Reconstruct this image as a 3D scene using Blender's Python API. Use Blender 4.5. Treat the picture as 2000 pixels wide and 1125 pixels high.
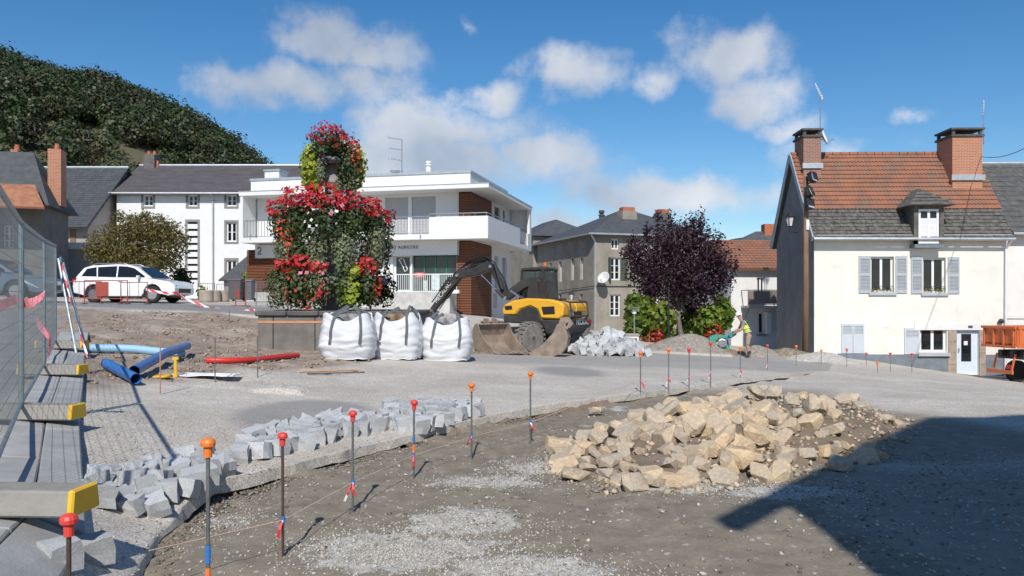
import bpy, bmesh, math, random
import numpy as np
from mathutils import Vector, Matrix, Euler, noise as mnoise

for o in list(bpy.data.objects):
    bpy.data.objects.remove(o)
scene = bpy.context.scene
COL = scene.collection
R = math.radians
rng = np.random.default_rng(7)
random.seed(7)

# ------------------------------------------------------------------ camera
FPX = 1560.0; HOR = 590.0; EYE = 1.65
cam_d = bpy.data.cameras.new('camera'); cam = bpy.data.objects.new('camera', cam_d); COL.objects.link(cam)
cam.location = (0, 0, EYE); cam.rotation_euler = (R(90), 0, 0)
cam_d.sensor_width = 36.0; cam_d.lens = FPX / 2000.0 * 36.0
cam_d.shift_y = (HOR - 562.5) / 2000.0
cam_d.clip_start = 0.05; cam_d.clip_end = 6000
scene.camera = cam

# ------------------------------------------------------------------ sun, sky, exposure
SUN_DIR = Vector((0.05, 1.10, -1.0)).normalized()          # the way the light travels
SUN_EL = math.asin(-SUN_DIR.z)
sun_d = bpy.data.lights.new('sun', 'SUN'); sun = bpy.data.objects.new('sun', sun_d); COL.objects.link(sun)
sun_d.energy = 4.4; sun_d.angle = R(0.55); sun_d.color = (1.0, 0.955, 0.88)
sun.rotation_euler = SUN_DIR.to_track_quat('-Z', 'Y').to_euler()
sun.location = (0, -20, 30)

world = bpy.data.worlds.new('World'); scene.world = world; world.use_nodes = True
wn = world.node_tree.nodes; wl = world.node_tree.links
wn.clear()
def N(tree, kind, **kw):
    n = tree.nodes.new(kind)
    for k, v in kw.items():
        if k.startswith('i_'):
            key = k[2:]
            n.inputs[int(key) if key.isdigit() else key.replace('_', ' ')].default_value = v
        else:
            setattr(n, k, v)
    return n
WT = world.node_tree
sky = N(WT, 'ShaderNodeTexSky', sky_type='NISHITA', sun_disc=False, sun_elevation=SUN_EL,
        sun_rotation=math.atan2(-SUN_DIR.x, -SUN_DIR.y), altitude=500, air_density=1.0, dust_density=0.35, ozone_density=2.2)
skysat = N(WT, 'ShaderNodeHueSaturation'); skysat.inputs['Saturation'].default_value = 1.34; skysat.inputs['Value'].default_value = 1.26
wl.new(sky.outputs[0], skysat.inputs['Color'])
tc = N(WT, 'ShaderNodeTexCoord')
def wmath(op, a, b=None, c=None, clamp=False):
    n = N(WT, 'ShaderNodeMath', operation=op); n.use_clamp = clamp
    for i, x in enumerate((a, b, c)):
        if x is None: continue
        if isinstance(x, (int, float)): n.inputs[i].default_value = x
        else: wl.new(x, n.inputs[i])
    return n.outputs[0]
def wvec(op, a, b):
    n = N(WT, 'ShaderNodeVectorMath', operation=op)
    for i, x in enumerate((a, b)):
        if isinstance(x, tuple): n.inputs[i].default_value = x
        else: wl.new(x, n.inputs[i])
    return n
dirv = tc.outputs['Generated']
n1 = N(WT, 'ShaderNodeTexNoise', i_Scale=9.0, i_Detail=7.0, i_Roughness=0.56); wl.new(dirv, n1.inputs['Vector'])
n2 = N(WT, 'ShaderNodeTexNoise', i_Scale=3.6, i_Detail=5.0, i_Roughness=0.5); wl.new(dirv, n2.inputs['Vector'])
# warp the direction a little so cloud outlines billow
nsub = wvec('SUBTRACT', n1.outputs['Color'], (0.5, 0.5, 0.5)); nsc = wvec('MULTIPLY', nsub.outputs[0], (0.10, 0.10, 0.075))
wdir = wvec('ADD', dirv, nsc.outputs[0]).outputs[0]
CLOUDS = [(628, 70, 115, 58, 1.0), (735, 95, 105, 62, .95), (560, 172, 175, 50, 1.0), (690, 165, 150, 62, .8), (960, 190, 85, 34, .95),
          (1110, 145, 110, 50, .85), (1150, 150, 60, 40, .8), (1425, 115, 120, 66, .9), (1290, 162, 62, 30, .6), (1480, 190, 110, 40, .6), (1450, 80, 110, 40, .4),
          (840, 250, 220, 66, .95), (1040, 302, 120, 44, 1.0), (860, 318, 300, 56, .9), (1330, 385, 240, 44, .9), (1180, 370, 120, 35, .45),
          (1745, 228, 62, 17, .6), (1552, 240, 60, 25, .65), (1660, 285, 170, 40, .4), (1080, 425, 150, 36, .7), (905, 42, 34, 18, .45), (410, 68, 45, 16, .3), (1330, 420, 160, 30, .4),
          (-500, 150, 260, 70, .8), (-1200, 260, 300, 60, .8), (2500, 120, 240, 70, .8), (3000, 330, 300, 50, .7), (200, -350, 260, 110, .7), (1500, -500, 300, 130, .7), (900, -900, 380, 160, .6)]
dens = None
for (u, v, ru, rv, wgt) in CLOUDS:
    d = Vector(((u - 1000) / FPX, 1.0, (HOR - v) / FPX)); L = d.length; d.normalize()
    df = wvec('SUBTRACT', wdir, tuple(d))
    ru *= 1.18; rv *= 1.22
    sc = wvec('MULTIPLY', df.outputs[0], (FPX * L / ru, FPX * L / ru, FPX * L / rv))
    ln = N(WT, 'ShaderNodeVectorMath', operation='LENGTH'); wl.new(sc.outputs[0], ln.inputs[0])
    val = wmath('MULTIPLY', wmath('SUBTRACT', 1.15, ln.outputs['Value'], clamp=True), wgt)
    dens = val if dens is None else wmath('MAXIMUM', dens, val)
# behind the camera the same broken cumulus goes on
back = N(WT, 'ShaderNodeSeparateXYZ'); wl.new(dirv, back.inputs[0])
bmask = wmath('MULTIPLY', wmath('LESS_THAN', back.outputs['Y'], 0.0), wmath('SUBTRACT', n2.outputs['Fac'], 0.52))
dens = wmath('MAXIMUM', dens, wmath('MULTIPLY', bmask, 3.0))
nz = wmath('MULTIPLY', wmath('SUBTRACT', n1.outputs['Fac'], 0.5), 1.5)
n3 = N(WT, 'ShaderNodeTexNoise', i_Scale=24.0, i_Detail=8.0, i_Roughness=0.6); wl.new(dirv, n3.inputs['Vector'])
nz = wmath('ADD', nz, wmath('MULTIPLY', wmath('SUBTRACT', n3.outputs['Fac'], 0.5), 0.9))
body = wmath('MULTIPLY', wmath('ADD', dens, nz), wmath('GREATER_THAN', dens, 0.001))
cmask = N(WT, 'ShaderNodeMapRange', interpolation_type='SMOOTHSTEP'); cmask.inputs[1].default_value = 0.14; cmask.inputs[2].default_value = 0.85
wl.new(body, cmask.inputs[0])
cm = wmath('MULTIPLY', cmask.outputs[0], 0.88)
shade = N(WT, 'ShaderNodeMapRange'); shade.inputs[1].default_value = 0.40; shade.inputs[2].default_value = 0.62
wl.new(n2.outputs['Fac'], shade.inputs[0])
ccol = N(WT, 'ShaderNodeMix', data_type='RGBA'); ccol.inputs['A'].default_value = (4.3, 5.0, 6.2, 1); ccol.inputs['B'].default_value = (9.6, 9.7, 10.0, 1)
wl.new(shade.outputs[0], ccol.inputs['Factor'])
cmix = N(WT, 'ShaderNodeMix', data_type='RGBA'); wl.new(cm, cmix.inputs['Factor']); wl.new(skysat.outputs[0], cmix.inputs['A']); wl.new(ccol.outputs['Result'], cmix.inputs['B'])
bg = N(WT, 'ShaderNodeBackground', i_Strength=0.088); wl.new(cmix.outputs['Result'], bg.inputs['Color'])
wo = N(WT, 'ShaderNodeOutputWorld'); wl.new(bg.outputs[0], wo.inputs['Surface'])

vs = scene.view_settings
vs.view_transform = 'Standard'; vs.look = 'None'; vs.gamma = 1.0; vs.exposure = 0.05; vs.use_curve_mapping = False

# ------------------------------------------------------------------ helpers
def at(u, v, D):
    return Vector(((u - 1000) / FPX * D, D, EYE + (HOR - v) / FPX * D))

class MB:
    """collects shapes, links them as ONE mesh object"""
    def __init__(s): s.v = []; s.f = []
    def add(s, vs_, fs_):
        b = len(s.v); s.v.extend([tuple(p) for p in vs_]); s.f.extend([tuple(i + b for i in f) for f in fs_]); return s
    def box(s, x0, x1, y0, y1, z0, z1):
        return s.add([(x0, y0, z0), (x1, y0, z0), (x1, y1, z0), (x0, y1, z0), (x0, y0, z1), (x1, y0, z1), (x1, y1, z1), (x0, y1, z1)],
                     [(0, 3, 2, 1), (4, 5, 6, 7), (0, 1, 5, 4), (1, 2, 6, 5), (2, 3, 7, 6), (3, 0, 4, 7)])
    def obox(s, c, size, rot=(0, 0, 0)):
        M = Euler(rot).to_matrix(); hx, hy, hz = [a / 2 for a in size]; c = Vector(c)
        vs_ = [c + M @ Vector(p) for p in [(-hx, -hy, -hz), (hx, -hy, -hz), (hx, hy, -hz), (-hx, hy, -hz), (-hx, -hy, hz), (hx, -hy, hz), (hx, hy, hz), (-hx, hy, hz)]]
        return s.add(vs_, [(0, 3, 2, 1), (4, 5, 6, 7), (0, 1, 5, 4), (1, 2, 6, 5), (2, 3, 7, 6), (3, 0, 4, 7)])
    def bar(s, a, b, w, h, up=(0, 0, 1)):
        """rectangular bar from a to b; w across, h along 'up'"""
        a = Vector(a); b = Vector(b); d = (b - a).normalized(); up = Vector(up)
        if abs(d.dot(up)) > .98: up = Vector((1, 0, 0))
        sx = d.cross(up).normalized() * (w / 2); sz = sx.cross(d).normalized() * (h / 2)
        vs_ = [a - sx - sz, a + sx - sz, a + sx + sz, a - sx + sz, b - sx - sz, b + sx - sz, b + sx + sz, b - sx + sz]
        return s.add(vs_, [(0, 1, 2, 3), (7, 6, 5, 4), (0, 4, 5, 1), (1, 5, 6, 2), (2, 6, 7, 3), (3, 7, 4, 0)])
    def tube(s, pts, r, n=6, cap=True):
        pts = [Vector(p) for p in pts]; rs = r if isinstance(r, (list, tuple)) else [r] * len(pts)
        b = len(s.v); prev = None
        for i, p in enumerate(pts):
            d = (pts[min(i + 1, len(pts) - 1)] - pts[max(i - 1, 0)]).normalized()
            ref = Vector((0, 0, 1)) if abs(d.z) < .9 else Vector((1, 0, 0))
            x = d.cross(ref).normalized()
            if prev is not None:
                x2 = prev - d * prev.dot(d)
                if x2.length > 1e-4: x = x2.normalized()
            prev = x; y = d.cross(x)
            for k in range(n):
                a = 2 * math.pi * k / n
                s.v.append(tuple(p + (x * math.cos(a) + y * math.sin(a)) * rs[i]))
        for i in range(len(pts) - 1):
            for k in range(n):
                k2 = (k + 1) % n
                s.f.append((b + i * n + k, b + i * n + k2, b + (i + 1) * n + k2, b + (i + 1) * n + k))
        if cap:
            s.f.append(tuple(b + k for k in reversed(range(n)))); e = b + (len(pts) - 1) * n
            s.f.append(tuple(e + k for k in range(n)))
        return s
    def prism(s, poly, axis, a, b):
        """2-D polygon extruded along an axis: 'x' poly=(y,z), 'y' poly=(x,z), 'z' poly=(x,y)"""
        def P(p, t):
            return {'x': (t, p[0], p[1]), 'y': (p[0], t, p[1]), 'z': (p[0], p[1], t)}[axis]
        n = len(poly)
        vs_ = [P(p, a) for p in poly] + [P(p, b) for p in poly]
        fs_ = [tuple(range(n)), tuple(reversed(range(n, 2 * n)))] + [(i, i + n, (i + 1) % n + n, (i + 1) % n) for i in range(n)]
        return s.add(vs_, fs_)
    def lathe(s, prof, n=12, c=(0, 0, 0), axis='z'):
        b = len(s.v)
        for (r, h) in prof:
            for k in range(n):
                a = 2 * math.pi * k / n; p = (r * math.cos(a), r * math.sin(a), h)
                if axis == 'y': p = (p[0], p[2], p[1])
                if axis == 'x': p = (p[2], p[0], p[1])
                s.v.append((c[0] + p[0], c[1] + p[1], c[2] + p[2]))
        for i in range(len(prof) - 1):
            for k in range(n):
                k2 = (k + 1) % n; s.f.append((b + i * n + k, b + i * n + k2, b + (i + 1) * n + k2, b + (i + 1) * n + k))
        s.f.append(tuple(b + k for k in reversed(range(n)))); e = b + (len(prof) - 1) * n; s.f.append(tuple(e + k for k in range(n)))
        return s
    def sheet(s, rows):
        """grid of points: rows of equal length"""
        b = len(s.v); m = len(rows[0])
        for r_ in rows: s.v.extend([tuple(p) for p in r_])
        for i in range(len(rows) - 1):
            for k in range(m - 1):
                s.f.append((b + i * m + k, b + i * m + k + 1, b + (i + 1) * m + k + 1, b + (i + 1) * m + k))
        return s
    def mesh(s, name, smooth=False, bevel=0.0, recalc=True):
        me = bpy.data.meshes.new(name); me.from_pydata(s.v, [], s.f); me.update()
        if recalc or bevel:
            bm = bmesh.new(); bm.from_mesh(me)
            if recalc: bmesh.ops.recalc_face_normals(bm, faces=bm.faces)
            if bevel:
                es = [e for e in bm.edges if len(e.link_faces) == 2 and e.calc_face_angle(0) > 0.5]
                bmesh.ops.bevel(bm, geom=es, offset=bevel, segments=1, affect='EDGES')
            bm.to_mesh(me); bm.free()
        if smooth: me.polygons.foreach_set('use_smooth', [True] * len(me.polygons))
        return me
    def build(s, name, m, parent=None, smooth=False, bevel=0.0, recalc=True, loc=(0, 0, 0), rot=(0, 0, 0)):
        me = s.mesh(name, smooth, bevel, recalc)
        return link(name, me, m, parent, loc, rot)

def link(name, me, m, parent=None, loc=(0, 0, 0), rot=(0, 0, 0)):
    if m is not None and len(me.materials) == 0: me.materials.append(m)
    o = bpy.data.objects.new(name, me); COL.objects.link(o)
    o.location = loc; o.rotation_euler = rot
    if parent is not None: o.parent = parent
    return o
def tag(o, label=None, cat=None, group=None, kind=None):
    if label: o['label'] = label
    if cat: o['category'] = cat
    if group: o['group'] = group
    if kind: o['kind'] = kind
    return o
def thing(name, label, cat, loc=(0, 0, 0), rotz=0.0, group=None):
    o = bpy.data.objects.new(name, None); COL.objects.link(o); o.empty_display_size = .2
    o.location = loc; o.rotation_euler = (0, 0, rotz)
    return tag(o, label, cat, group)
def copy_tree(o, parent=None):
    c = o.copy(); COL.objects.link(c)
    if parent is not None: c.parent = parent
    for ch in o.children: copy_tree(ch, c)
    return c
def npmesh(name, V, F, m, smooth=False, tint=None):
    me = bpy.data.meshes.new(name); V = np.asarray(V, dtype=np.float32); F = np.asarray(F, dtype=np.int32)
    k = F.shape[1]
    me.vertices.add(len(V)); me.vertices.foreach_set('co', V.ravel())
    me.loops.add(F.size); me.loops.foreach_set('vertex_index', F.ravel())
    me.polygons.add(len(F)); me.polygons.foreach_set('loop_start', np.arange(0, F.size, k, dtype=np.int32))
    me.polygons.foreach_set('loop_total', np.full(len(F), k, dtype=np.int32))
    if smooth: me.polygons.foreach_set('use_smooth', np.ones(len(F), dtype=bool))
    me.update(calc_edges=True)
    if tint is not None:
        at_ = me.attributes.new('tint', 'FLOAT_COLOR', 'POINT'); at_.data.foreach_set('color', np.asarray(tint, dtype=np.float32).ravel())
    me.materials.append(m)
    return me
def text_mesh(txt, size, depth, name):
    cu = bpy.data.curves.new(name, 'FONT'); cu.body = txt; cu.size = size; cu.extrude = depth; cu.align_x = 'CENTER'; cu.align_y = 'CENTER'
    o = bpy.data.objects.new(name, cu); COL.objects.link(o)
    bpy.context.view_layer.update()
    me = bpy.data.meshes.new_from_object(o.evaluated_get(bpy.context.evaluated_depsgraph_get()))
    bpy.data.objects.remove(o); bpy.data.curves.remove(cu); me.materials.clear(); me.name = name
    return me

# ------------------------------------------------------------------ materials
MATS = {}
def mat(name, col, rough=.8, var=.15, scale=4.0, bump=0.0, bscale=40.0, metal=0.0, col2=None, rnd=0.0, spec=None, detail=6.0, stretch=None, grime=0.0, coat=0.0):
    if name in MATS: return MATS[name]
    m = bpy.data.materials.new(name); m.use_nodes = True; T = m.node_tree; b = T.nodes['Principled BSDF']
    b.inputs['Roughness'].default_value = rough; b.inputs['Metallic'].default_value = metal
    if spec is not None: b.inputs['Specular IOR Level'].default_value = spec
    if coat: b.inputs['Coat Weight'].default_value = coat
    tc_ = N(T, 'ShaderNodeTexCoord'); src = tc_.outputs['Object']
    if stretch:
        mp = N(T, 'ShaderNodeMapping'); mp.inputs['Scale'].default_value = stretch; T.links.new(src, mp.inputs[0]); src = mp.outputs[0]
    c2 = col2 if col2 else tuple(max(0, c * (1 - var)) for c in col)
    c1 = col if col2 else tuple(min(1, c * (1 + var * .6)) for c in col)
    nt = N(T, 'ShaderNodeTexNoise', i_Scale=scale, i_Detail=detail, i_Roughness=.62); T.links.new(src, nt.inputs['Vector'])
    mr = N(T, 'ShaderNodeMapRange'); mr.inputs[1].default_value = .36; mr.inputs[2].default_value = .64; T.links.new(nt.outputs['Fac'], mr.inputs[0])
    mx = N(T, 'ShaderNodeMix', data_type='RGBA'); mx.inputs['A'].default_value = (*c2, 1); mx.inputs['B'].default_value = (*c1, 1)
    T.links.new(mr.outputs[0], mx.inputs['Factor']); out = mx.outputs['Result']
    if grime:
        ng = N(T, 'ShaderNodeTexNoise', i_Scale=1.1, i_Detail=8.0, i_Roughness=.7); T.links.new(tc_.outputs['Object'], ng.inputs['Vector'])
        mg = N(T, 'ShaderNodeMapRange'); mg.inputs[1].default_value = .5; mg.inputs[2].default_value = .72; mg.inputs[4].default_value = grime; T.links.new(ng.outputs['Fac'], mg.inputs[0])
        gx = N(T, 'ShaderNodeMix', data_type='RGBA'); gx.inputs['B'].default_value = (.17, .145, .115, 1)
        T.links.new(mg.outputs[0], gx.inputs['Factor']); T.links.new(out, gx.inputs['A']); out = gx.outputs['Result']
    if rnd:
        oi = N(T, 'ShaderNodeObjectInfo'); hs = N(T, 'ShaderNodeHueSaturation')
        m1 = N(T, 'ShaderNodeMapRange'); m1.inputs[3].default_value = 1 - rnd; m1.inputs[4].default_value = 1 + rnd; T.links.new(oi.outputs['Random'], m1.inputs[0])
        T.links.new(m1.outputs[0], hs.inputs['Value']); T.links.new(out, hs.inputs['Color']); out = hs.outputs['Color']
        m2 = N(T, 'ShaderNodeMath', operation='MULTIPLY_ADD'); m2.inputs[1].default_value = .5 ; m2.inputs[2].default_value = .78
        T.links.new(oi.outputs['Random'], m2.inputs[0]); T.links.new(m2.outputs[0], hs.inputs['Saturation'])
    T.links.new(out, b.inputs['Base Color'])
    if bump:
        nb = N(T, 'ShaderNodeTexNoise', i_Scale=bscale, i_Detail=6.0, i_Roughness=.65); T.links.new(src, nb.inputs['Vector'])
        bp = N(T, 'ShaderNodeBump', i_Strength=min(1, bump), i_Distance=.02); T.links.new(nb.outputs['Fac'], bp.inputs['Height']); T.links.new(bp.outputs[0], b.inputs['Normal'])
    MATS[name] = m; return m
def leafmat(name, col, trans=.35, var=.3, rough=.55):
    if name in MATS: return MATS[name]
    m = bpy.data.materials.new(name); m.use_nodes = True; T = m.node_tree; b = T.nodes['Principled BSDF']
    b.inputs['Roughness'].default_value = rough
    a = N(T, 'ShaderNodeAttribute', attribute_name='tint')
    mx = N(T, 'ShaderNodeMix', data_type='RGBA', blend_type='MULTIPLY'); mx.inputs['Factor'].default_value = 1.0
    mx.inputs['A'].default_value = (*col, 1); T.links.new(a.outputs['Color'], mx.inputs['B'])
    T.links.new(mx.outputs['Result'], b.inputs['Base Color'])
    tr = N(T, 'ShaderNodeBsdfTranslucent'); T.links.new(mx.outputs['Result'], tr.inputs['Color'])
    ms = N(T, 'ShaderNodeMixShader'); ms.inputs[0].default_value = trans
    out = T.nodes['Material Output']; T.links.new(b.outputs[0], ms.inputs[1]); T.links.new(tr.outputs[0], ms.inputs[2]); T.links.new(ms.outputs[0], out.inputs['Surface'])
    MATS[name] = m; return m
def glassmat(name='window_glass', col=(.018, .022, .026), rough=.06):
    if name in MATS: return MATS[name]
    m = mat(name, col, rough=rough, var=.5, scale=.9); return m

WHITE = mat('white_render', (.71, .70, .67), .9, .05, 2.0, .12, 60, grime=.05)
CREAM = mat('cream_render', (.73, .72, .65), .9, .05, .9, .15, 55, grime=.12)
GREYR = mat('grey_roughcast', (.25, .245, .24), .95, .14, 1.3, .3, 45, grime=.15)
TANR = mat('old_tan_render', (.30, .27, .225), .95, .2, .7, .25, 40, grime=.35)
WOODW = mat('white_window_frame', (.72, .72, .72), .5, .04, 4)
GLASS = glassmat()
STONE = mat('lava_stone', (.13, .12, .115), .9, .25, 5, .35, 50)
SURR = mat('grey_surround', (.24, .235, .23), .9, .15, 5, .2, 50)
SHUT = mat('grey_shutter', (.40, .43, .46), .6, .06, 3, .05, 30)
METAL = mat('galvanised_steel', (.36, .38, .40), .42, .18, 8, .05, 60, metal=.75)
DARKM = mat('dark_metal', (.045, .045, .048), .5, .3, 6, .08, 60, metal=.3)
BLACKP = mat('black_plastic', (.02, .02, .021), .5, .3, 6)
BRICK = mat('chimney_brick', (.42, .14, .075), .9, .25, 14, .2, 40, grime=.1)
SLATE = mat('slate', (.085, .09, .097), .75, .35, 2.6, .25, 30, col2=(.055, .06, .066))
SLATE_OLD = mat('lichened_slate', (.16, .15, .13), .9, .4, 5, .5, 26, col2=(.06, .06, .058))
ZINC = mat('zinc_flashing', (.44, .47, .50), .45, .12, 3, metal=.5)
# ------------------------------------------------------------------ terrain
def tps(points, reg=.02):
    P = np.array(points, float); XY = P[:, :2] / 10.0; n = len(P)
    def K(a, b):
        r2 = ((a[:, None, :] - b[None]) ** 2).sum(-1); return .5 * r2 * np.log(r2 + 1e-9)
    A = np.zeros((n + 3, n + 3)); A[:n, :n] = K(XY, XY) + reg * np.eye(n); A[:n, n] = 1; A[:n, n + 1:] = XY; A[n:, :n] = A[:n, n:].T
    w = np.linalg.solve(A, np.concatenate([P[:, 2], np.zeros(3)]))
    def f(x, y):
        x = np.asarray(x, float); y = np.asarray(y, float); q = np.stack([x.ravel(), y.ravel()], -1) / 10.0
        o = np.empty(len(q))
        for i in range(0, len(q), 40000):
            qq = q[i:i + 40000]; o[i:i + 40000] = K(qq, XY) @ w[:n] + w[n] + qq @ w[n + 1:]
        return o.reshape(x.shape)
    return f
HLf = tps([(-2.6, 6.7, .12), (-1.6, 8.4, .12), (-3.2, 6.3, .24), (.4, 11.7, .14), (2, 13.4, .11), (4, 16, .02), (7.4, 20.7, -.18), (-3, 4, .50), (-2, 1, .45), (-4.7, 7.7, .5), (-6.6, 11.2, .58),
           (-8.4, 14.7, .72), (-11, 17, 1.0), (-3.5, 18.5, .35), (-5, 20, .42), (-7, 19, .52), (-1.5, 19, .25), (0, 16, .14), (-2.5, 14, .2), (-4.3, 11, .32),
           (-12, 22, 1.2), (-9, 25, 1.2), (-7, 27, 1.1), (-12, 28, 1.5), (-16, 32, 1.62), (-10, 36, 1.55), (-1.2, 40, .9), (-8, 40, 1.4), (-14, 42, 1.7), (-15, 58, 1.7), (-30, 58, 2), (-25, 35, 1.9),
           (1, 27, -.05), (.3, 24.5, .06), (3.3, 27, -.05), (9.3, 32, -.54), (7.6, 36, -.12), (4.8, 30, -.22), (12.9, 34, -.55), (19.9, 34, -1.5), (19, 30, -1.38), (5.6, 55, -.5), (15, 57, -.9),
           (13, 45, -1.2), (-8, 8, .55), (-10, 3, .5), (-14, 12, .9), (30, 36, -2.2), (20, 50, -1.6), (0, 60, 0.3), (6, 24, -.16), (2.5, 20, 0.03)])
HRf = tps([(0, 0, 0), (0, 5, 0), (-1, 6, 0), (0, 9, 0), (2, 14, -.04), (5, 19, -.17), (3, 7, 0), (8, 12, -.05), (6, 5, 0), (10, 20, -.42), (14, 24, -.8), (20, 20, -1.0), (20, 10, -.4), (10, 4, 0),
           (12.9, 33, -.57), (19.9, 33.5, -1.5), (19, 29, -1.38), (30, 34, -2.1), (30, 10, -.9), (9.3, 30, -.5), (-3, 3, 0), (0, -10, 0), (15, -5, 0), (13, 29, -.75)])
EY = [-20, 2, 4, 5.5, 6.7, 7.43, 8.42, 10.4, 11.7, 13.4, 16.1, 20.7, 24, 30, 60, 400]
EX = [-1.6, -1.55, -2.0, -2.42, -2.5, -2.1, -1.62, -.5, .4, 2.0, 4.1, 7.4, 9.5, 12, 14, 20]
def edge_x(y): return np.interp(y, EY, EX)
def sstep(t): t = np.clip(t, 0, 1); return t * t * (3 - 2 * t)
def vnoise(x, y, s, seed=0):
    x = np.asarray(x, float) * s + 137.3 * seed; y = np.asarray(y, float) * s + 71.7 * seed
    xi = np.floor(x).astype(np.int64); yi = np.floor(y).astype(np.int64); fx = x - xi; fy = y - yi
    def h(a, b):
        n = (a * 374761393 + b * 668265263 + seed * 1442695) & 0x7fffffff; n = ((n ^ (n >> 13)) * 1274126177) & 0x7fffffff; return ((n ^ (n >> 16)) & 0xffff) / 65535.0
    u = fx * fx * (3 - 2 * fx); v = fy * fy * (3 - 2 * fy)
    return (h(xi, yi) * (1 - u) + h(xi + 1, yi) * u) * (1 - v) + (h(xi, yi + 1) * (1 - u) + h(xi + 1, yi + 1) * u) * v
def fbm(x, y, s, oct=3, seed=0):
    t = 0; a = .5
    for i in range(oct): t = t + a * vnoise(x, y, s * 2 ** i, seed + i * 7); a *= .5
    return t - .5 * (1 - .5 ** oct) 
FENCE = [(-2.1, 2.0), (-2.9, 4.4), (-4.73, 7.7), (-6.56, 11.2), (-8.4, 14.7), (-10.2, 18.2), (-14, 25.5)]
def fence_x(y): return np.interp(y, [p[1] for p in FENCE], [p[0] for p in FENCE])
def base_left(x, y):
    far = sstep((np.asarray(y, float) - 55) / 30)
    return HLf(np.clip(x, -32, 32), np.clip(y, -12, 60)) * (1 - far) + far * (.25 - 1.25 * np.clip(np.asarray(x, float) / 30, -1, 1))
def base_right(x, y):
    l = base_left(x, y); k = sstep((np.asarray(y, float) - 19.5) / 4.0)
    return HRf(np.clip(x, -10, 32), np.clip(y, -12, 40)) * (1 - k) + l * k
def ground_z(x, y, rough=True):
    x = np.asarray(x, float); y = np.asarray(y, float); xe = edge_x(y)
    l = base_left(x, y); r = base_right(x, y)
    soft = 1 - sstep((y - 5.6) / 1.0)                      # near the camera the gravel just slopes down
    k = sstep((xe + .3 - x) / 1.0)
    l2 = l * (1 - soft) + (r + (l - r) * k) * soft
    z = np.where(x <= xe, l2, r)
    if rough:
        nearf = np.exp(-np.maximum(y - 6, 0) / 14.0)
        tr = np.where(x > xe, 1.0, np.where(y > 12, .7, .35))
        z = z + fbm(x, y, 1.6, 3, 3) * .06 * tr + fbm(x, y, 7.0, 3, 5) * .036 * tr * (.3 + .7 * nearf)
        for o_ in (1.5, 3.2): z = z - .028 * np.exp(-((x - xe - o_ - .25 * np.sin(y * .5)) / .16) ** 2) * (x > xe) * sstep((16 - y) / 3)
        eb = ((x < -3.2) & (y > 12) & (y < 26)) * 1.0
        z = z + (fbm(x, y, .8, 3, 9) * .18 + fbm(x, y, 2.4, 3, 13) * .16) * eb
    return z
_gx = np.arange(-42, 42.01, .5); _gy = np.arange(-14, 70.01, .5); _GX, _GY = np.meshgrid(_gx, _gy)
_TL, _TR = base_left(_GX, _GY), base_right(_GX, _GY)
def _lookup(T, x, y):
    fx = np.clip((np.asarray(x, float) + 42) / .5, 0, len(_gx) - 1.001); fy = np.clip((np.asarray(y, float) + 14) / .5, 0, len(_gy) - 1.001); i = fy.astype(int); j = fx.astype(int); u = fx - j; v = fy - i
    return (T[i, j] * (1 - u) + T[i, j + 1] * u) * (1 - v) + (T[i + 1, j] * (1 - u) + T[i + 1, j + 1] * u) * v
def base_left(x, y, _f=base_left): return np.where(np.asarray(y) < 69, _lookup(_TL, x, y), .25 - 1.25 * np.clip(np.asarray(x, float) / 30, -1, 1))
def base_right(x, y): return np.where(np.asarray(y) < 69, _lookup(_TR, x, y), .25 - 1.25 * np.clip(np.asarray(x, float) / 30, -1, 1))
def gz(x, y): return float(ground_z(np.array([x]), np.array([y]), True)[0])

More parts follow.
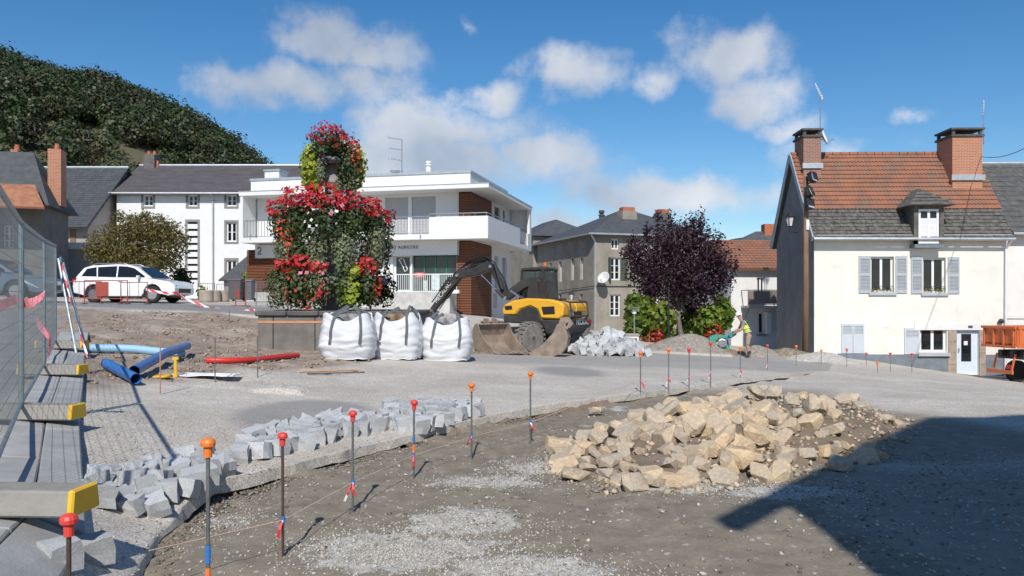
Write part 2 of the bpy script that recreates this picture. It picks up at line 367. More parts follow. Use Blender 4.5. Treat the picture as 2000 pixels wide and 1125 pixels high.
ys = np.concatenate([np.arange(-14, 2.0, .8), np.arange(2.0, 13, .045), np.arange(13, 26, .11), np.arange(26, 46, .45), np.arange(46, 110, 4.0), np.array([110, 150, 220, 320, 500, 900, 1600, 2600.])])
NL, NR = 190, 190
tl = np.linspace(0, 1, NL); tr_ = np.linspace(0, 1, NR)
wl_ = .03 * NL * tl + 34 * tl ** 4.0 + 2500 * tl ** 40; wr_ = .03 * NR * tr_ + 34 * tr_ ** 4.0 + 2500 * tr_ ** 40
def zones(X, Y, side):
    xe = edge_x(Y); fx = fence_x(Y)
    wob = fbm(X, Y, .9, 3, 21) * 1.2
    dirt = np.zeros_like(X); earth = np.zeros_like(X); asph = np.zeros_like(X); patch = np.zeros_like(X)
    if side == 'R':
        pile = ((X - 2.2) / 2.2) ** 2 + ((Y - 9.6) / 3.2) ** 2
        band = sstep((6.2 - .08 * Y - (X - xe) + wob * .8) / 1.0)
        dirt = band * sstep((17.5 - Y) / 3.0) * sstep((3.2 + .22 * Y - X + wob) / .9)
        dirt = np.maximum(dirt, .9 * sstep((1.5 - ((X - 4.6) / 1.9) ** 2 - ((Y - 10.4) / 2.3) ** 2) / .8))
        dirt = np.maximum(dirt, .8 * sstep((8.8 - Y + wob) / 1.2) * sstep((9.5 - X) / 1.5) * sstep((X - 1.5) / 1))  # dirt tone laid over this gravel, deepening the house shadow in the colour
        def el(cx, cy, rx, ry, k=1.0): return k * sstep(1.25 - np.sqrt(((X - cx) / rx) ** 2 + ((Y - cy) / ry) ** 2))
        for e in [(-.75, 5.35, 1.0, .75), (-.35, 6.0, .7, .6), (.1, 4.9, .8, .5), (-.25, 7.35, .75, .4), (.35, 8.0, .7, .5), (.9, 8.55, .8, .45), (-.1, 8.4, .35, .35, .6), (1.5, 7.2, .9, .35), (2.4, 6.9, .8, .4), (-2.2, 6.0, .5, .4, .7),
                  (1.6, 12.6, 1.1, .5, .7), (2.6, 14.6, 1.6, .7, .7), (.8, 4.4, .5, .4, .8), (1.2, 5.6, .6, .4, .45), (1.0, 10.9, .5, .4, .6)]:
            patch = np.maximum(patch, el(*e))
    else:
        poly_y = [5, 8, 11, 14.5, 15.8, 21.4, 24.6, 30, 34]; poly_x = [-7.2, -6.1, -5.3, -4.6, -3.7, -1.3, 1.4, 3.2, 4.5]
        px = np.interp(Y, poly_y, poly_x)
        earth = sstep((px - X + wob * .7) / .7) * sstep((Y - 9.5 + wob) / 2) * sstep((26.2 - Y + .18 * (X + 8)) / .6)
        earth = np.maximum(earth, sstep((px + .5 - X) / .5) * (Y > 24) * (X > -2.5) * sstep((29.5 - Y) / .5))
        asph = np.maximum(sstep((fx - .25 - X) / .15) * sstep((24 - Y) / 2), sstep((Y - 26.3 - .18 * (X + 8)) / .4) * sstep((31.3 - Y - .1 * (X + 8)) / .5) * sstep((-4 - X) / 1.0))
        asph = np.maximum(asph, .75 * sstep((1.1 - np.sqrt(((X + 2.6) / .95) ** 2 + ((Y - 10.2) / 1.5) ** 2) + wob * .25) / .35))
        asph = np.maximum(asph, .8 * sstep((1.05 - np.sqrt(((X - 1.3) / 1.0) ** 2 + ((Y - 18.0) / 1.7) ** 2) + wob * .25) / .5))
        asph = np.maximum(asph, .55 * sstep((Y - 18.5 - .25 * X) / 1.5) * sstep((33 - Y) / 1) * (X > -1.5) * (1 - earth))
    return np.stack([dirt, earth, asph, patch], -1)
def ground_mesh(name, side, m):
    rows = []
    for y in ys:
        xe = float(edge_x(y)); jit = (vnoise(np.array([y]), np.array([0.]), 5.0, 31)[0] - .5) * .05 + (vnoise(np.array([y]), np.array([0.]), 9.0, 33)[0] - .5) * .015
        if not (6 < y < 20): jit = 0
        xs = (xe + jit - wl_) if side == 'L' else (xe + jit + wr_)
        rows.append(np.stack([xs, np.full_like(xs, y)], -1))
    G = np.array(rows); X, Y = G[..., 0], G[..., 1]; XE = edge_x(Y)
    if side == 'L':
        Z = ground_z(np.minimum(X, XE - 1e-4), Y)
        # a lip: vertical face and an undercut, three more columns
        lipx = X[:, :1]; zt = Z[:, :1]; zr = ground_z(XE[:, :1] + .05, Y[:, :1])
        h = np.maximum(zt - zr, 0); f = h * (.74 + .22 * vnoise(Y[:, :1], Y[:, :1] * 0, 3.0, 40))
        und = np.where(h > .06, .09 + .06 * vnoise(Y[:, :1], Y[:, :1] * 0, 4.0, 41), .0)
        X = np.concatenate([lipx - und, lipx - und * .9, lipx + .004, lipx - .012, X[:, 1:]], 1)
        Z = np.concatenate([zt - h - .06, zt - f, zt - f, zt - .006, Z[:, 1:]], 1)
        Y = np.concatenate([Y[:, :1]] * 3 + [Y], 1)
    else:
        Z = ground_z(np.maximum(X, XE + 1e-4), Y)
        h = np.where((Y[:, :1] > 6) & (Y[:, :1] < 22), .12, 0.0)
        crumb = (vnoise(Y[:, :1], Y[:, :1] * 0, 2.6, 44) - .55) * .16 * (h > 0)
        Z[:, :14] += np.maximum(crumb, -.03) * np.exp(-np.arange(14) / 4.5)[None]
        X = np.concatenate([X[:, :1] - .2 * (h > 0), X], 1); Z = np.concatenate([Z[:, :1] - .02, Z], 1); Y = np.concatenate([Y[:, :1], Y], 1)
    nr, nc = X.shape
    idx = np.arange(nr * nc).reshape(nr, nc)
    F = np.stack([idx[:-1, :-1], idx[:-1, 1:], idx[1:, 1:], idx[1:, :-1]], -1).reshape(-1, 4)
    if side == 'L': F = F[:, ::-1]
    me = npmesh(name, np.stack([X, Y, Z], -1).reshape(-1, 3), F, m, smooth=True)
    zn = zones(X, Y, side)
    if side == 'L':
        sm_ = np.ones((nr - 1, nc - 1), bool); sm_[:, 1:3] = False; me.polygons.foreach_set('use_smooth', sm_.ravel())
    if side == 'L': zn[:, :4, :] = (0, 0, 0, 0); zn[:, :2, 0] = 1
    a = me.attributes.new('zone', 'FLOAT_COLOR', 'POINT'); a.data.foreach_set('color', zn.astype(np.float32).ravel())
    o = link(name, me, None); tag(o, kind='structure'); return o

def ground_material():
    m = bpy.data.materials.new('site_ground'); m.use_nodes = True; T = m.node_tree; L = T.links; b = T.nodes['Principled BSDF']; b.inputs['Roughness'].default_value = .95
    b.inputs['Specular IOR Level'].default_value = .2
    tc_ = N(T, 'ShaderNodeTexCoord'); P = tc_.outputs['Object']
    z = N(T, 'ShaderNodeAttribute', attribute_name='zone'); sp = N(T, 'ShaderNodeSeparateColor'); L.new(z.outputs['Color'], sp.inputs[0])
    def noise(s, d=6, r=.6): n = N(T, 'ShaderNodeTexNoise', i_Scale=s, i_Detail=float(d), i_Roughness=r); L.new(P, n.inputs['Vector']); return n.outputs['Fac']
    def vor(s, out='Color'): n = N(T, 'ShaderNodeTexVoronoi', i_Scale=s); L.new(P, n.inputs['Vector']); return n.outputs[out]
    def mr(x, a, b_, c=0.0, d=1.0):
        n = N(T, 'ShaderNodeMapRange'); n.inputs[1].default_value = a; n.inputs[2].default_value = b_; n.inputs[3].default_value = c; n.inputs[4].default_value = d; L.new(x, n.inputs[0]); return n.outputs[0]
    def mix(f, A, B, bt='MIX'):
        n = N(T, 'ShaderNodeMix', data_type='RGBA', blend_type=bt)
        for k, x in (('Factor', f), ('A', A), ('B', B)):
            if isinstance(x, tuple): n.inputs[k].default_value = (*x, 1)
            elif isinstance(x, (int, float)): n.inputs[k].default_value = x
            else: L.new(x, n.inputs[k])
        return n.outputs['Result']
    def mth(op, a, b_):
        n = N(T, 'ShaderNodeMath', operation=op); n.use_clamp = True
        for i, x in enumerate((a, b_)):
            if isinstance(x, (int, float)): n.inputs[i].default_value = x
            else: L.new(x, n.inputs[i])
        return n.outputs[0]
    big = noise(.55, 6, .65); mid = noise(4.0, 6, .65); fine = noise(34, 5, .7)
    sv = N(T, 'ShaderNodeSeparateColor'); L.new(vor(75.0), sv.inputs[0]); stones = sv.outputs[0]
    sv2 = N(T, 'ShaderNodeSeparateColor'); L.new(vor(34.0), sv2.inputs[0]); stones2 = sv2.outputs[1]
    grav = mix(mr(big, .35, .65), (.50, .455, .40), (.65, .605, .545))
    grav = mix(mr(mid, .38, .68, 0, .5), grav, (.47, .41, .34))
    grav = mix(mth('MULTIPLY', stones, .75), mix(1.0, grav, (.62, .62, .62), 'MULTIPLY'), mix(1.0, grav, (1.35, 1.35, 1.35), 'MULTIPLY'))
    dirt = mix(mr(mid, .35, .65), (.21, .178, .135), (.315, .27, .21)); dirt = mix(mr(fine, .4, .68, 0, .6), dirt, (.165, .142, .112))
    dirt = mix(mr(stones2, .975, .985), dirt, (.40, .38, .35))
    earth = mix(mr(mid, .35, .65), (.22, .165, .125), (.37, .305, .245)); earth = mix(mr(big, .52, .66, 0, .75), earth, (.48, .43, .375)); earth = mix(mr(stones2, .9, .93), earth, (.36, .31, .26))
    asph = mix(mr(mid, .35, .65), (.22, .215, .21), (.29, .28, .27)); asph = mix(mr(stones, .8, .95, 0, .35), asph, (.33, .32, .31))
    pale = mix(stones2, (.37, .345, .31), (.60, .575, .53))
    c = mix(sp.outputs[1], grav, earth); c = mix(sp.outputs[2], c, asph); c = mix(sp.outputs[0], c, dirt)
    pm = mr(mth('ADD', mth('MULTIPLY', z.outputs['Alpha'], .42), mth('MULTIPLY', noise(4.5, 9, .74), 1.0)), .76, .83)
    pm = mth('MULTIPLY', pm, mr(z.outputs['Alpha'], .02, .12))
    c = mix(pm, c, pale)
    L.new(c, b.inputs['Base Color'])
    hgt = mth('ADD', mth('MULTIPLY', fine, .55), mth('MULTIPLY', stones, .35)); hgt = mth('ADD', mth('MULTIPLY', hgt, .6), mth('MULTIPLY', mth('MULTIPLY', stones2, pm), .5))
    bp = N(T, 'ShaderNodeBump', i_Strength=.75, i_Distance=.022); L.new(hgt, bp.inputs['Height']); L.new(bp.outputs[0], b.inputs['Normal'])
    return m
GROUND = ground_material()
road = ground_mesh('road', 'L', GROUND)
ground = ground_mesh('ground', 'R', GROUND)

# wooded hill behind the village
HU = [-2600, -900, -300, 0, 90, 180, 250, 330, 400, 460, 510, 560, 640, 800, 1100]
HV = [300, 40, 20, 72, 105, 152, 150, 190, 232, 275, 318, 362, 440, 540, 588]
def hill_z(x, y):
    u = 1000 + x / 300.0 * FPX; top = EYE + (HOR - np.interp(u, HU, HV)) / FPX * 300 - 13.0
    k = sstep((y - 105) / 195.0) ** .8
    k = np.where(y > 300, 1 - .15 * sstep((y - 300) / 200), k)
    n = fbm(x, y, .02, 4, 60) * 10
    return np.maximum(1.2 + (top + n) * k, -3)
hx = np.concatenate([np.linspace(-700, -260, 24), np.linspace(-255, 40, 90)]); hy = np.concatenate([np.linspace(90, 320, 70), np.linspace(330, 520, 12)])
HX, HY = np.meshgrid(hx, hy); HZ = hill_z(HX, HY)
idx = np.arange(HX.size).reshape(HX.shape); HF = np.stack([idx[:-1, :-1], idx[:-1, 1:], idx[1:, 1:], idx[1:, :-1]], -1).reshape(-1, 4)
HILLM = mat('dry_hill_grass', (.15, .12, .07), .95, .3, .05, 0, 1, col2=(.065, .07, .035))
tag(link('hill', npmesh('hill', np.stack([HX, HY, HZ], -1).reshape(-1, 3), HF, HILLM, True), None), kind='structure')
# low far ridge on the right
fx_ = np.linspace(-500, 1400, 90); rows = []
for j, yy in enumerate((700, 800, 900, 1000)):
    zz = np.interp(1000 + fx_ / 900 * FPX, [400, 900, 1250, 1350, 1440, 1520, 1700, 1900, 2600, 3400], [588, 586, 540, 490, 462, 470, 520, 545, 530, 520])
    zz = EYE + (HOR - zz) / FPX * 900
    rows.append([(x, yy, -8 + (z + 8) * (0, .6, 1, .7)[j] + fbm(np.array([x]), np.array([yy]), .03, 3, 70)[0] * 7) for x, z in zip(fx_, zz)])
tag(MB().sheet(rows).build('far_hill', mat('far_wood', (.045, .07, .03), .95, .5, .06, col2=(.025, .04, .02)), smooth=True), kind='structure')

# ------------------------------------------------------------------ foliage helpers
def cards(C, Nn, size, rg, spread=.9, aspect=.62, droop=0.0):
    """leaf-shaped quads at points C facing roughly along Nn"""
    n = len(C); nn = Nn + rg.normal(0, spread, (n, 3)); nn /= np.linalg.norm(nn, axis=1, keepdims=True) + 1e-9
    t = rg.normal(0, 1, (n, 3)); t[:, 2] -= droop; t -= nn * (t * nn).sum(1, keepdims=True); t /= np.linalg.norm(t, axis=1, keepdims=True) + 1e-9
    w = np.cross(nn, t); s = (np.asarray(size) * rg.uniform(.6, 1.35, n))[:, None]
    V = np.stack([C - t * s * .5, C + w * s * aspect * .5 + nn * s * .06, C + t * s * .5, C - w * s * aspect * .5 + nn * s * .06], 1).reshape(-1, 3)
    F = np.arange(4 * n).reshape(n, 4)
    return V, F
def blossoms(C, Nn, size, rg, spread=.4):
    """cupped five- to six-sided flower heads"""
    n = len(C); nn = Nn + rg.normal(0, spread, (n, 3)); nn /= np.linalg.norm(nn, axis=1, keepdims=True) + 1e-9
    t = rg.normal(0, 1, (n, 3)); t -= nn * (t * nn).sum(1, keepdims=True); t /= np.linalg.norm(t, axis=1, keepdims=True) + 1e-9; w = np.cross(nn, t); s = (size * rg.uniform(.6, 1.3, n))[:, None] * .5; V = []
    for k in range(8):
        a = 2 * math.pi * k / 8; r = 1.0 if k % 2 == 0 else .62; V.append(C + (t * math.cos(a) + w * math.sin(a)) * s * r + nn * s * (.25 if k % 2 == 0 else .1))
    return np.stack(V, 1).reshape(-1, 3), np.arange(8 * n).reshape(n, 8)
def tints(n, rg, lo=.55, hi=1.35, hue=.12, per=4):
    v = rg.uniform(lo, hi, (n, 1)); c = np.clip(v * (1 + rg.uniform(-hue, hue, (n, 3))), 0, 3); c = np.concatenate([c, np.ones((n, 1))], 1)
    return np.repeat(c, per, 0)
def blob_points(n, rg, lobes, shell=.55):
    """points through a union of ellipsoid lobes, denser near the skin; returns points and outward normals"""
    L = np.array(lobes, float); w = (L[:, 3] * L[:, 4] * L[:, 5]) ** (2 / 3); k = rg.choice(len(L), n, p=w / w.sum())
    d = rg.normal(0, 1, (n, 3)); d /= np.linalg.norm(d, axis=1, keepdims=True)
    r = shell + (1 - shell) * rg.random(n) ** .7; r *= 1 + .12 * rg.normal(0, 1, n)
    return L[k, :3] + d * L[k, 3:6] * r[:, None], d

# the wood on the hill: one mass
rg = np.random.default_rng(11); TP = []
while len(TP) < 3000:
    x = rg.uniform(-330, -20); y = 120 + 190 * rg.random() ** .75; u = 1000 + x / y * FPX
    if u < -150 or u > 760: continue
    z = float(hill_z(np.array([x]), np.array([y]))[0]); v = HOR - (z - EYE) / y * FPX
    lim = np.interp(u, [-200, 0, 110, 200, 300, 400, 600], [232, 230, 234, 258, 284, 326, 520])
    if v > lim + 8 * rg.normal() and rg.random() > .06: continue
    TP.append((x, y, z))
TP = np.array(TP); NLF = 260; lob = rg.normal(0, 1, (len(TP), 6, 3)); allV = []; allT = []
for i, (x, y, z) in enumerate(TP):
    s = rg.uniform(3.0, 5.6); lb = [(x + lob[i, j, 0] * s * .36, y + lob[i, j, 1] * s * .36, z + s * (.95 + .25 * lob[i, j, 2]), s * .62, s * .62, s * .6) for j in range(6)]
    C, Nn = blob_points(NLF, rg, lb, .8); V, F = cards(C, Nn, 1.0, rg, .3, .85); allV.append(V)
    base = np.array([rg.uniform(.7, 1.3), rg.uniform(.75, 1.2), rg.uniform(.6, 1.1)]) * rg.uniform(.7, 1.25); t = tints(NLF, rg, .85, 1.12, .06); t[:, :3] *= base; allT.append(t)
V = np.concatenate(allV); F = np.arange(len(V)).reshape(-1, 4)
forest = link('forest', npmesh('forest', V, F, leafmat('forest_leaves', (.042, .059, .021), .2), False, np.concatenate(allT)), None)
tag(forest, 'dense green wood covering the steep hill behind the village', 'forest', kind='stuff')
# ------------------------------------------------------------------ building helpers
def brickmat(name, c1, c2, mortar, scale=1.0, bw=.24, bh=.07):
    m = bpy.data.materials.new(name); m.use_nodes = True; T = m.node_tree; b = T.nodes['Principled BSDF']; b.inputs['Roughness'].default_value = .9
    t = N(T, 'ShaderNodeTexCoord'); s = N(T, 'ShaderNodeSeparateXYZ'); T.links.new(t.outputs['Object'], s.inputs[0])
    a = N(T, 'ShaderNodeMath', operation='ADD'); T.links.new(s.outputs[0], a.inputs[0]); T.links.new(s.outputs[1], a.inputs[1])
    c = N(T, 'ShaderNodeCombineXYZ'); T.links.new(a.outputs[0], c.inputs[0]); T.links.new(s.outputs[2], c.inputs[1])
    k = N(T, 'ShaderNodeTexBrick', i_Scale=scale, i_Mortar_Size=.012, i_Brick_Width=bw, i_Row_Height=bh)
    k.inputs['Color1'].default_value = (*c1, 1); k.inputs['Color2'].default_value = (*c2, 1); k.inputs['Mortar'].default_value = (*mortar, 1)
    T.links.new(c.outputs[0], k.inputs['Vector']); T.links.new(k.outputs['Color'], b.inputs['Base Color'])
    bp = N(T, 'ShaderNodeBump', i_Strength=.5, i_Distance=.012, invert=True); T.links.new(k.outputs['Fac'], bp.inputs['Height']); T.links.new(bp.outputs[0], b.inputs['Normal'])
    return m
CHIM = brickmat('brick_courses', (.47, .165, .085), (.39, .125, .07), (.42, .30, .22))
CHIM2 = brickmat('dark_brick_courses', (.30, .13, .09), (.22, .10, .075), (.30, .24, .19))

class Fac:
    """a vertical facade: origin, heading; F(u, v) reads where a photo point lies on it"""
    def __init__(s, x, y, a, zb): s.x, s.y, s.a, s.zb = x, y, R(a), zb; s.c, s.s = math.cos(s.a), math.sin(s.a)
    def __call__(s, u, v, off=0.0):
        ox, oy = s.x - s.s * off, s.y + s.c * off
        k = (u - 1000) / FPX                       # ox + t c = k (oy + t s)
        t = (k * oy - ox) / (s.c - k * s.s); D = oy + t * s.s
        return t, EYE + (HOR - v) / FPX * D - s.zb
    def thing(s, name, label, cat, group=None): return thing(name, label, cat, (s.x, s.y, s.zb), s.a, group)
def wall_open(mb, x0, x1, z0, z1, ops, y=0.0, depth=.2):
    xs = sorted({x0, x1, *[min(max(o[0], x0), x1) for o in ops], *[min(max(o[1], x0), x1) for o in ops]}); zs = sorted({z0, z1, *[min(max(o[2], z0), z1) for o in ops], *[min(max(o[3], z0), z1) for o in ops]})
    for i in range(len(xs) - 1):
        for j in range(len(zs) - 1):
            cx, cz = (xs[i] + xs[i + 1]) / 2, (zs[j] + zs[j + 1]) / 2
            if any(o[0] < cx < o[1] and o[2] < cz < o[3] for o in ops): continue
            mb.add([(xs[i], y, zs[j]), (xs[i + 1], y, zs[j]), (xs[i + 1], y, zs[j + 1]), (xs[i], y, zs[j + 1])], [(0, 1, 2, 3)])
    for (a, b, c, d) in [o[:4] for o in ops]:
        mb.add([(a, y, c), (b, y, c), (b, y, d), (a, y, d), (a, y + depth, c), (b, y + depth, c), (b, y + depth, d), (a, y + depth, d)], [(0, 4, 5, 1), (1, 5, 6, 2), (2, 6, 7, 3), (3, 7, 4, 0)])
    return mb
def window(parent, x0, x1, z0, z1, y=0.0, depth=.18, cols=2, rows=2, fm=None, gm=None, sill=None, surround=None, fw=.06, name='window'):
    fm = fm or WOODW; yf = y + depth - .05
    m = MB(); m.box(x0, x0 + fw, yf, yf + .05, z0, z1); m.box(x1 - fw, x1, yf, yf + .05, z0, z1); m.box(x0 + fw, x1 - fw, yf, yf + .05, z1 - fw, z1); m.box(x0 + fw, x1 - fw, yf, yf + .05, z0, z0 + fw)
    cw = (x1 - x0 - 2 * fw) / cols; rh = (z1 - z0 - 2 * fw) / rows
    for i in range(1, cols): xx = x0 + fw + i * cw; m.box(xx - fw * .6, xx + fw * .6, yf - .004, yf + .05, z0 + fw, z1 - fw)
    for j in range(1, rows): zz = z0 + fw + j * rh; m.box(x0 + fw, x1 - fw, yf + .006, yf + .045, zz - .018, zz + .018)
    w = m.build(name, fm, parent)
    for i in range(cols):
        for j in range(rows):
            a = x0 + fw + i * cw; c = z0 + fw + j * rh
            MB().box(a + .012, a + cw - .012, yf + .024, yf + .034, c + .01, c + rh - .01).build('pane', gm or GLASS, w)
    MB().box(x0 + .005, x1 - .005, yf + .06, yf + .07, z0 + .005, z1 - .005).build('room_shade', BLACKP, w)
    if sill is not None: MB().box(x0 - .1, x1 + .1, y - .09, y - .004, z0 - .12, z0 - .005).build('sill', sill, w)
    if surround is not None:
        s = MB(); t = .14
        s.box(x0 - t, x0 - .003, y - .03, y + .02, z0 - t, z1 + t); s.box(x1 + .003, x1 + t, y - .03, y + .02, z0 - t, z1 + t); s.box(x0 - .003, x1 + .003, y - .03, y + .02, z1 + .003, z1 + t); s.box(x0 - .003, x1 + .003, y - .034, y + .02, z0 - t, z0 - .003)
        s.build('surround', surround, w)
    return w
def shutter(parent, x0, x1, z0, z1, y, m=None, louvres=(), name='shutter'):
    m = m or SHUT; f = .055; b = MB(); yb = y - .045
    b.box(x0, x1, yb + .02, yb + .035, z0, z1)
    b.box(x0, x0 + f, yb, yb + .02, z0, z1); b.box(x1 - f, x1, yb, yb + .02, z0, z1)
    cuts = sorted([z0, *[q for l in louvres for q in l], z1])
    for (a, c) in zip(cuts[0::2], cuts[1::2]): b.box(x0 + f, x1 - f, yb, yb + .02, a, c)
    o = b.build(name, m, parent)
    for (a, c) in louvres:
        n = max(3, int((c - a) / .055)); l = MB()
        for k in range(n):
            zz = a + (k + .5) * (c - a) / n
            l.obox(((x0 + x1) / 2, yb + .012, zz), (x1 - x0 - 2 * f, .006, .045), (R(35), 0, 0))
        tag(l.build('louvre', m, o), kind='stuff')
    return o
def slab(mb, p, t):
    """thin slab on four corner points, thickness t downwards along its normal"""
    p = [Vector(q) for q in p]; n = (p[1] - p[0]).cross(p[3] - p[0]).normalized() * t
    if n.z < 0: n = -n
    return mb.add([q for q in p] + [q - n for q in p], [(0, 1, 2, 3), (7, 6, 5, 4), (0, 4, 5, 1), (1, 5, 6, 2), (2, 6, 7, 3), (3, 7, 4, 0)])
def courses(parent, p, n, m, name, waves=0, amp=.02, step=.025, jitter=0.0, seed=0, gap=.0):
    """roof face p (eave-left, eave-right, ridge-right, ridge-left) laid in n overlapping courses, each its own piece"""
    rg_ = random.Random(seed); p = [Vector(q) for q in p]; nv = (p[1] - p[0]).cross(p[3] - p[0]).normalized()
    if nv.z < 0: nv = -nv
    L = (p[1] - p[0]).length
    for k in range(n):
        a0, a1 = k / n, min(1, (k + 1.0) / n)
        A, B = p[0].lerp(p[3], a0), p[1].lerp(p[2], a0); C, Dd = p[1].lerp(p[2], a1), p[0].lerp(p[3], a1); mb = MB()
        if waves:
            ns = waves * 4; top, bot, low = [], [], []
            for i in range(ns + 1):
                t = i / ns; h = amp * (math.sin(2 * math.pi * i / 4) ) + rg_.uniform(-.003, .003)
                bot.append(A.lerp(B, t) + nv * (step + amp + h)); top.append(Dd.lerp(C, t) + nv * (amp + h * .8 + .004)); low.append(A.lerp(B, t) + nv * .0)
            mb.sheet([low, bot, top])
        else:
            x = 0.0
            while x < 1:
                w = rg_.uniform(.75, 1.3) * .26 / L; x2 = min(1, x + w); j = rg_.uniform(-jitter, jitter); lift = step + rg_.uniform(0, jitter)
                q0 = A.lerp(B, x) ; q1 = A.lerp(B, x2 - .012 / L); q2 = Dd.lerp(C, x2 - .012 / L); q3 = Dd.lerp(C, x)
                dn = (A - Dd).normalized() * j
                mb.add([q0 + nv * lift + dn, q1 + nv * (lift + rg_.uniform(-jitter, jitter) * .4) + dn, q2 + nv * .006, q3 + nv * .006, q0 + dn, q1 + dn], [(0, 1, 2, 3), (4, 5, 1, 0)])
                x = x2
        mb.build(name, m, parent, smooth=False, recalc=False)

# ------------------------------------------------------------------ cream house on the right
f = Fac(12.86, 34.0, -1.5, -2.0); HS = f.thing('cream_house', 'cream two-storey house with orange tiled roof and grey louvred shutters', 'house')
W_ = f(1966, 600)[0]; DEP = 5.2
zt = f(1590, 459)[1]; zp = f(1590, 692)[1]; RZ = 8.38 + 2.0
wA = (*[f(u, 530)[0] for u in (1701, 1746)], f(1720, 571)[1], f(1720, 501)[1]); wB = (*[f(u, 530)[0] for u in (1803, 1847)], f(1820, 572)[1], f(1820, 503)[1])
wC = (*[f(u, 660)[0] for u in (1643, 1687)], f(1660, 690)[1], f(1660, 633)[1]); wD = (*[f(u, 660)[0] for u in (1797, 1849)], f(1820, 688)[1], f(1820, 641)[1])
dr = (*[f(u, 690)[0] for u in (1868, 1912)], f(1890, 732)[1], f(1890, 645)[1]); dm = (*[f(u, 440)[0] for u in (1784, 1825)], f(1805, 478)[1], zt + .01)
wb = MB(); wall_open(wb, 0, W_, zp, zt, [wA, wB, wC, wD, dr[:3] + (dr[3],), dm]); wb.build('wall', CREAM, HS)
PLINTH = mat('plinth_paint', (.17, .20, .23), .85, .2, 2.5, .25, 45, grime=.3)
pb = MB(); pb.box(-.03, dr[0] - .36, -.03, .1, -.3, zp); pb.box(dr[1] + .25, W_, -.03, .1, -.3, zp); pb.build('plinth', PLINTH, HS)
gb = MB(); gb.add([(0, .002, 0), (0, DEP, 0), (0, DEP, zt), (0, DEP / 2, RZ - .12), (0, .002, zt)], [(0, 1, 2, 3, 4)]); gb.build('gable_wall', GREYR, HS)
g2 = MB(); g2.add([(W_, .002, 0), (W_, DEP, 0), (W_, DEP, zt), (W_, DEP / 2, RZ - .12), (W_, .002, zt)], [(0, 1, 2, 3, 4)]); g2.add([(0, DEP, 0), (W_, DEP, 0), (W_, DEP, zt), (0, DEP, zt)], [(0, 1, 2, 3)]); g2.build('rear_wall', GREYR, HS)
EAVE = zt - .02; OV = .38; sl = (RZ - EAVE) / (DEP / 2); ez = EAVE - sl * OV * .25
zs = f(1700, 412, 1.0)[1]; ksp = (zs - ez) / (RZ - ez)
E0, E1, R1, R0 = Vector((-.18, -OV, ez)), Vector((W_ + .1, -OV, ez)), Vector((W_ + .1, DEP / 2, RZ)), Vector((-.18, DEP / 2, RZ))
M0, M1 = E0.lerp(R0, ksp), E1.lerp(R1, ksp)
rf = MB(); slab(rf, [E0, E1, R1, R0], .14); slab(rf, [(-.18, DEP + .3, ez), (W_ + .1, DEP + .3, ez), R1, R0], .14); roof_o = rf.build('roof', SLATE, HS)
TILE = mat('orange_roof_tile', (.34, .14, .082), .9, .3, 1.6, .3, 60, col2=(.215, .115, .08), grime=.8)
off = Vector((0, -.01, .012))
courses(roof_o, [M0 + off, M1 + off, R1 + off, R0 + off], 13, TILE, 'tile_course', waves=52, amp=.02, step=.05, seed=3)
courses(roof_o, [E0 + off, E1 + off, M1 + off, M0 + off], 8, SLATE_OLD, 'slate_course', step=.03, jitter=.016, seed=4)
rg_ = MB()
for k in range(22):
    x = -.15 + k * (W_ + .2) / 22; rg_.tube([(x, DEP / 2, RZ + .02), (x + (W_ + .2) / 22 - .02, DEP / 2, RZ + .035)], [.12, .10], 8)
rg_.build('ridge_tiles', TILE, roof_o)
vb = MB(); vb.bar(E0 + Vector((-.03, 0, -.04)), R0 + Vector((-.03, 0, -.02)), .05, .26); vb.bar(Vector((-.21, DEP + .3, ez - .04)), R0 + Vector((-.03, .02, -.02)), .05, .26); vb.build('verge_board', ZINC, roof_o)
gt = MB(); gt.tube([(-.18, -OV - .06, ez - .03), (W_ + .1, -OV - .06, ez - .06)], .065, 8); gt.build('gutter', ZINC, roof_o)
dp = MB(); dp.tube([(W_ - .02, -OV - .06, ez - .08), (W_ - .08, -.1, ez - .45), (W_ - .1, -.08, .4)], .045, 8); dp.build('downpipe', WOODW, HS)
MB().box(0, W_, -OV + .04, -.004, zt - .06, zt - .02).build('soffit', mat('soffit_board', (.42, .40, .36), .8), roof_o)
for (w, sh) in ((wA, ((1677, 1700), (1749, 1771))), (wB, ((1779, 1801), (1851, 1873)))):
    wi = window(HS, *w, cols=2, rows=1, depth=.2, fw=.085, sill=SHUT)
    lg = MB(); lg.tube([(w[0] + .02, -.03, w[2] + .26), (w[1] - .02, -.03, w[2] + .26)], .012, 6)
    for k in range(7): x = w[0] + .05 + k * (w[1] - w[0] - .1) / 6; lg.tube([(x, -.03, w[2] + .02), (x + .04, -.035, w[2] + .14), (x, -.03, w[2] + .26)], .008, 5)
    lg.build('window_guard', DARKM, wi)
    fl = np.random.default_rng(int(w[0] * 100)); C = np.stack([fl.uniform(w[0] + .05, w[1] - .05, 70), fl.uniform(-.02, .06, 70), fl.uniform(w[2] + .03, w[2] + .2, 70)], 1)
    V, F = cards(C, np.tile((0, -1., .3), (70, 1)), .07, fl); link('sill_flowers', npmesh('sill_flowers', V, F, leafmat('sill_plant', (.30, .28, .06)), False, tints(70, fl)), None, wi)
    for (a, b) in sh:
        x0, x1 = f(a, 530)[0], f(b, 530)[0]; zm = (w[2] + w[3]) / 2
        shutter(HS, x0, x1, w[2] - .03, w[3] + .02, -.004, louvres=((w[2] + .1, zm - .06), (zm + .06, w[3] - .1)))
MB().box(wC[0] - .14, wC[1] + .14, -.012, -.002, wC[2], wC[3] + .14).build('surround', WHITE, HS)
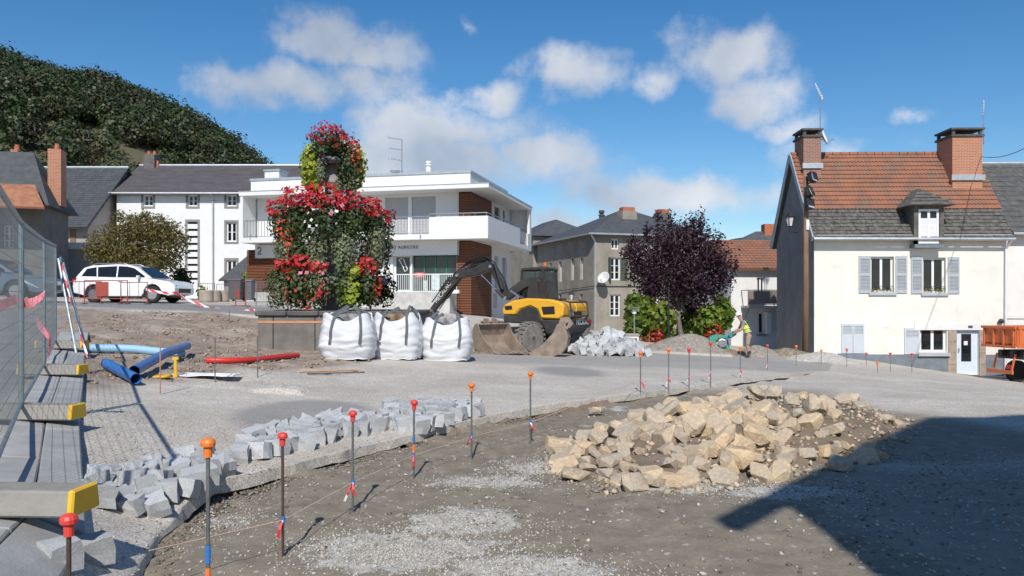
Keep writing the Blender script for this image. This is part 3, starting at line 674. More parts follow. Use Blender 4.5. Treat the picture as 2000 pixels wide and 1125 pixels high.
for (a, b) in ((wC[0], (wC[0] + wC[1]) / 2 - .006), ((wC[0] + wC[1]) / 2 + .006, wC[1])):
    shutter(HS, a, b, wC[2], wC[3], -.014, mat('pale_grey_shutter', (.50, .54, .58), .6, .05), louvres=((wC[3] - .42, wC[3] - .08),))
MB().box(wC[0] - .16, wC[1] + .16, -.13, -.032, wC[2] - .3, wC[2] - .02).build('sill', PLINTH, HS)
wi = window(HS, *wD, cols=2, rows=1, depth=.16, fw=.1)
fr = mat('lace_curtain', (.42, .42, .43), .8, .25, 14)
MB().box(wD[0] + .1, wD[1] - .1, .19, .195, wD[2] + .1, wD[3] - .1).build('curtain', fr, wi)
x0, x1 = f(1766, 660)[0], f(1795, 660)[0]; shutter(HS, x0, x1, wD[2] - .08, wD[3], -.004, mat('pale_grey_shutter', (.5, .54, .58)), louvres=((wD[3] - .4, wD[3] - .1),))
MB().box(wD[0] - .12, wD[1] + .1, -.14, -.032, wD[2] - .16, wD[2] - .01).build('sill', SHUT, HS)
x0, x1 = f(1785, 630)[0], f(1925, 630)[0]; MB().box(x0, x1, -.05, -.003, dr[3] + .01, dr[3] + .30).build('lintel', WHITE, HS)
PILL = mat('door_jamb_stone', (.36, .29, .24), .9, .2, 4, .3, 40)
for (a, b) in ((dr[0] - .36, dr[0] - .003), (dr[1] + .003, dr[1] + .27)):
    for k in range(4): h = (dr[3] - dr[2] + .05) / 4; MB().box(a, b, -.045, .12, dr[2] - .05 + k * h + .006, dr[2] - .05 + (k + 1) * h).build('jamb_stone', PILL, HS, bevel=.01)
db = MB(); DW = mat('pale_blue_door', (.60, .68, .76), .5, .04); a, b, c, d = dr
db.box(a, a + .26, .12, .17, c, d); db.box(b - .26, b, .12, .17, c, d); db.box(a + .26, b - .26, .12, .17, c, c + .55); db.box(a + .26, b - .26, .12, .17, d - .16, d); dd = db.build('door', DW, HS)
MB().box(a + .26, b - .26, .14, .15, c + .55, d - .16).build('pane', GLASS, dd); MB().box(a + .12, a + .16, .06, .12, c + .95, c + 1.12).build('handle', METAL, dd)
MB().box(a + .38, a + .54, .13, .138, c + 1.25, c + 1.42).build('notice', WHITE, dd)
MB().box(a - .2, b + .9, -.75, -.05, c - .55, c - .02).build('door_step', mat('worn_concrete', (.36, .33, .29), .9, .2, 3, .3), HS, bevel=.02)
x0, z0 = f(1732, 634); pl = MB(); pl.box(x0 - .09, x0 + .09, -.02, -.003, z0 - .13, z0 + .13); pl.build('meter_cover', mat('pale_plaque', (.74, .72, .66), .6), HS)
x0, z0 = f(1894, 638); MB().box(x0 - .09, x0 + .09, -.065, -.051, z0 - .05, z0 + .05).build('number_plate', mat('number_plate_blue', (.05, .08, .16), .4), HS)
x0, z0 = f(1952, 627); wlm = MB(); wlm.lathe([(.03, 0), (.1, .02), (.12, .1), (.05, .2)], 8, (x0, -.12, z0 - .1)); wlm.bar((x0, -.12, z0 + .05), (x0, -.002, z0 + .05), .03, .03); wlm.build('wall_lamp', DARKM, HS)
# dormer with its own slate roof
dz1 = f(1805, 405)[1]; xm = (dm[0] + dm[1]) / 2; a, b = dm[0] - .18, dm[1] + .18
D_ = MB(); D_.box(a, dm[0], -.43, 1.3, zt - .2, dz1 + .04); D_.box(dm[1], b, -.43, 1.3, zt - .2, dz1 + .04); D_.box(dm[0], dm[1], -.43, .1, dz1 - .12, dz1 + .04); D_.build('dormer_cheek', SLATE_OLD, roof_o)
dw = window(HS, dm[0] + .02, dm[1] - .02, dm[2] + .02, dz1 - .12, y=-.46, depth=.1, cols=2, rows=2, fw=.09); MB().box(dm[0] + .1, dm[1] - .1, -.395, -.39, dm[2] + .1, dz1 - .5).build('curtain', mat('white_net_curtain', (.68, .68, .70), .8, .2, 30), dw)
MB().box(dm[0] - .16, dm[1] + .16, -.46, -.004, dm[2] - .16, dm[2] - .01).build('sill', PLINTH, dw)
ap = f(1807, 371, .9)[1]; dr_ = MB(); h0 = dz1 + .02; q = [(a - .32, -.75, h0), (b + .34, -.75, h0), (b + .34, 1.6, h0 + .0), (a - .32, 1.6, h0)]; tp = [(xm, .45, ap), (xm, 2.0, ap)]
dr_.add([*q, *tp], [(0, 1, 4), (1, 2, 5, 4), (3, 0, 4, 5), (0, 3, 2, 1)]); dro = dr_.build('dormer_roof', SLATE_OLD, roof_o)
for k in range(5):
    t0, t1 = k / 5, (k + 1) / 5; A, B, T_ = Vector(q[0]), Vector(q[1]), Vector(tp[0]); mb = MB(); n_ = (B - A).cross(T_ - A).normalized() * .03
    if n_.y > 0: n_ = -n_
    mb.add([A.lerp(T_, t0) + n_ * 1.6, B.lerp(T_, t0) + n_ * 1.6, B.lerp(T_, t1) + n_ * .3, A.lerp(T_, t1) + n_ * .3, A.lerp(T_, t0), B.lerp(T_, t0)], [(0, 1, 2, 3), (4, 5, 1, 0)]); mb.build('slate_course', SLATE_OLD, dro)
# chimneys on the ridge
def chimney(parent, x0, x1, y0, y1, z0, z1, m, cap=True, pots=0, name='chimney'):
    o = MB().box(x0, x1, y0, y1, z0, z1).build(name, m, parent)
    if cap:
        c = MB(); c.box(x0 - .07, x1 + .07, y0 - .07, y1 + .07, z1 + .001, z1 + .09)
        for (px, py) in ((x0, y0), (x1 - .12, y0), (x0, y1 - .12), (x1 - .12, y1 - .12)): c.box(px, px + .12, py, py + .12, z1 + .09, z1 + .30)
        c.box(x0 - .08, x1 + .08, y0 - .08, y1 + .08, z1 + .30, z1 + .38); c.build('chimney_cap', mat('sooty_cap', (.09, .085, .08), .9, .3, 6, .3), o)
    for k in range(pots):
        px = x0 + (k + .5) * (x1 - x0) / pots; MB().lathe([(.12, 0), (.13, .05), (.1, .3), (.12, .34)], 10, (px, (y0 + y1) / 2, z1)).build('chimney_pot', BRICK, o)
    return o
xa, xb = f(1562, 290, 2.2)[0], f(1596, 290, 2.2)[0]; chimney(roof_o, xa, xb, 1.7, 2.9, RZ - 1.6, f(1580, 272, 2.2)[1], CHIM2)
MB().box(xa - .06, xb + .06, 1.62, 1.7, f(1580, 323, 1.6)[1] - .12, f(1580, 318, 1.6)[1]).build('flashing', ZINC, roof_o)
xa, xb = f(1852, 290, 1.6)[0], f(1910, 290, 1.6)[0]; chimney(roof_o, xa, xb, 1.25, 2.6, RZ - 2.4, f(1880, 268, 1.4)[1], CHIM)
MB().box(xa - .06, xb + .08, 1.16, 1.25, f(1880, 352, 1.2)[1], f(1880, 341, 1.2)[1]).build('flashing', ZINC, roof_o)

def yagi(p, h, head, lab, tilt, n=9):
    t = thing('television_antenna', lab, 'antenna', p)
    MB().tube([(0, 0, 0), (0, 0, h)], .022, 6).build('mast', METAL, t)
    b = MB(); d = Vector((math.cos(tilt), -.35, math.sin(tilt))).normalized(); c = Vector((0, 0, h - .05))
    b.bar(c - d * head * .3, c + d * head * .7, .03, .03)
    for k in range(n):
        q = c + d * head * (-.3 + k / (n - 1)); w = .26 - .012 * k; b.tube([q - Vector((.5, .8, 0)) * w * .5 - Vector((0, 0, w * .35)), q + Vector((.5, .8, 0)) * w * .5 + Vector((0, 0, w * .35))], .02, 5)
    b.build('yagi_head', mat('antenna_alloy', (.62, .60, .58), .5, .1), t); return t
def worldpt(fc, x, y, z): return Vector((fc.x + x * fc.c - y * fc.s, fc.y + x * fc.s + y * fc.c, fc.zb + z))
p = at(1602, 290, 36.2); yagi(p, at(1602, 182, 36.2).z - p.z, .75, 'tall thin television aerial beside the left brick chimney of the cream house', R(125))
p = at(1921, 282, 35.4); yagi(p, at(1921, 212, 35.4).z - p.z, .5, 'television aerial bracketed to the big right brick chimney', R(100), 6)
def dish(p, r, lab, az, tilt, m):
    t = thing('satellite_dish', lab, 'satellite dish', p, az)
    b = MB(); prof = [(r * k / 6, .35 * r * (k / 6) ** 2) for k in range(7)]; b.lathe([(max(.004, a), h) for a, h in prof] + [(r * .97, .35 * r - .03)] + [(max(.004, a) * .98, h - .02) for a, h in reversed(prof[:-1])], 20)
    b.build('reflector', m, t, smooth=True, rot=(R(90) - tilt, 0, 0))
    a = MB(); a.tube([(0, .02, -.05), (0, .3, -.15)], .03, 6); a.tube([(0, -.1, -r * .8), (0, -r * 1.1, -r * .3)], .015, 6); a.obox((0, -r * 1.12, -r * .25), (.06, .1, .06)); a.build('feed_arm', METAL, t)
    return t
dish(at(1607, 270, 35.9), .36, 'white satellite dish on the left chimney of the cream house', R(58), R(20), mat('dish_white', (.75, .75, .75), .5))
# street lantern on a bracket and the pole in front of the gable
def lantern(p, s, lab, bracket):
    t = thing('wall_lantern', lab, 'lantern', p)
    b = MB(); b.lathe([(.02 * s, .62 * s), (.10 * s, .56 * s), (.2 * s, .44 * s), (.24 * s, .42 * s), (.24 * s, .40 * s)], 6); b.lathe([(.10 * s, -.02 * s), (.13 * s, 0), (.10 * s, .01 * s)], 6)
    for k in range(6): a = k * math.pi / 3; b.bar((.12 * s * math.cos(a), .12 * s * math.sin(a), 0), (.22 * s * math.cos(a), .22 * s * math.sin(a), .41 * s), .02 * s, .02 * s)
    b.build('lantern_frame', BLACKP, t); MB().lathe([(.10 * s, .015 * s), (.2 * s, .395 * s)], 6).build('lantern_glass', mat('frosted_glass', (.72, .73, .72), .35), t)
    k = MB(); k.tube([(0, 0, -.02 * s), (0, 0, -.25 * s), *bracket], .018, 6); k.build('bracket', DARKM, t); return t
p = at(1543, 442, 36.0); lantern(p, 1.0, 'black street lantern on a bracket on the grey gable', [(.35, .1, -.28), (worldpt(f, 0, 2.0, 0).x - p.x - .005, .2, -.28)])
g = gz(12.5, 33.3); t = thing('utility_pole', 'brown wooden utility pole with floodlights in front of the grey gable', 'utility pole', (at(1573, 690, 33.3).x, 33.3, g - .2))
PW = mat('pole_wood', (.22, .13, .08), .9, .3, 6, .3, 30, stretch=(1, 1, .15))
hp = at(1575, 345, 33.3).z - g + .2; MB().tube([(0, 0, 0), (.02, 0, hp * .5), (.03, 0, hp)], [.13, .115, .095], 10).build('pole', PW, t, smooth=True)
for k, (u, v, yaw) in enumerate(((1587, 346, .5), (1581, 374, .9), (1581, 398, .2))):
    q = at(u, v, 33.0) - Vector(t.location); b = MB(); b.obox(q, (.34, .28, .42), (R(-25), R(12), yaw)); fo = b.build('floodlight', BLACKP, t, bevel=.03)
    MB().obox(q + Vector((.02, -.16, -.05)), (.26, .02, .3), (R(-25), R(12), yaw)).build('lens', mat('lamp_glass', (.35, .38, .4), .15), fo)
    MB().bar(q + Vector((0, .05, -.2)), (.03, 0, q.z - .25), .04, .04).build('arm', DARKM, fo)
MB().box(-.02, .1, -.16, -.1, at(1573, 440, 33.3).z - g, at(1573, 430, 33.3).z - g + .2).build('junction_box', WHITE, t)
# neighbour to the right
f2 = Fac(*worldpt(f, W_ + .06, .25, 0)[:2], -1.5, -2.6); NB = f2.thing('neighbour_house', 'white rendered house with weathered slate roof at the right edge', 'house')
h = f2(1985, 452)[1]; rz = f2(1960, 320, 3.4)[1]; w2 = 7.0
nb = MB(); wop = (2.2, 3.3, 3.6, 5.0); wall_open(nb, 0, w2, 0, h, [wop]); nb.add([(0, .01, 0), (0, 6.8, 0), (0, 6.8, h), (0, 3.4, rz - .1), (0, .01, h)], [(0, 1, 2, 3, 4)]); nb.add([(w2, 0, 0), (w2, 6.8, 0), (w2, 6.8, h), (w2, 3.4, rz - .1), (w2, 0, h)], [(0, 1, 2, 3, 4)]); nb.build('wall', WHITE, NB)
window(NB, *wop, sill=SHUT)
MB().box(.01, w2, -.05, -.003, f2(1985, 622)[1], f2(1985, 615)[1]).build('string_course', WHITE, NB)
rr = MB(); slab(rr, [(.12, -.4, h - .1), (w2, -.4, h - .1), (w2, 3.4, rz), (-.05, 3.4, rz)], .12); slab(rr, [(-.05, 7.2, h - .1), (w2, 7.2, h - .1), (w2, 3.4, rz), (-.05, 3.4, rz)], .12); ro = rr.build('roof', SLATE_OLD, NB)
courses(ro, [(.12, -.41, h - .085), (w2, -.41, h - .085), (w2, 3.39, rz + .012), (-.05, 3.39, rz + .012)], 14, mat('grey_slate', (.12, .12, .115), .85, .3, 4, .3, 26, col2=(.07, .07, .07)), 'slate_course', step=.02, jitter=.01, seed=9)
MB().tube([(-.05, 3.4, rz + .02), (w2, 3.4, rz + .02)], .09, 8).build('ridge', ZINC, ro); MB().tube([(.1, -.46, h - .13), (w2, -.46, h - .15)], .06, 8).build('gutter', ZINC, ro)
cb = MB(); a, b = at(1915, 306, 35.2), at(2040, 268, 24); pts = [a.lerp(b, k / 12) - Vector((0, 0, .25 * math.sin(math.pi * k / 12))) for k in range(13)]; tag(cb.tube(pts, .014, 5).build('overhead_cable', BLACKP), 'thin black overhead cable running off from the right brick chimney', 'cable')
# ------------------------------------------------------------------ the bank with balconies
f = Fac(-14.7, 43.2, -13.3, 0.4); BK = f.thing('bank_building', 'white flat-roofed bank with balconies and brown slatted corner column', 'bank')
WB = 13.87; DB = 10.5
def cz(v, D=40.0): return EYE + (HOR - v) / FPX * D - .4
zb0, zb1 = cz(465), cz(421); zf0, zf1 = cz(366), cz(358); zpar = cz(333, 41.5); ztr = cz(570, 41.4); IN = 1.3
SLT = mat('brown_timber_slat', (.24, .088, .04), .6, .25, 3, .1, 40, stretch=(.3, .3, 8)); WH = mat('bank_white', (.71, .71, .70), .75, .03, 1.5, .06, 60)
GREYW = mat('shaded_loggia_grey', (.62, .61, .59), .85, .05, 2, .1)
# lower block
gw = [f(805, 530, IN)[0], f(892, 530, IN)[0]]; gd = [f(768, 530, IN)[0], f(803, 530, IN)[0]]; zdoor = cz(488, 41.4)
XR = WB - IN
lw = MB(); wall_open(lw, 0.3, XR, ztr, zb0 + .02, [(gd[0], gd[1], ztr, zdoor), (gw[0], gw[1], ztr + .05, zdoor)], y=IN, depth=.3); lw.add([(.3, IN, ztr), (.3, DB - .3, ztr), (.3, DB - .3, zb0), (.3, IN, zb0)], [(0, 1, 2, 3)])
sidew = [(5.0, 5.9, ztr + .3, zdoor), (6.9, 8.0, ztr + .2, zdoor)]
tmp = MB(); wall_open(tmp, 0, DB - IN - .3, 0, zb0 + .02, [(a, b, c, d) for a, b, c, d in sidew] + [(4.7, 5.6, .9, 1.75)], y=0, depth=.2)
lw.v and None
lw.add([(XR - p_[1], IN + p_[0], p_[2]) for p_ in tmp.v], tmp.f); lw.build('ground_floor_wall', WH, BK)
for (a, b, c, d) in sidew + [(4.7, 5.6, .9, 1.75)]:
    ww = MB(); ww.box(XR - .17, XR - .12, IN + a, IN + b, c, d); o = ww.build('window', GLASS, BK); k = MB()
    for q in range(5): yy = IN + a + .03 + q * (b - a - .06) / 4; k.box(XR - .12, XR - .08, yy - .015, yy + .015, c, d)
    k.build('window_bars', WOODW, o)
# base and terrace
CONC = mat('terrace_concrete', (.50, .49, .47), .9, .18, 2, .2, 30, grime=.2)
tb = MB(); tb.box(.2, XR - .72, IN - 1.25, IN - .003, -.8, ztr - .002); tb.box(.3, XR - .003, IN + .003, DB - .4, -.8, ztr - .004); tb.build('terrace_wall', CONC, BK)
MB().box(f(872, 560)[0], f(898, 560)[0], -.2, IN - 1.26, cz(573, 40), cz(566, 40)).build('wall_shelf', WH, BK)
# slats: front wall left, corner column
def slats(x0, x1, y, z0, z1, pitch=.085, face='y', sign=-1):
    m = MB(); n = int((z1 - z0) / pitch)
    for k in range(n):
        z = z0 + k * pitch
        if face == 'y': m.box(x0, x1, y - .06, y - .015, z, z + pitch * .55)
        else: m.box(y + .015, y + .06, x0, x1, z, z + pitch * .55)
    return m
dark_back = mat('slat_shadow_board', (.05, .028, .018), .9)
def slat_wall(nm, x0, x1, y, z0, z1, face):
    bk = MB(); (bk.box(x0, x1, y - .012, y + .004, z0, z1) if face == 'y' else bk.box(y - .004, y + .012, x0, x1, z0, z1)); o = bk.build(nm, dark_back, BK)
    tag(slats(x0, x1, y, z0, z1, face=face).build('timber_slats', SLT, o), kind='stuff'); return o
slat_wall('slatted_panel', f(483, 530, IN)[0], f(640, 530, IN)[0], IN - .005, ztr, zb0 - .3, 'y')
slat_wall('column_cladding', XR - .72, XR + .06, IN - .005, -.5, zb0, 'y'); slat_wall('column_cladding', IN - .06, IN + 4.2, XR + .005, -.5, zb0, 'x')
slat_wall('column_cladding', XR - .62, XR + .06, IN - .005, zb0 + .27, zf0, 'y'); slat_wall('column_cladding', IN - .06, IN + 4.2, XR + .005, zb0 + .27, zf0, 'x')
# sign band with the lettering
sb = MB(); sb.box(f(640, 477, .9)[0], f(893, 477, .9)[0], .86, IN - .004, zb0 - .75, zb0 - .004); so = sb.build('sign_band', WH, BK)
DKT = mat('dark_letters', (.03, .035, .035), .5)
tm = text_mesh('CRÉDIT AGRICOLE', .36, .012, 'sign_lettering'); xs_, zs_ = f(778, 477, .86); to = link('sign_lettering', tm, DKT, so, (f(817, 477, .86)[0] - 1.0, .855, zb0 - .33), (R(90), 0, 0)); tag(to, 'dark capital letters on the white band over the entrance')
sc_ = (2.0) / max(1e-3, to.dimensions.x); to.scale = (sc_, sc_ * .95, 1)
tb2 = MB(); tb2.box(.35, 1.9, .9, IN - .01, zb0 - .78, zb0 - .05); tb2.build('sign_band', WH, BK)
lm_ = MB(); lm_.tube([(.52, .89, zb0 - .28), (.60, .89, zb0 - .20), (.70, .89, zb0 - .24), (.72, .89, zb0 - .36), (.60, .89, zb0 - .48), (.54, .89, zb0 - .56), (.74, .89, zb0 - .57)], .03, 6); lm_.build('sign_emblem', mat('emblem_dark_green', (.06, .10, .09), .5), BK)
for u_ in (490, 822): x_, z_ = f(u_, 462); MB().tube([(x_, .02, z_ + .06), (x_, -.12, z_ + .04), (x_, -.14, z_ - .06)], .025, 6).build('drain_spout', METAL, BK)
# entrance door, shopfront
DG = mat('shop_glass', (.03, .05, .05), .08, .4, 1.0); GRN = mat('green_frame', (.03, .16, .11), .4)
do = MB(); a, b = gd; y = IN + .12; do.box(a, a + .12, y, y + .08, ztr, zdoor); do.box(b - .12, b, y, y + .08, ztr, zdoor); do.box(a + .12, b - .12, y, y + .08, zdoor - .32, zdoor - .14); do.box(a + .12, b - .12, y, y + .08, ztr, ztr + .12); dof = do.build('entrance_door', WOODW, BK)
MB().box(a + .1, b - .1, y + .03, y + .045, ztr + .1, zdoor - .02).build('pane', DG, dof)
lg = MB(); xm, zm = (a + b) / 2, (ztr + zdoor) / 2 + .4
lg.bar((xm - .22, y - .01, zm + .25), (xm + .05, y - .01, zm - .2), .02, .05, (1, 0, 1)); lg.bar((xm - .22, y - .01, zm + .25), (xm - .02, y - .01, zm + .32), .02, .04); lg.bar((xm + .02, y - .01, zm + .3), (xm + .26, y - .01, zm - .28), .02, .05, (1, 0, 1)); lg.tube([(xm + .02, y - .01, zm - .2), (xm + .12, y - .01, zm - .4), (xm + .26, y - .01, zm - .3)], .025, 6); lg.build('logo_decal', WOODW, dof)
a, b = gw; so2 = MB(); y = IN + .2
for k in range(5): xx = a + k * (b - a) / 4; so2.box(max(a, xx - .04), min(b, xx + .04), y, y + .06, ztr + .05, zdoor)
so2.box(a, b, y - .005, y + .06, zdoor - .1, zdoor - .02); sf = so2.build('shopfront', GRN, BK)
for k in range(4): x0 = a + k * (b - a) / 4 + .05; MB().box(x0, x0 + (b - a) / 4 - .1, y + .02, y + .03, ztr + .06, zdoor - .1).build('pane', DG, sf)
MB().box(a + .08, a + .62, y - .03, y - .01, ztr + .78, ztr + 1.05).build('notice', mat('red_notice', (.65, .05, .05), .5), sf)
for z_ in (.86, .93, .98): MB().box(a + .2, a + .48, y - .034, y - .031, ztr + z_, ztr + z_ + .018).build('notice_print', WOODW, sf)
MB().box(a + 1.05, a + 1.45, y - .03, y - .01, ztr + .1, ztr + .95).build('poster', mat('pale_poster', (.55, .68, .66), .6, .3, 6), sf)
MB().box(a + .55, a + .8, y - .03, y - .01, ztr + .08, ztr + .62).build('poster', mat('grey_poster', (.5, .56, .5), .6, .4, 9), sf)
def railing(parent, p0, p1, zlo, zhi, n, m, rb=.018, ax='x', nm='railing'):
    r = MB()
    for (z, t) in ((zhi, .05), (zlo, .035)):
        r.bar((*p0, z), (*p1, z), t, t)
    for k in range(n + 1):
        x = p0[0] + (p1[0] - p0[0]) * k / n; yy = p0[1] + (p1[1] - p0[1]) * k / n; r.bar((x, yy, zlo), (x, yy, zhi - .02), rb, rb, (0, 1, 0))
    return tag(r.build(nm, m, parent))
railing(BK, (f(755, 550, .15)[0], .15), (f(892, 550, .15)[0], .15), ztr + .02, cz(535, 40.4), 34, WOODW, .026, nm='terrace_railing')
# balcony slab, parapets
bs = MB(); bs.box(0, WB, 0, DB, zb0, zb0 + .25); bs.build('balcony_slab', WH, BK)
xp = f(838, 440)[0]
pr = MB(); pr.box(xp, WB, -.004, .14, zb0 - .004, zb1); pr.box(WB - .14, WB + .004, .14, 7.3, zb0 - .004, zb1); pr.box(WB - .14, WB + .004, 9.4, DB + .004, zb0 - .004, zb1 - .1); pr.build('balcony_parapet', WH, BK)
hr = MB(); hr.tube([(xp, .07, zb1 + .16), (WB - .07, .07, zb1 + .16), (WB - .07, 7.3, zb1 + .16)], .025, 6)
for q in range(6): hr.tube([(xp + (WB - xp - .1) * q / 5, .07, zb1), (xp + (WB - xp - .1) * q / 5, .07, zb1 + .16)], .015, 5)
for q in range(1, 6): hr.tube([(WB - .07, 7.3 * q / 5, zb1), (WB - .07, 7.3 * q / 5, zb1 + .16)], .015, 5)
hr.build('handrail', METAL, BK)
railing(BK, (.22, .08), (xp - .02, .08), zb0 + .33, zb1 + .05, 62, METAL, .022, nm='balcony_railing')
railing(BK, (WB - .07, 7.32), (WB - .07, 9.38), zb0 + .33, zb1 + .05, 10, METAL, .022, nm='balcony_railing')
# upper wall with roller shutters, end wall, roof
s1 = [f(752, 410, IN)[0], f(797, 410, IN)[0]]; s2 = [f(804, 410, IN)[0], f(851, 410, IN)[0]]; s3 = [f(548, 410, IN)[0], f(590, 410, IN)[0]]; zsh = zb0 + .27; zst = zsh + 2.1
uw = MB(); ops = [(s[0], s[1], zsh, zst) for s in (s1, s2, s3)]; wall_open(uw, .25, XR, zb0 + .25, zf0, ops, y=IN, depth=.15)
tmp = MB(); so_ = [(5.0, 6.3, zsh + .6, zst), (7.0, 7.6, zsh, zst)]; wall_open(tmp, 0, DB - IN - .3, zb0 + .25, zf0, so_, y=0, depth=.15); uw.add([(XR - p_[1], IN + p_[0], p_[2]) for p_ in tmp.v], tmp.f); uw.build('upper_wall', WH, BK)
for s in (s1, s2, s3):
    r = MB(); n = 26
    for k in range(n): z = zsh + k * (zst - zsh) / n; r.box(s[0], s[1], IN + .09 + (.012 if k % 2 else 0), IN + .14, z, z + (zst - zsh) / n)
    r.build('roller_shutter', mat('roller_grey', (.42, .42, .44), .6, .05), BK)
for (a, b, c, d) in so_: MB().box(XR - .13, XR - .1, IN + a, IN + b, c, d).build('window', GLASS, BK)
ew = MB(); ew.box(0, .16, -.004, IN + .5, zb0 - .004, zf0); ew.box(WB - .16, WB, DB - .5, DB, zb0 + .25, zf0); ew.box(.16, WB - .16, DB - .16, DB, zb0 + .25, zf0); ew.build('end_wall', WH, BK)
MB().box(-.05, WB + .05, -.05, DB + .05, zf0, zf1).build('roof_slab', WH, BK)
MB().box(-.07, WB + .07, -.07, DB + .07, zf1 + .002, zf1 + .04).build('roof_flashing', ZINC, BK)
xl = f(490, 345, IN)[0]; up = MB(); up.box(xl, XR, IN, DB - 1.2, zf1 + .04, zpar - .1); up.build('roof_upstand', WH, BK)
MB().box(xl - .05, XR + .05, IN - .05, DB - 1.15, zpar - .1, zpar + .03).build('coping', ZINC, BK)
c = MB(); x0, x1 = f(517, 330, 4)[0], f(545, 330, 4)[0]; c.box(x0, x1, 4, 5, zf1, cz(322, 45)); co = c.build('chimney', WH, BK); MB().box(x0 - .06, x1 + .06, 3.94, 5.06, cz(322, 45) + .001, cz(318, 45)).build('chimney_cap', ZINC, co)
def vent(u, v0, v1, off, w):
    x, z0 = f(u, v0, off); z1 = f(u, v1, off)[1]; b = MB(); b.lathe([(w, 0), (w, (z1 - z0) * .55), (w * 1.35, (z1 - z0) * .58), (w * 1.2, (z1 - z0) * .66), (w * .8, (z1 - z0) * .7), (w * 1.1, (z1 - z0) * .85), (w * .9, z1 - z0)], 10, (x, off, z0)); b.build('roof_vent', WH, BK)
vent(837, 336, 315, 3.5, .16); vent(772, 337, 332, 3.5, .25)
p = at(785, 336, 44.0); t = thing('roof_antenna', 'tall three-armed television aerial on the bank roof', 'antenna', p); hh = at(785, 272, 44).z - p.z; MB().tube([(0, 0, 0), (0, 0, hh)], .025, 6).build('mast', METAL, t)
for k, z in enumerate((hh * .98, hh * .66, hh * .34)):
    b = MB(); b.bar((.05, 0, z), (-.75 + .1 * k, -.2, z + .1), .03, .03)
    for q in range(5): xx = -.1 - q * .15; b.tube([(xx, .12, z + .02 - xx * .1), (xx, -.3, z + .02 - xx * .1)], .01, 5)
    b.build('antenna_arm', METAL, t)
MB().tube([(.02, 0, 0), (.0, 0, .05)], .05, 6).build('foot', METAL, t)

# ------------------------------------------------------------------ white three-storey building behind
f = Fac(-26.97, 54.5, 0.0, 1.0); WHB = f.thing('white_building', 'long white three-storey building with dark slate roof and stone window surrounds', 'building')
L_ = f(600, 450)[0]; e = f(300, 377)[1]; ops = []
def rect(f, u0, u1, v0, v1): return (f(u0, v0)[0], f(u1, v0)[0], f(u0, v1)[1], f(u0, v0)[1])
W3 = [rect(f, *q) for q in ((280, 299, 381, 403), (367, 386, 381, 403), (442, 462, 381, 403), (442, 462, 434, 472), (442, 462, 508, 556))]
stair = rect(f, 366, 386, 433, 556)
wb = MB(); wall_open(wb, 0, L_, 0, e, W3 + [stair]); wb.add([(0, 0, 0), (0, 8, 0), (0, 8, e), (0, 4, e + 2.4), (0, 0, e)], [(0, 1, 2, 3, 4)]); wb.add([(L_, 0, 0), (L_, 8, 0), (L_, 8, e), (L_, 4, e + 2.4), (L_, 0, e)], [(0, 1, 2, 3, 4)]); wb.build('wall', mat('bright_white_render', (.72, .72, .72), .9, .04, 1.5, .1), WHB)
for w in W3: window(WHB, *w, surround=SURR, rows=2, fw=.09)
sm = MB(); n = 9
for k in range(n):
    z = stair[2] + k * (stair[3] - stair[2]) / n; sm.box(stair[0], stair[1], .02, .14, z, z + .32)
sto = sm.build('stair_window_grille', WOODW, WHB); MB().box(stair[0], stair[1], .15, .17, stair[2], stair[3]).build('pane', GLASS, sto)
s = MB(); t_ = .15; s.box(stair[0] - t_, stair[0] - .003, -.03, .02, stair[2] - t_, stair[3] + t_); s.box(stair[1] + .003, stair[1] + t_, -.03, .02, stair[2] - t_, stair[3] + t_); s.box(stair[0], stair[1], -.03, .02, stair[3] + .003, stair[3] + t_); s.build('surround', SURR, sto)
rz = f(400, 324, 4.0)[1]; rb = MB(); slab(rb, [(-.3, -.5, e - .05), (L_ + .3, -.5, e - .05), (L_ + .3, 4, rz), (-.3, 4, rz)], .15); slab(rb, [(-.3, 8.5, e - .05), (L_ + .3, 8.5, e - .05), (L_ + .3, 4, rz), (-.3, 4, rz)], .15); ro = rb.build('roof', mat('purple_slate', (.105, .095, .10), .8, .2, 1.2, .2, 30, stretch=(1, 1, 5)), WHB)
courses(ro, [(-.3, -.51, e - .035), (L_ + .3, -.51, e - .035), (L_ + .3, 3.99, rz + .012), (-.3, 3.99, rz + .012)], 20, MATS['purple_slate'], 'slate_course', step=.02, jitter=.006, seed=12)
MB().tube([(-.3, 4, rz + .03), (L_ + .3, 4, rz + .03)], .1, 8).build('ridge', ZINC, ro); MB().tube([(-.3, -.56, e - .08), (L_, -.56, e - .1)], .07, 8).build('gutter', ZINC, ro)
xx = f(417, 450)[0]; MB().tube([(xx, -.5, e - .1), (xx, -.1, e - .5), (xx, -.08, .2)], .05, 8).build('downpipe', ZINC, WHB)
MB().tube([(f(390, 390)[0], -.03, e - .55), (xx, -.03, e - .6), (f(440, 390)[0], -.03, e - .55)], .02, 5).build('wall_cable', WOODW, WHB)
chimney(ro, .2, 1.0, 3.5, 4.5, rz - .6, rz + .75, STONE, cap=False, pots=2)
MB().box(f(305, 322, 4)[0], f(312, 322, 4)[0], 3.8, 4.4, rz - .2, rz + .35).build('chimney_stub', BRICK, ro)
# dark annexe and bins at the right foot of it
p = at(462, 575, 50); t = thing('slate_shed', 'small dark lean-to shed between white building and bank', 'shed', (p.x, p.y, gz(p.x, p.y)))
b = MB(); b.box(-.8, 1.0, 0, 2.0, 0, 1.3); b.build('shed_wall', GREYR, t); r_ = MB(); slab(r_, [(-1.0, -.4, 1.2), (1.1, -.4, 1.2), (1.1, 2, 3.0), (.2, 2, 3.0)], .08); r_.build('shed_roof', SLATE, t)
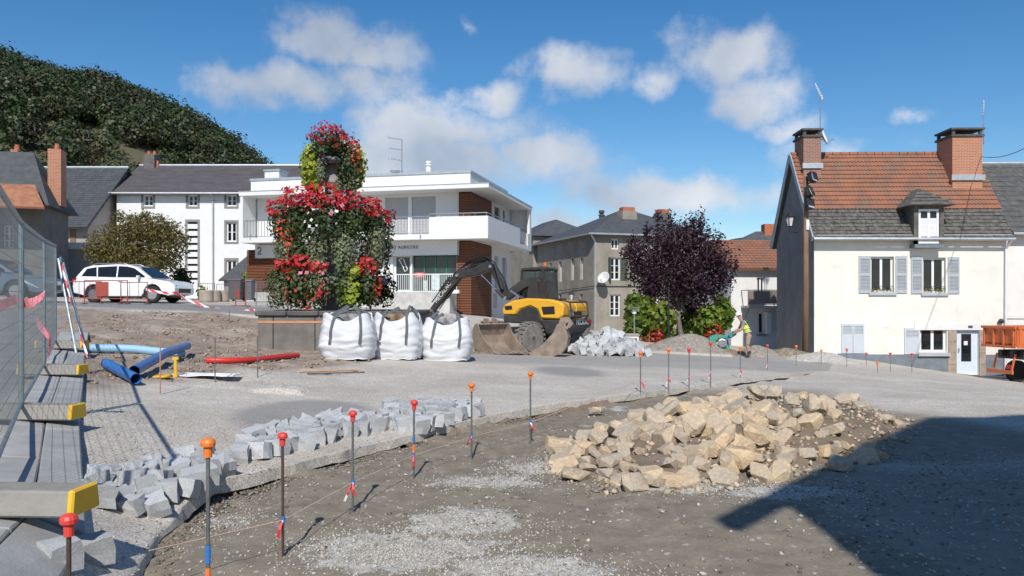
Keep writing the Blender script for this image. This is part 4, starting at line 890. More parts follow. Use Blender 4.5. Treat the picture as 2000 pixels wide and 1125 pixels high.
# ------------------------------------------------------------------ slate-roofed grey building on the left
f = Fac(-34.0, 51.5, 0.0, .8); LB = f.thing('slate_roof_house', 'grey house under a tall plain slate roof left of the white building', 'house')
L_ = -27.35 + 34.0; e = f(150, 437)[1]; rz = f(180, 328, 4.9)[1]; w = rect(f, 113, 133, 449, 480); wb = MB(); wall_open(wb, 0, L_, 0, e, [w]); wb.add([(L_, 0, 0), (L_, 9.8, 0), (L_, 9.8, e), (L_, 4.9, rz - .2), (L_, 0, e)], [(0, 1, 2, 3, 4)]); wb.add([(0, 0, 0), (0, 9.8, 0), (0, 9.8, e), (0, 4.9, rz - .2), (0, 0, e)], [(0, 1, 2, 3, 4)]); wb.build('wall', mat('pinkish_render', (.36, .32, .29), .9, .15, 1, .2), LB)
window(LB, *w, cols=2, rows=3, fw=.1)
MB().box(w[1] + .15, w[1] + .5, -.05, -.003, w[2], w[3]).build('shutter', mat('brown_shutter', (.2, .13, .08), .8), LB)
rb = MB(); slab(rb, [(-.4, -.7, e - .3), (L_ + .3, -.7, e - .3), (L_ + .3, 4.9, rz), (-.4, 4.9, rz)], .15); slab(rb, [(-.4, 10.5, e - .3), (L_ + .3, 10.5, e - .3), (L_ + .3, 4.9, rz), (-.4, 4.9, rz)], .15); ro = rb.build('roof', SLATE, LB)
courses(ro, [(-.4, -.71, e - .285), (L_ + .3, -.71, e - .285), (L_ + .3, 4.89, rz + .012), (-.4, 4.89, rz + .012)], 30, SLATE, 'slate_course', step=.02, jitter=.005, seed=14)
MB().tube([(-.4, 4.9, rz + .03), (L_ + .3, 4.9, rz + .03)], .1, 8).build('ridge', ZINC, ro)
p = at(150, 560, 43); t = thing('lean_to', 'low grey lean-to garage with pale roof edge behind the white car', 'garage', (p.x, p.y, gz(p.x, p.y))); b = MB(); b.box(-1.6, 1.6, 0, 3, -.2, at(0, 487, 43).z - t.location.z); b.build('garage_wall', mat('garage_grey', (.33, .32, .31), .9, .1), t); hz = at(0, 487, 43).z - t.location.z
MB().box(-1.8, 2.2, -.3, 3, hz + .003, hz + .35).build('garage_roof', mat('pale_roof_edge', (.66, .66, .66), .7, .08), t)
# ------------------------------------------------------------------ far-left house with brick chimneys
f = Fac(-28.0, 36.0, 14.0, 1.0); FL = f.thing('old_roof_house', 'dark stone house with pointed slate roof and red brick chimneys', 'house')
L_ = f(84, 450)[0]; e = f(60, 398)[1]; ax, az = f(66, 298, 2.0); wb = MB(); w = rect(f, 6, 26, 440, 485); wall_open(wb, -4, L_, 0, e, [w]); wb.add([(L_, 0, 0), (L_, 4, 0), (L_, 4, e), (L_, 0, e)], [(0, 1, 2, 3)]); wb.build('wall', mat('dark_stone_render', (.17, .165, .16), .9, .2, 1.5, .2), FL); window(FL, *w, rows=3)
rb = MB(); rb.add([(-4.5, -.5, e - .1), (L_ + .4, -.5, e - .1), (L_ + .4, 4.5, e - .1), (-4.5, 4.5, e - .1), (ax - 5.5, 2.0, az), (ax, 2.0, az)], [(0, 1, 5, 4), (1, 2, 5), (2, 3, 4, 5), (3, 0, 4), (3, 2, 1, 0)]); ro = rb.build('roof', SLATE, FL)
RUST = mat('rusty_tile', (.34, .15, .085), .9, .3, 3, .3, 30)
r2 = MB(); x1 = f(88, 400, -1.8)[0]; slab(r2, [(-4.5, -1.9, f(40, 395, -1.8)[1]), (x1, -1.9, f(80, 405, -1.8)[1]), (x1 - .9, -.2, f(40, 365, 0)[1] + .1), (-4.5, -.2, f(40, 365, 0)[1] + .1)], .1); r2.build('porch_roof', RUST, FL)
for (u0, u1, v0, v1, off) in ((20, 34, 292, 345, 2.6), (93, 119, 290, 385, 1.4)):
    x0, z1 = f(u0, v0, off); x1 = f(u1, v0, off)[0]; z0 = f(u0, v1, off)[1]; chimney(FL, x0, x1, off, off + .9, z0 - .4, z1, CHIM, cap=False, pots=1)
# ------------------------------------------------------------------ grey-tan corner building
f = Fac(5.64, 55.0, 18.0, -1.6); GB = f.thing('tan_corner_building', 'weathered tan three-storey corner building with hipped slate roof', 'building')
L_ = 8.8; DG_ = 11.5; e = f(1160, 456)[1]; ws = [rect(f, 1191, 1212, 503, 547), rect(f, 1191, 1212, 575, 618), rect(f, 1194, 1209, 466, 487), rect(f, 1265, 1287, 503, 547), rect(f, 1265, 1287, 575, 618)]
wb = MB(); wall_open(wb, 0, L_, 0, e, ws)
# left face: its own openings, y runs back
sw = []
lf = Fac(5.64, 55.0, 18 + 90, -1.6)
for (u0, u1, v0, v1) in ((1133, 1139, 503, 546), (1115, 1121, 505, 547), (1091, 1097, 510, 550), (1073, 1078, 513, 550), (1132, 1138, 574, 600), (1092, 1097, 574, 598)):
    a, z1 = lf(u1, v0); b, z0 = lf(u0, v0)[0], lf(u1, v1)[1]; sw.append((a, b, z0, z1))
tmp = MB(); wall_open(tmp, 0, DG_, 0, e, sw, depth=.25); wb.add([(p_[1], p_[0], p_[2]) for p_ in tmp.v], tmp.f); wb.add([(L_, 0, 0), (L_, DG_, 0), (L_, DG_, e), (L_, 0, e)], [(0, 1, 2, 3)]); wb.build('wall', TANR, GB)
for k, w in enumerate(ws): window(GB, *w, rows=3 if k != 2 else 1, cols=2, fw=.1, sill=None if k in (0, 1, 2) else TANR)
GSH = mat('dark_green_shutter', (.06, .075, .06), .7)
for w in (ws[0],):
    MB().box(w[0] - .12, w[0] - .02, -.3, -.003, w[2], w[3]).build('shutter', GSH, GB); MB().box(w[1] + .02, w[1] + .5, -.05, -.003, w[2], w[3]).build('shutter', GSH, GB)
for (a, b, c, d) in sw:
    o = MB().box(.2, .24, a, b, c, d).build('window', GLASS, GB); MB().box(.16, .2, a, a + .1, c, d).build('frame', WOODW, o); MB().box(.16, .2, b - .1, b, c, d).build('frame', WOODW, o)
rz = f(1213, 412, 5.0)[1]; rb = MB(); o_ = .45
rb.add([(-o_, -o_, e), (L_ + o_, -o_, e), (L_ + o_, DG_ + o_, e), (-o_, DG_ + o_, e), (4.2, 4.6, rz), (L_ - 3.6, 4.6, rz), (4.2, DG_ - 1, rz - .4)], [(0, 1, 5, 4), (1, 2, 6, 5), (4, 5, 6), (2, 3, 6), (3, 0, 4, 6), (3, 2, 1, 0)]); ro = rb.build('roof', SLATE, GB)
MB().bar((-o_ - .04, -o_ - .04, e - .04), (L_ + o_, -o_ - .04, e - .04), .12, .12).build('gutter', ZINC, ro); MB().bar((-o_ - .04, -o_, e - .04), (-o_ - .04, DG_ + o_, e - .04), .12, .12).build('gutter', ZINC, ro)
for (u0, u1, v0, off, m) in ((1216, 1244, 411, 2.6, TANR), (1287, 1311, 415, 4.6, STONE)):
    x0, z1 = f(u0, v0, off); x1 = f(u1, v0, off)[0]; co = chimney(ro, x0, x1, off, off + .9, e + .3, z1, m, cap=False); MB().box(x0 + .1, x1 - .1, off + .1, off + .8, z1 + .002, z1 + .28).build('chimney_pot', BRICK, co)
x0, z0 = f(1175, 430, 6); MB().lathe([(.2, 0), (.2, .5), (.26, .52), (.26, .6), (.14, .66), (.22, .78), (.22, .95)], 10, (x0, 6, z0 - .2)).build('roof_vent', SLATE, ro)
pp = MB(); pp.tube([(-.4, -.45, e - .1), (.05, -.12, e - .6), (.05, -.1, .3)], .06, 8); pp.build('downpipe', ZINC, GB)
p2_ = MB(); x1 = L_ - .1; p2_.tube([(x1, -.12, e - .1), (x1, -.12, .2)], .06, 8); p2_.build('downpipe', ZINC, GB)
cc = MB(); zc = f(1160, 559)[1]; cc.tube([(-.1, DG_ * .6, zc - .25), (-.06, 3, zc - .12), (-.06, -.06, zc), (4, -.05, zc), (L_, -.05, zc - .05)], .025, 5); cc.build('wall_cable', BLACKP, GB)
zz = f(1160, 560)[1]
dish(at(1180, 544, 54.4), .45, 'large satellite dish on the tan corner building', R(-35), R(28), mat('dish_grey', (.62, .62, .62), .5))
p = at(1116, 586, 57.5); lantern(p, 1.0, 'small black lantern on the side wall of the tan corner building', [(.3, .3, -.2)])
# older row behind it, stepping back
f = Fac(1.75, 66.0, 18.0, -1.4); GB2 = f.thing('tan_rear_house', 'older grey house with slate roof stepping down behind the tan building', 'house'); e = f(1056, 461)[1]
b = MB(); b.box(0, 6, 0, 8, 0, e); b.build('wall', TANR, GB2); rb = MB(); rb.add([(-.4, -.4, e), (6.4, -.4, e), (6.4, 8.4, e), (-.4, 8.4, e), (3, 2.5, e + 1.7), (3, 6, e + 1.7)], [(0, 1, 4), (1, 2, 5, 4), (2, 3, 5), (3, 0, 4, 5), (3, 2, 1, 0)]); rb.build('roof', SLATE, GB2)
f = Fac(-.6, 78.0, 0.0, -1.0); RR = f.thing('red_roof_house', 'distant house with a red-brown tiled roof beside the bank', 'house'); e = f(1030, 533)[1]; rz = f(1030, 489, 4)[1]
b = MB(); b.box(0, 4, 0, 8, 0, e); b.build('wall', WHITE, RR); rb = MB(); slab(rb, [(-.8, -.4, e - .1), (4.4, -.4, e - .1), (4.4, 4, rz), (-.8, 4, rz)], .12); slab(rb, [(-.8, 8.4, e - .1), (4.4, 8.4, e - .1), (4.4, 4, rz), (-.8, 4, rz)], .12); rb.build('roof', RUST, RR)
# ------------------------------------------------------------------ white house with a glass balcony, behind the worker
f = Fac(12.35, 45.0, 4.0, -2.4); BH = f.thing('balcony_house', 'white house with glass-fronted balcony and red tiled roof behind the worker', 'house')
L_ = 6.5; e = f(1470, 524)[1]; w1 = rect(f, 1478, 1494, 542, 592); w2 = rect(f, 1481, 1493, 610, 652); w3 = rect(f, 1480, 1504, 682, 692)
wb = MB(); wall_open(wb, 0, L_, 0, e, [w1, w2]); wb.add([(0, 0, 0), (0, 7, 0), (0, 7, e), (0, 0, e)], [(0, 1, 2, 3)]); wb.build('wall', WHITE, BH)
window(BH, *w1, cols=2, rows=1, fw=.09); window(BH, *w2, cols=1, rows=1, fw=.09, sill=GREYR)
MB().box(w2[1] + .02, w2[1] + .3, -.28, -.003, w2[2], w2[3]).build('shutter', WOODW, BH)
x0, x1 = f(1447, 590)[0], L_; zf = f(1470, 597)[1]; MB().box(x0, x1, -1.1, -.003, zf - .12, zf).build('balcony_floor', mat('balcony_floor', (.45, .42, .38), .8), BH)
rl = MB(); zt_ = f(1470, 569)[1] + .05
rl.bar((x0, -1.05, zt_), (x1, -1.05, zt_), .05, .05); rl.bar((x0 + .02, -1.05, zt_), (x0 + .02, -.03, zt_), .05, .05); rl.bar((x0, -1.05, zf + .06), (x1, -1.05, zf + .06), .04, .04)
for q in range(5): xx = x0 + .03 + q * (x1 - x0 - .1) / 4; rl.bar((xx, -1.05, zf), (xx, -1.05, zt_), .04, .04)
rlo = rl.build('balcony_railing', METAL, BH); MB().box(x0 + .05, x1, -1.045, -1.035, zf + .1, zt_ - .04).build('glass_panel', mat('smoked_panel', (.24, .20, .17), .15, .15, 2), rlo)
MB().bar((x0 + .1, -1.0, zf - .12), (x0 + .1, -.02, zf - .9), .06, .06).build('bracket', GREYR, BH)
rb = MB(); rz = f(1480, 470, 3.6)[1]; slab(rb, [(-.2, -.45, e - .05), (L_, -.45, e - .05), (L_, 3.6, rz), (-.2, 3.6, rz)], .1); slab(rb, [(-.2, 7.4, e - .05), (L_, 7.4, e - .05), (L_, 3.6, rz), (-.2, 3.6, rz)], .1); ro = rb.build('roof', TILE, BH)
courses(ro, [(-.2, -.46, e - .04), (L_, -.46, e - .04), (L_, 3.59, rz + .012), (-.2, 3.59, rz + .012)], 12, TILE, 'tile_course', waves=26, amp=.02, step=.05, seed=17)
f = Fac(13.3, 54.0, 0.0, -2.0); SL2 = f.thing('slate_roof_backhouse', 'dark slate roof and brick chimney rising behind the balcony house', 'house'); e = f(1450, 520)[1]; b = MB(); b.box(-.9, 8, 0, 6, 0, e); b.build('wall', TANR, SL2)
rb = MB(); z1 = f(1490, 452, 3)[1]; rb.add([(-1.3, -.3, e), (8.3, -.3, e), (8.3, 6.3, e), (-1.3, 6.3, e), (4.1, 3, z1), (8.3, 3, z1)], [(0, 1, 5, 4), (1, 2, 5), (2, 3, 4, 5), (3, 0, 4), (3, 2, 1, 0)]); ro = rb.build('roof', SLATE, SL2); chimney(ro, 4.6, 5.3, 2.6, 3.4, z1 - .6, z1 + .5, BRICK, cap=False)
f = Fac(12.0, 62.0, 0.0, -1.6); OT = f.thing('orange_roof_house', 'low house with orange tiles between plum tree and balcony house', 'house'); e = f(1430, 512)[1]; rz = f(1430, 478, 3)[1]; b = MB(); b.box(-3, 5, 0, 6, 0, e); b.build('wall', TANR, OT); rb = MB(); slab(rb, [(-3.3, -.4, e), (5.3, -.4, e), (5.3, 3, rz), (-3.3, 3, rz)], .12); slab(rb, [(-3.3, 6.4, e), (5.3, 6.4, e), (5.3, 3, rz), (-3.3, 3, rz)], .12); rb.build('roof', mat('bright_orange_tile', (.5, .2, .1), .9, .3, 3, .3, 30), OT)

# ------------------------------------------------------------------ tall house next to the camera: only its shadow shows, at lower right
t = thing('shadow_casting_house', 'tall gabled house beside the viewpoint whose shadow covers the lower right', 'house', (1.6, -1.4, 0))
prof = [(.3, 0), (.3, 7.3), (3.82, 11.5), (5.36, 11.85), (12.4, 12.45), (12.4, 0)]
b = MB(); b.add([(x, 0, z) for x, z in prof] + [(x, -9, z) for x, z in prof], [tuple(range(6)), tuple(reversed(range(6, 12)))] + [(i, i + 6, (i + 1) % 6 + 6, (i + 1) % 6) for i in range(6)]); b.build('wall', WHITE, t)
rb = MB(); slab(rb, [(-.39, .12, 6.70), (-.39, -.14, 6.70), (3.82, -.14, 11.67), (3.82, .12, 11.67)], .14); slab(rb, [(.25, -.142, 7.455), (.25, -9.2, 7.455), (3.82, -9.2, 11.67), (3.82, -.142, 11.67)], .14); slab(rb, [(3.82, .12, 11.67), (3.82, -9.2, 11.67), (5.36, -9.2, 12.0), (5.36, .12, 12.0)], .12); slab(rb, [(5.36, .12, 12.0), (5.36, -9.2, 12.0), (12.6, -9.2, 12.6), (12.6, .12, 12.6)], .12); rb.build('roof', SLATE, t)
# ------------------------------------------------------------------ trees and shrubs
def limb_tree(mb, p, d, L, r, depth, rg_, spread, tips, up=.35, n=2):
    p = Vector(p); d = Vector(d).normalized(); pts = [p]; rs = [r]; q = p.copy(); dd = d.copy()
    for k in range(4):
        dd = (dd + Vector((rg_.uniform(-1, 1), rg_.uniform(-1, 1), rg_.uniform(-.3, 1) * up)) * .13).normalized(); q = q + dd * L / 4; pts.append(q.copy()); rs.append(r * (1 - .4 * (k + 1) / 4))
    mb.tube(pts, rs, 7 if r > .05 else 5)
    if depth == 0: tips.append((q, dd)); return
    for k in range(n + (rg_.random() < .5)):
        a = rg_.uniform(0, 6.28); s = Vector((math.cos(a), math.sin(a), 0)) * spread; nd = (dd + s + Vector((0, 0, up))).normalized()
        limb_tree(mb, pts[-1 if k < 2 else 3], nd, L * rg_.uniform(.62, .85), rs[-1] * .8, depth - 1, rg_, spread, tips, up, n)
def tree(name, label, cat, base, parts, lobes, nleaf, size, lm, barkm, tint, group=None, seed=1, shell=.35, droop=0, tl=(.5, 1.4), aspect=.62):
    rg_ = random.Random(seed); rn = np.random.default_rng(seed); t = thing(name, label, cat, base, 0, group)
    mb = MB(); tips = []
    for (p, d, L, r, depth, spread, up) in parts: limb_tree(mb, p, d, L, r, depth, rg_, spread, tips, up)
    mb.build('trunk', barkm, t, smooth=True)
    C, Nn = blob_points(nleaf, rn, lobes, shell); V, F = cards(C, Nn, size, rn, .7, aspect, droop); ti = tints(len(C), rn, *tl); ti[:, :3] *= np.array(tint)
    link('crown', npmesh('crown', V, F, lm, False, ti), None, t); return t
BARK = mat('grey_bark', (.20, .17, .145), .95, .3, 5, .5, 25, stretch=(1, 1, .25)); BARKD = mat('dark_bark', (.07, .055, .05), .95, .3, 5, .4, 25, stretch=(1, 1, .25))
# purple plum
D = 36.0; S = D / FPX; b0 = at(1334, 668, D); gzb = gz(b0.x, D); base = Vector((b0.x, D, gzb - .05)); rn = np.random.default_rng(5); lobes = []
def LB_(u, v, ru, rv, dy=0.0, rd=None): p = at(u, v, D); return (p.x - base.x, dy, p.z - base.z, ru * S, (rd or ru) * S, rv * S)
for (u, v, ru, rv) in ((1255, 520, 42, 42), (1300, 480, 48, 50), (1350, 470, 48, 50), (1395, 510, 42, 45), (1325, 530, 62, 55), (1275, 560, 38, 36), (1375, 565, 42, 40), (1410, 545, 26, 30), (1240, 490, 26, 26), (1328, 575, 42, 24), (1305, 598, 18, 14), (1355, 600, 16, 12)):
    for dy in (-.7, 0.2, .9): lobes.append(LB_(u, v, ru * (1 - .12 * abs(dy)), rv, dy))
for (u, v, ru, rv) in ((1290, 425, 12, 26), (1372, 432, 14, 30), (1310, 432, 14, 24), (1262, 455, 14, 26), (1345, 440, 16, 26), (1403, 468, 12, 22), (1236, 470, 12, 18), (1430, 520, 10, 14), (1218, 500, 12, 12)): lobes.append(LB_(u, v, ru, rv, rn.uniform(-.6, .6)))
PL = leafmat('plum_leaves', (.034, .013, .022), .18)
tree('plum_tree', 'dark purple-leaved plum tree in the planting bed', 'tree', base, [((0, 0, -.1), (-.12, 0, 1), 1.6, .15, 0, .3, .3)] + [((-.18, 0, 1.45), d, 1.5, .085, 2, .45, .35) for d in ((-.6, .1, 1), (-.2, -.3, 1), (.3, .2, 1), (.65, -.1, 1), (0, .4, 1))],
     lobes, 19000, .135, PL, BARK, (1, 1, 1), seed=4, shell=.1, tl=(.45, 1.8))
MB().tube([(-.08, .05, .1), (-.09, .05, 1.2)], .03, 6)
# brown-green tree in front of the white building
D = 38.0; S = D / FPX; base = Vector((at(272, 560, D).x, D, gz(at(272, 560, D).x, D) - .05)); lobes = []
for (u, v, ru, rv) in ((225, 480, 38, 38), (270, 450, 45, 32), (315, 455, 42, 32), (335, 490, 26, 36), (270, 500, 50, 34), (215, 505, 26, 24), (310, 515, 34, 26), (195, 490, 16, 20), (352, 470, 12, 18), (250, 425, 12, 12), (300, 425, 12, 12)):
    for dy in (-.8, .5): lobes.append(LB_(u, v, ru, rv, dy))
tree('ornamental_tree', 'small round tree with browning green leaves behind the white car', 'tree', base, [((0, 0, 0), (.05, 0, 1), 1.5, .12, 0, .3, .3)] + [((0.05, 0, 1.3), d, 1.1, .07, 2, .6, .3) for d in ((-.7, 0, .8), (.7, .1, .8), (0, -.4, 1), (.2, .4, 1))], lobes, 15000, .125, leafmat('browning_leaves', (.15, .125, .035), .35), BARKD, (1, 1, 1), seed=8, shell=.3, tl=(.5, 1.6))
# young green bush beside the car
def bush(name, label, u, v, D_, ru, rv, n, size, lm, tint, seed, group=None, extra=(), gzoff=0.0, cat='shrub', tl=(.5, 1.4)):
    S_ = D_ / FPX; p = at(u, v, D_); g_ = gz(p.x, D_); rn_ = np.random.default_rng(seed); t = thing(name, label, cat, (p.x, D_, g_ + gzoff), 0, group)
    lobes = [((uu - u) * S_, rn_.uniform(-.3, .3) * ru * S_, EYE + (HOR - vv) * S_ - g_ - gzoff, a * S_, a * S_ * .9, c * S_) for (uu, vv, a, c) in [(u, v, ru, rv), *extra]]
    C, Nn = blob_points(n, rn_, lobes, .3); C[:, 2] = np.maximum(C[:, 2], .03); V, F = cards(C, Nn, size, rn_, .6, .75, .6); ti = tints(n, rn_, *tl); ti[:, :3] *= np.array(tint)
    link('foliage', npmesh('foliage', V, F, lm, False, ti), None, t)
    st = MB()
    for k in range(5):
        l = lobes[k % len(lobes)]; st.tube([(rn_.uniform(-.15, .15), rn_.uniform(-.15, .15), -.05), (l[0] * .5, l[1] * .5, l[2] * .6), (l[0] + rn_.uniform(-.1, .1), l[1], l[2] + l[5] * .4)], [.035, .025, .012], 5)
    st.build('stem', BARKD, t); return t
GL = leafmat('broad_green_leaves', (.15, .215, .035), .4)
G_ = 'broad-leaved shrubs under the plum tree'
bush('broad_leaf_shrub', 'leafy green shrub with long arms at the left by the lamp', 1245, 615, 35.0, 24, 34, 900, .3, GL, (1, 1, .9), 31, G_, ((1238, 592, 16, 18), (1262, 590, 14, 10), (1232, 652, 16, 16)))
bush('broad_leaf_shrub', 'yellowish green shrub left of the plum trunk', 1282, 625, 35.2, 34, 36, 1300, .3, GL, (1.25, 1.15, .9), 32, G_, ((1298, 652, 18, 18), (1268, 640, 20, 22)))
bush('broad_leaf_shrub', 'green shrub right behind the plum trunk', 1358, 632, 36.9, 32, 34, 1100, .3, GL, (1, 1, 1), 33, G_, ((1340, 655, 24, 16),))
bush('broad_leaf_shrub', 'bright green shrub between plum trunk and red flowers', 1385, 625, 35.1, 26, 30, 850, .28, GL, (1.15, 1.1, .9), 34, G_, ((1375, 648, 20, 16),))
bush('broad_leaf_shrub', 'slender shrub arching over beside the white house downpipe', 1413, 612, 35.4, 20, 22, 650, .3, GL, (1, 1.05, .9), 35, G_, ((1408, 588, 12, 9), (1418, 630, 12, 14)))
bush('low_green_bush', 'low dense green bush at the foot of the plum tree', 1366, 663, 35.6, 28, 12, 500, .18, GL, (.8, 1, .8), 36)
bush('dark_hedge_bush', 'dark green bush beneath the brown-green tree by the car bonnet', 352, 545, 40.5, 20, 24, 500, .2, leafmat('dark_leaves', (.035, .05, .018), .2), (1, 1, 1), 37)
bush('roadside_plant', 'small leafy plant right of the white car', 395, 572, 36.5, 10, 12, 160, .15, GL, (1.2, 1.2, .8), 38)
bush('yellow_twig_bush', 'thin yellow-green bush in front of the slate shed', 478, 545, 47, 12, 16, 110, .14, GL, (1.6, 1.3, .8), 39)
RF = leafmat('red_petals', (.46, .02, .018), .25); OF = leafmat('orange_red_petals', (.60, .065, .02), .25); WF = leafmat('white_petals', (.8, .78, .78), .3); PF = leafmat('pink_petals', (.7, .2, .3), .3); LIME = leafmat('lime_leaves', (.30, .36, .03), .4); GGL = leafmat('grey_green_leaves', (.165, .185, .10), .3); DGL = leafmat('deep_green_leaves', (.045, .075, .018), .3); CRF = leafmat('crimson_petals', (.42, .012, .03), .25)
def flower_bed(label, u, v, D_, ru, rv, seed, cols):
    S_ = D_ / FPX; p = at(u, v, D_); g_ = gz(p.x, D_); rn_ = np.random.default_rng(seed); t = thing('flower_clump', label, 'flowers', (p.x, D_, g_), 0); zc = p.z - g_; lob = [(0, 0, zc, ru * S_, ru * S_ * .7, rv * S_), (-.2, .1, max(.12, zc * .5), ru * S_ * 1.1, ru * S_ * .8, max(.1, zc * .5))]
    C, Nn = blob_points(260, rn_, lob, .3); C[:, 2] = np.maximum(C[:, 2], .02); V, F = cards(C, Nn, .13, rn_, .6); link('foliage', npmesh('foliage', V, F, DGL, False, tints(260, rn_, .6, 1.6)), None, t)
    for k, (m, n) in enumerate(cols):
        C, Nn = blob_points(n, rn_, lob, .85); C[:, 2] = np.maximum(C[:, 2], .05); V, F = blossoms(C, Nn, .13, rn_); tag(link('blossom', npmesh('blossom', V, F, m, False, tints(n, rn_, .7, 1.3, .08, 8)), None, t), kind='stuff')
    return t
flower_bed('clump of red flowers by the short lamp, left of the plum tree', 1280, 660, 34.5, 15, 17, 51, ((RF, 90), (OF, 110)))
flower_bed('red and orange flowers behind the green stone splitter', 1395, 655, 34.5, 17, 26, 52, ((OF, 170), (RF, 90)))
bush('ornamental_grass', 'tuft of pale dry grass beside the low lamp', 1250, 668, 34.8, 12, 10, 260, .15, leafmat('straw_leaves', (.34, .25, .12), .3), (1, 1, 1), 41, gzoff=-.02)

# ------------------------------------------------------------------ fountain basin with the flower column
fx0, fx1 = at(503, 650, 20).x, at(806, 650, 20).x; fy0 = 20.0; W_ = fx1 - fx0; gb0 = min(gz(fx0, 20), gz(fx1, 20)) - .1; top = at(0, 607, 20).z
BA = thing('fountain_basin', 'dark lava-stone fountain basin with moulded rim', 'fountain', (fx0, fy0, gb0)); ht = top - gb0
BST = mat('basin_stone', (.185, .165, .15), .9, .25, 2.2, .35, 40, grime=.55)
for (side, L_) in (('f', W_), ('l', 3.8), ('r', 3.8), ('b', W_)):
    n = 4 if side in 'fb' else 3; xs_ = [0, .10, .37, .72, 1.0] if n == 4 else [0, .33, .66, 1]
    for k in range(n):
        a, b = xs_[k] * L_ + .008, xs_[k + 1] * L_ - .008; m = MB()
        if side == 'f': m.box(a, b, 0, .26, 0, ht - .14)
        elif side == 'b': m.box(a, b, 3.54, 3.8, 0, ht - .14)
        elif side == 'l': m.box(0, .26, max(a, .268), min(b, 3.532), 0, ht - .14)
        else: m.box(W_ - .26, W_, max(a, .268), min(b, 3.532), 0, ht - .14)
        m.build('stone_slab', BST, BA, bevel=.012)
rim = mat('rim_stone', (.11, .10, .095), .85, .25, 4, .3, 40)
for k in range(5): a, b = -.06 + k * (W_ + .12) / 5, -.06 + (k + 1) * (W_ + .12) / 5 - .01; MB().box(a, b, -.07, .32, ht - .138, ht).build('rim_stone', rim, BA, bevel=.03); MB().box(a, b, 3.48, 3.87, ht - .138, ht).build('rim_stone', rim, BA, bevel=.03)
for k in range(3):
    a, b = .33 + k * 3.14 / 3, .33 + (k + 1) * 3.14 / 3 - .01; MB().box(-.06, .32, a, b, ht - .138, ht - .002).build('rim_stone', rim, BA, bevel=.03); MB().box(W_ - .32, W_ + .06, a, b, ht - .138, ht - .002).build('rim_stone', rim, BA, bevel=.03)
MB().box(.265, W_ - .265, .265, 3.535, ht - .4, ht - .3).build('water', mat('dark_water', (.02, .03, .025), .05, .2), BA)
zo = at(0, 629, 19.98).z - gb0; MB().box(0.01, W_ * .62, -.012, -.003, zo - .03, zo + .03).build('orange_tape', mat('orange_tape', (.52, .25, .13), .6), BA)
cx, cy = at(652, 600, 21.9).x, 21.9; FC = thing('flower_column', 'tall stone column hung with tiers of red flowers and trailing ivy', 'flower display', (cx, cy, top - .28)); K = FPX / 21.9
def fz(v): return EYE + (HOR - v) / K - (top - .28)
COLM = mat('column_stone', (.27, .245, .235), .85, .15, 4, .2, 40)
MB().lathe([(.5, -.12), (.5, .25), (.36, .32), (.28, .5), (.26, fz(400)), (.24, fz(362)), (.28, fz(358)), (.25, fz(352)), (.2, fz(330)), (.27, fz(326)), (.3, fz(320)), (.16, fz(316))], 18).build('column', COLM, FC, smooth=False)
MB().lathe([(.1, fz(318)), (.24, fz(308)), (.27, fz(298)), (.2, fz(286)), (.05, fz(278))], 14).build('urn', mat('patina_bronze', (.035, .065, .06), .5), FC, smooth=True)
for (Rr, v) in ((.42, 318), (1.25, 430), (1.35, 550)):
    r_ = MB(); pts = [(Rr * math.cos(a), Rr * math.sin(a), fz(v)) for a in np.linspace(0, 2 * math.pi, 25)]; r_.tube(pts, .13, 8, cap=False)
    for k in range(6): a = k * math.pi / 3; r_.bar((0, 0, fz(v)), (Rr * math.cos(a), Rr * math.sin(a), fz(v)), .05, .05)
    r_.build('planter_ring', DARKM, FC)
rn = np.random.default_rng(77)
TIER = {'t': .55, 'm': 1.38, 'b': 1.45}
FL_ = {'red': (RF, .105, .85, .9), 'crim': (CRF, .105, .85, .9), 'or': (OF, .10, .85, .9), 'wh': (WF, .10, 1.05, .95), 'pk': (PF, .11, .95, .95), 'lime': (LIME, .15, .45, .75), 'gg': (GGL, .085, .4, .7), 'dg': (DGL, .10, .3, .7)}
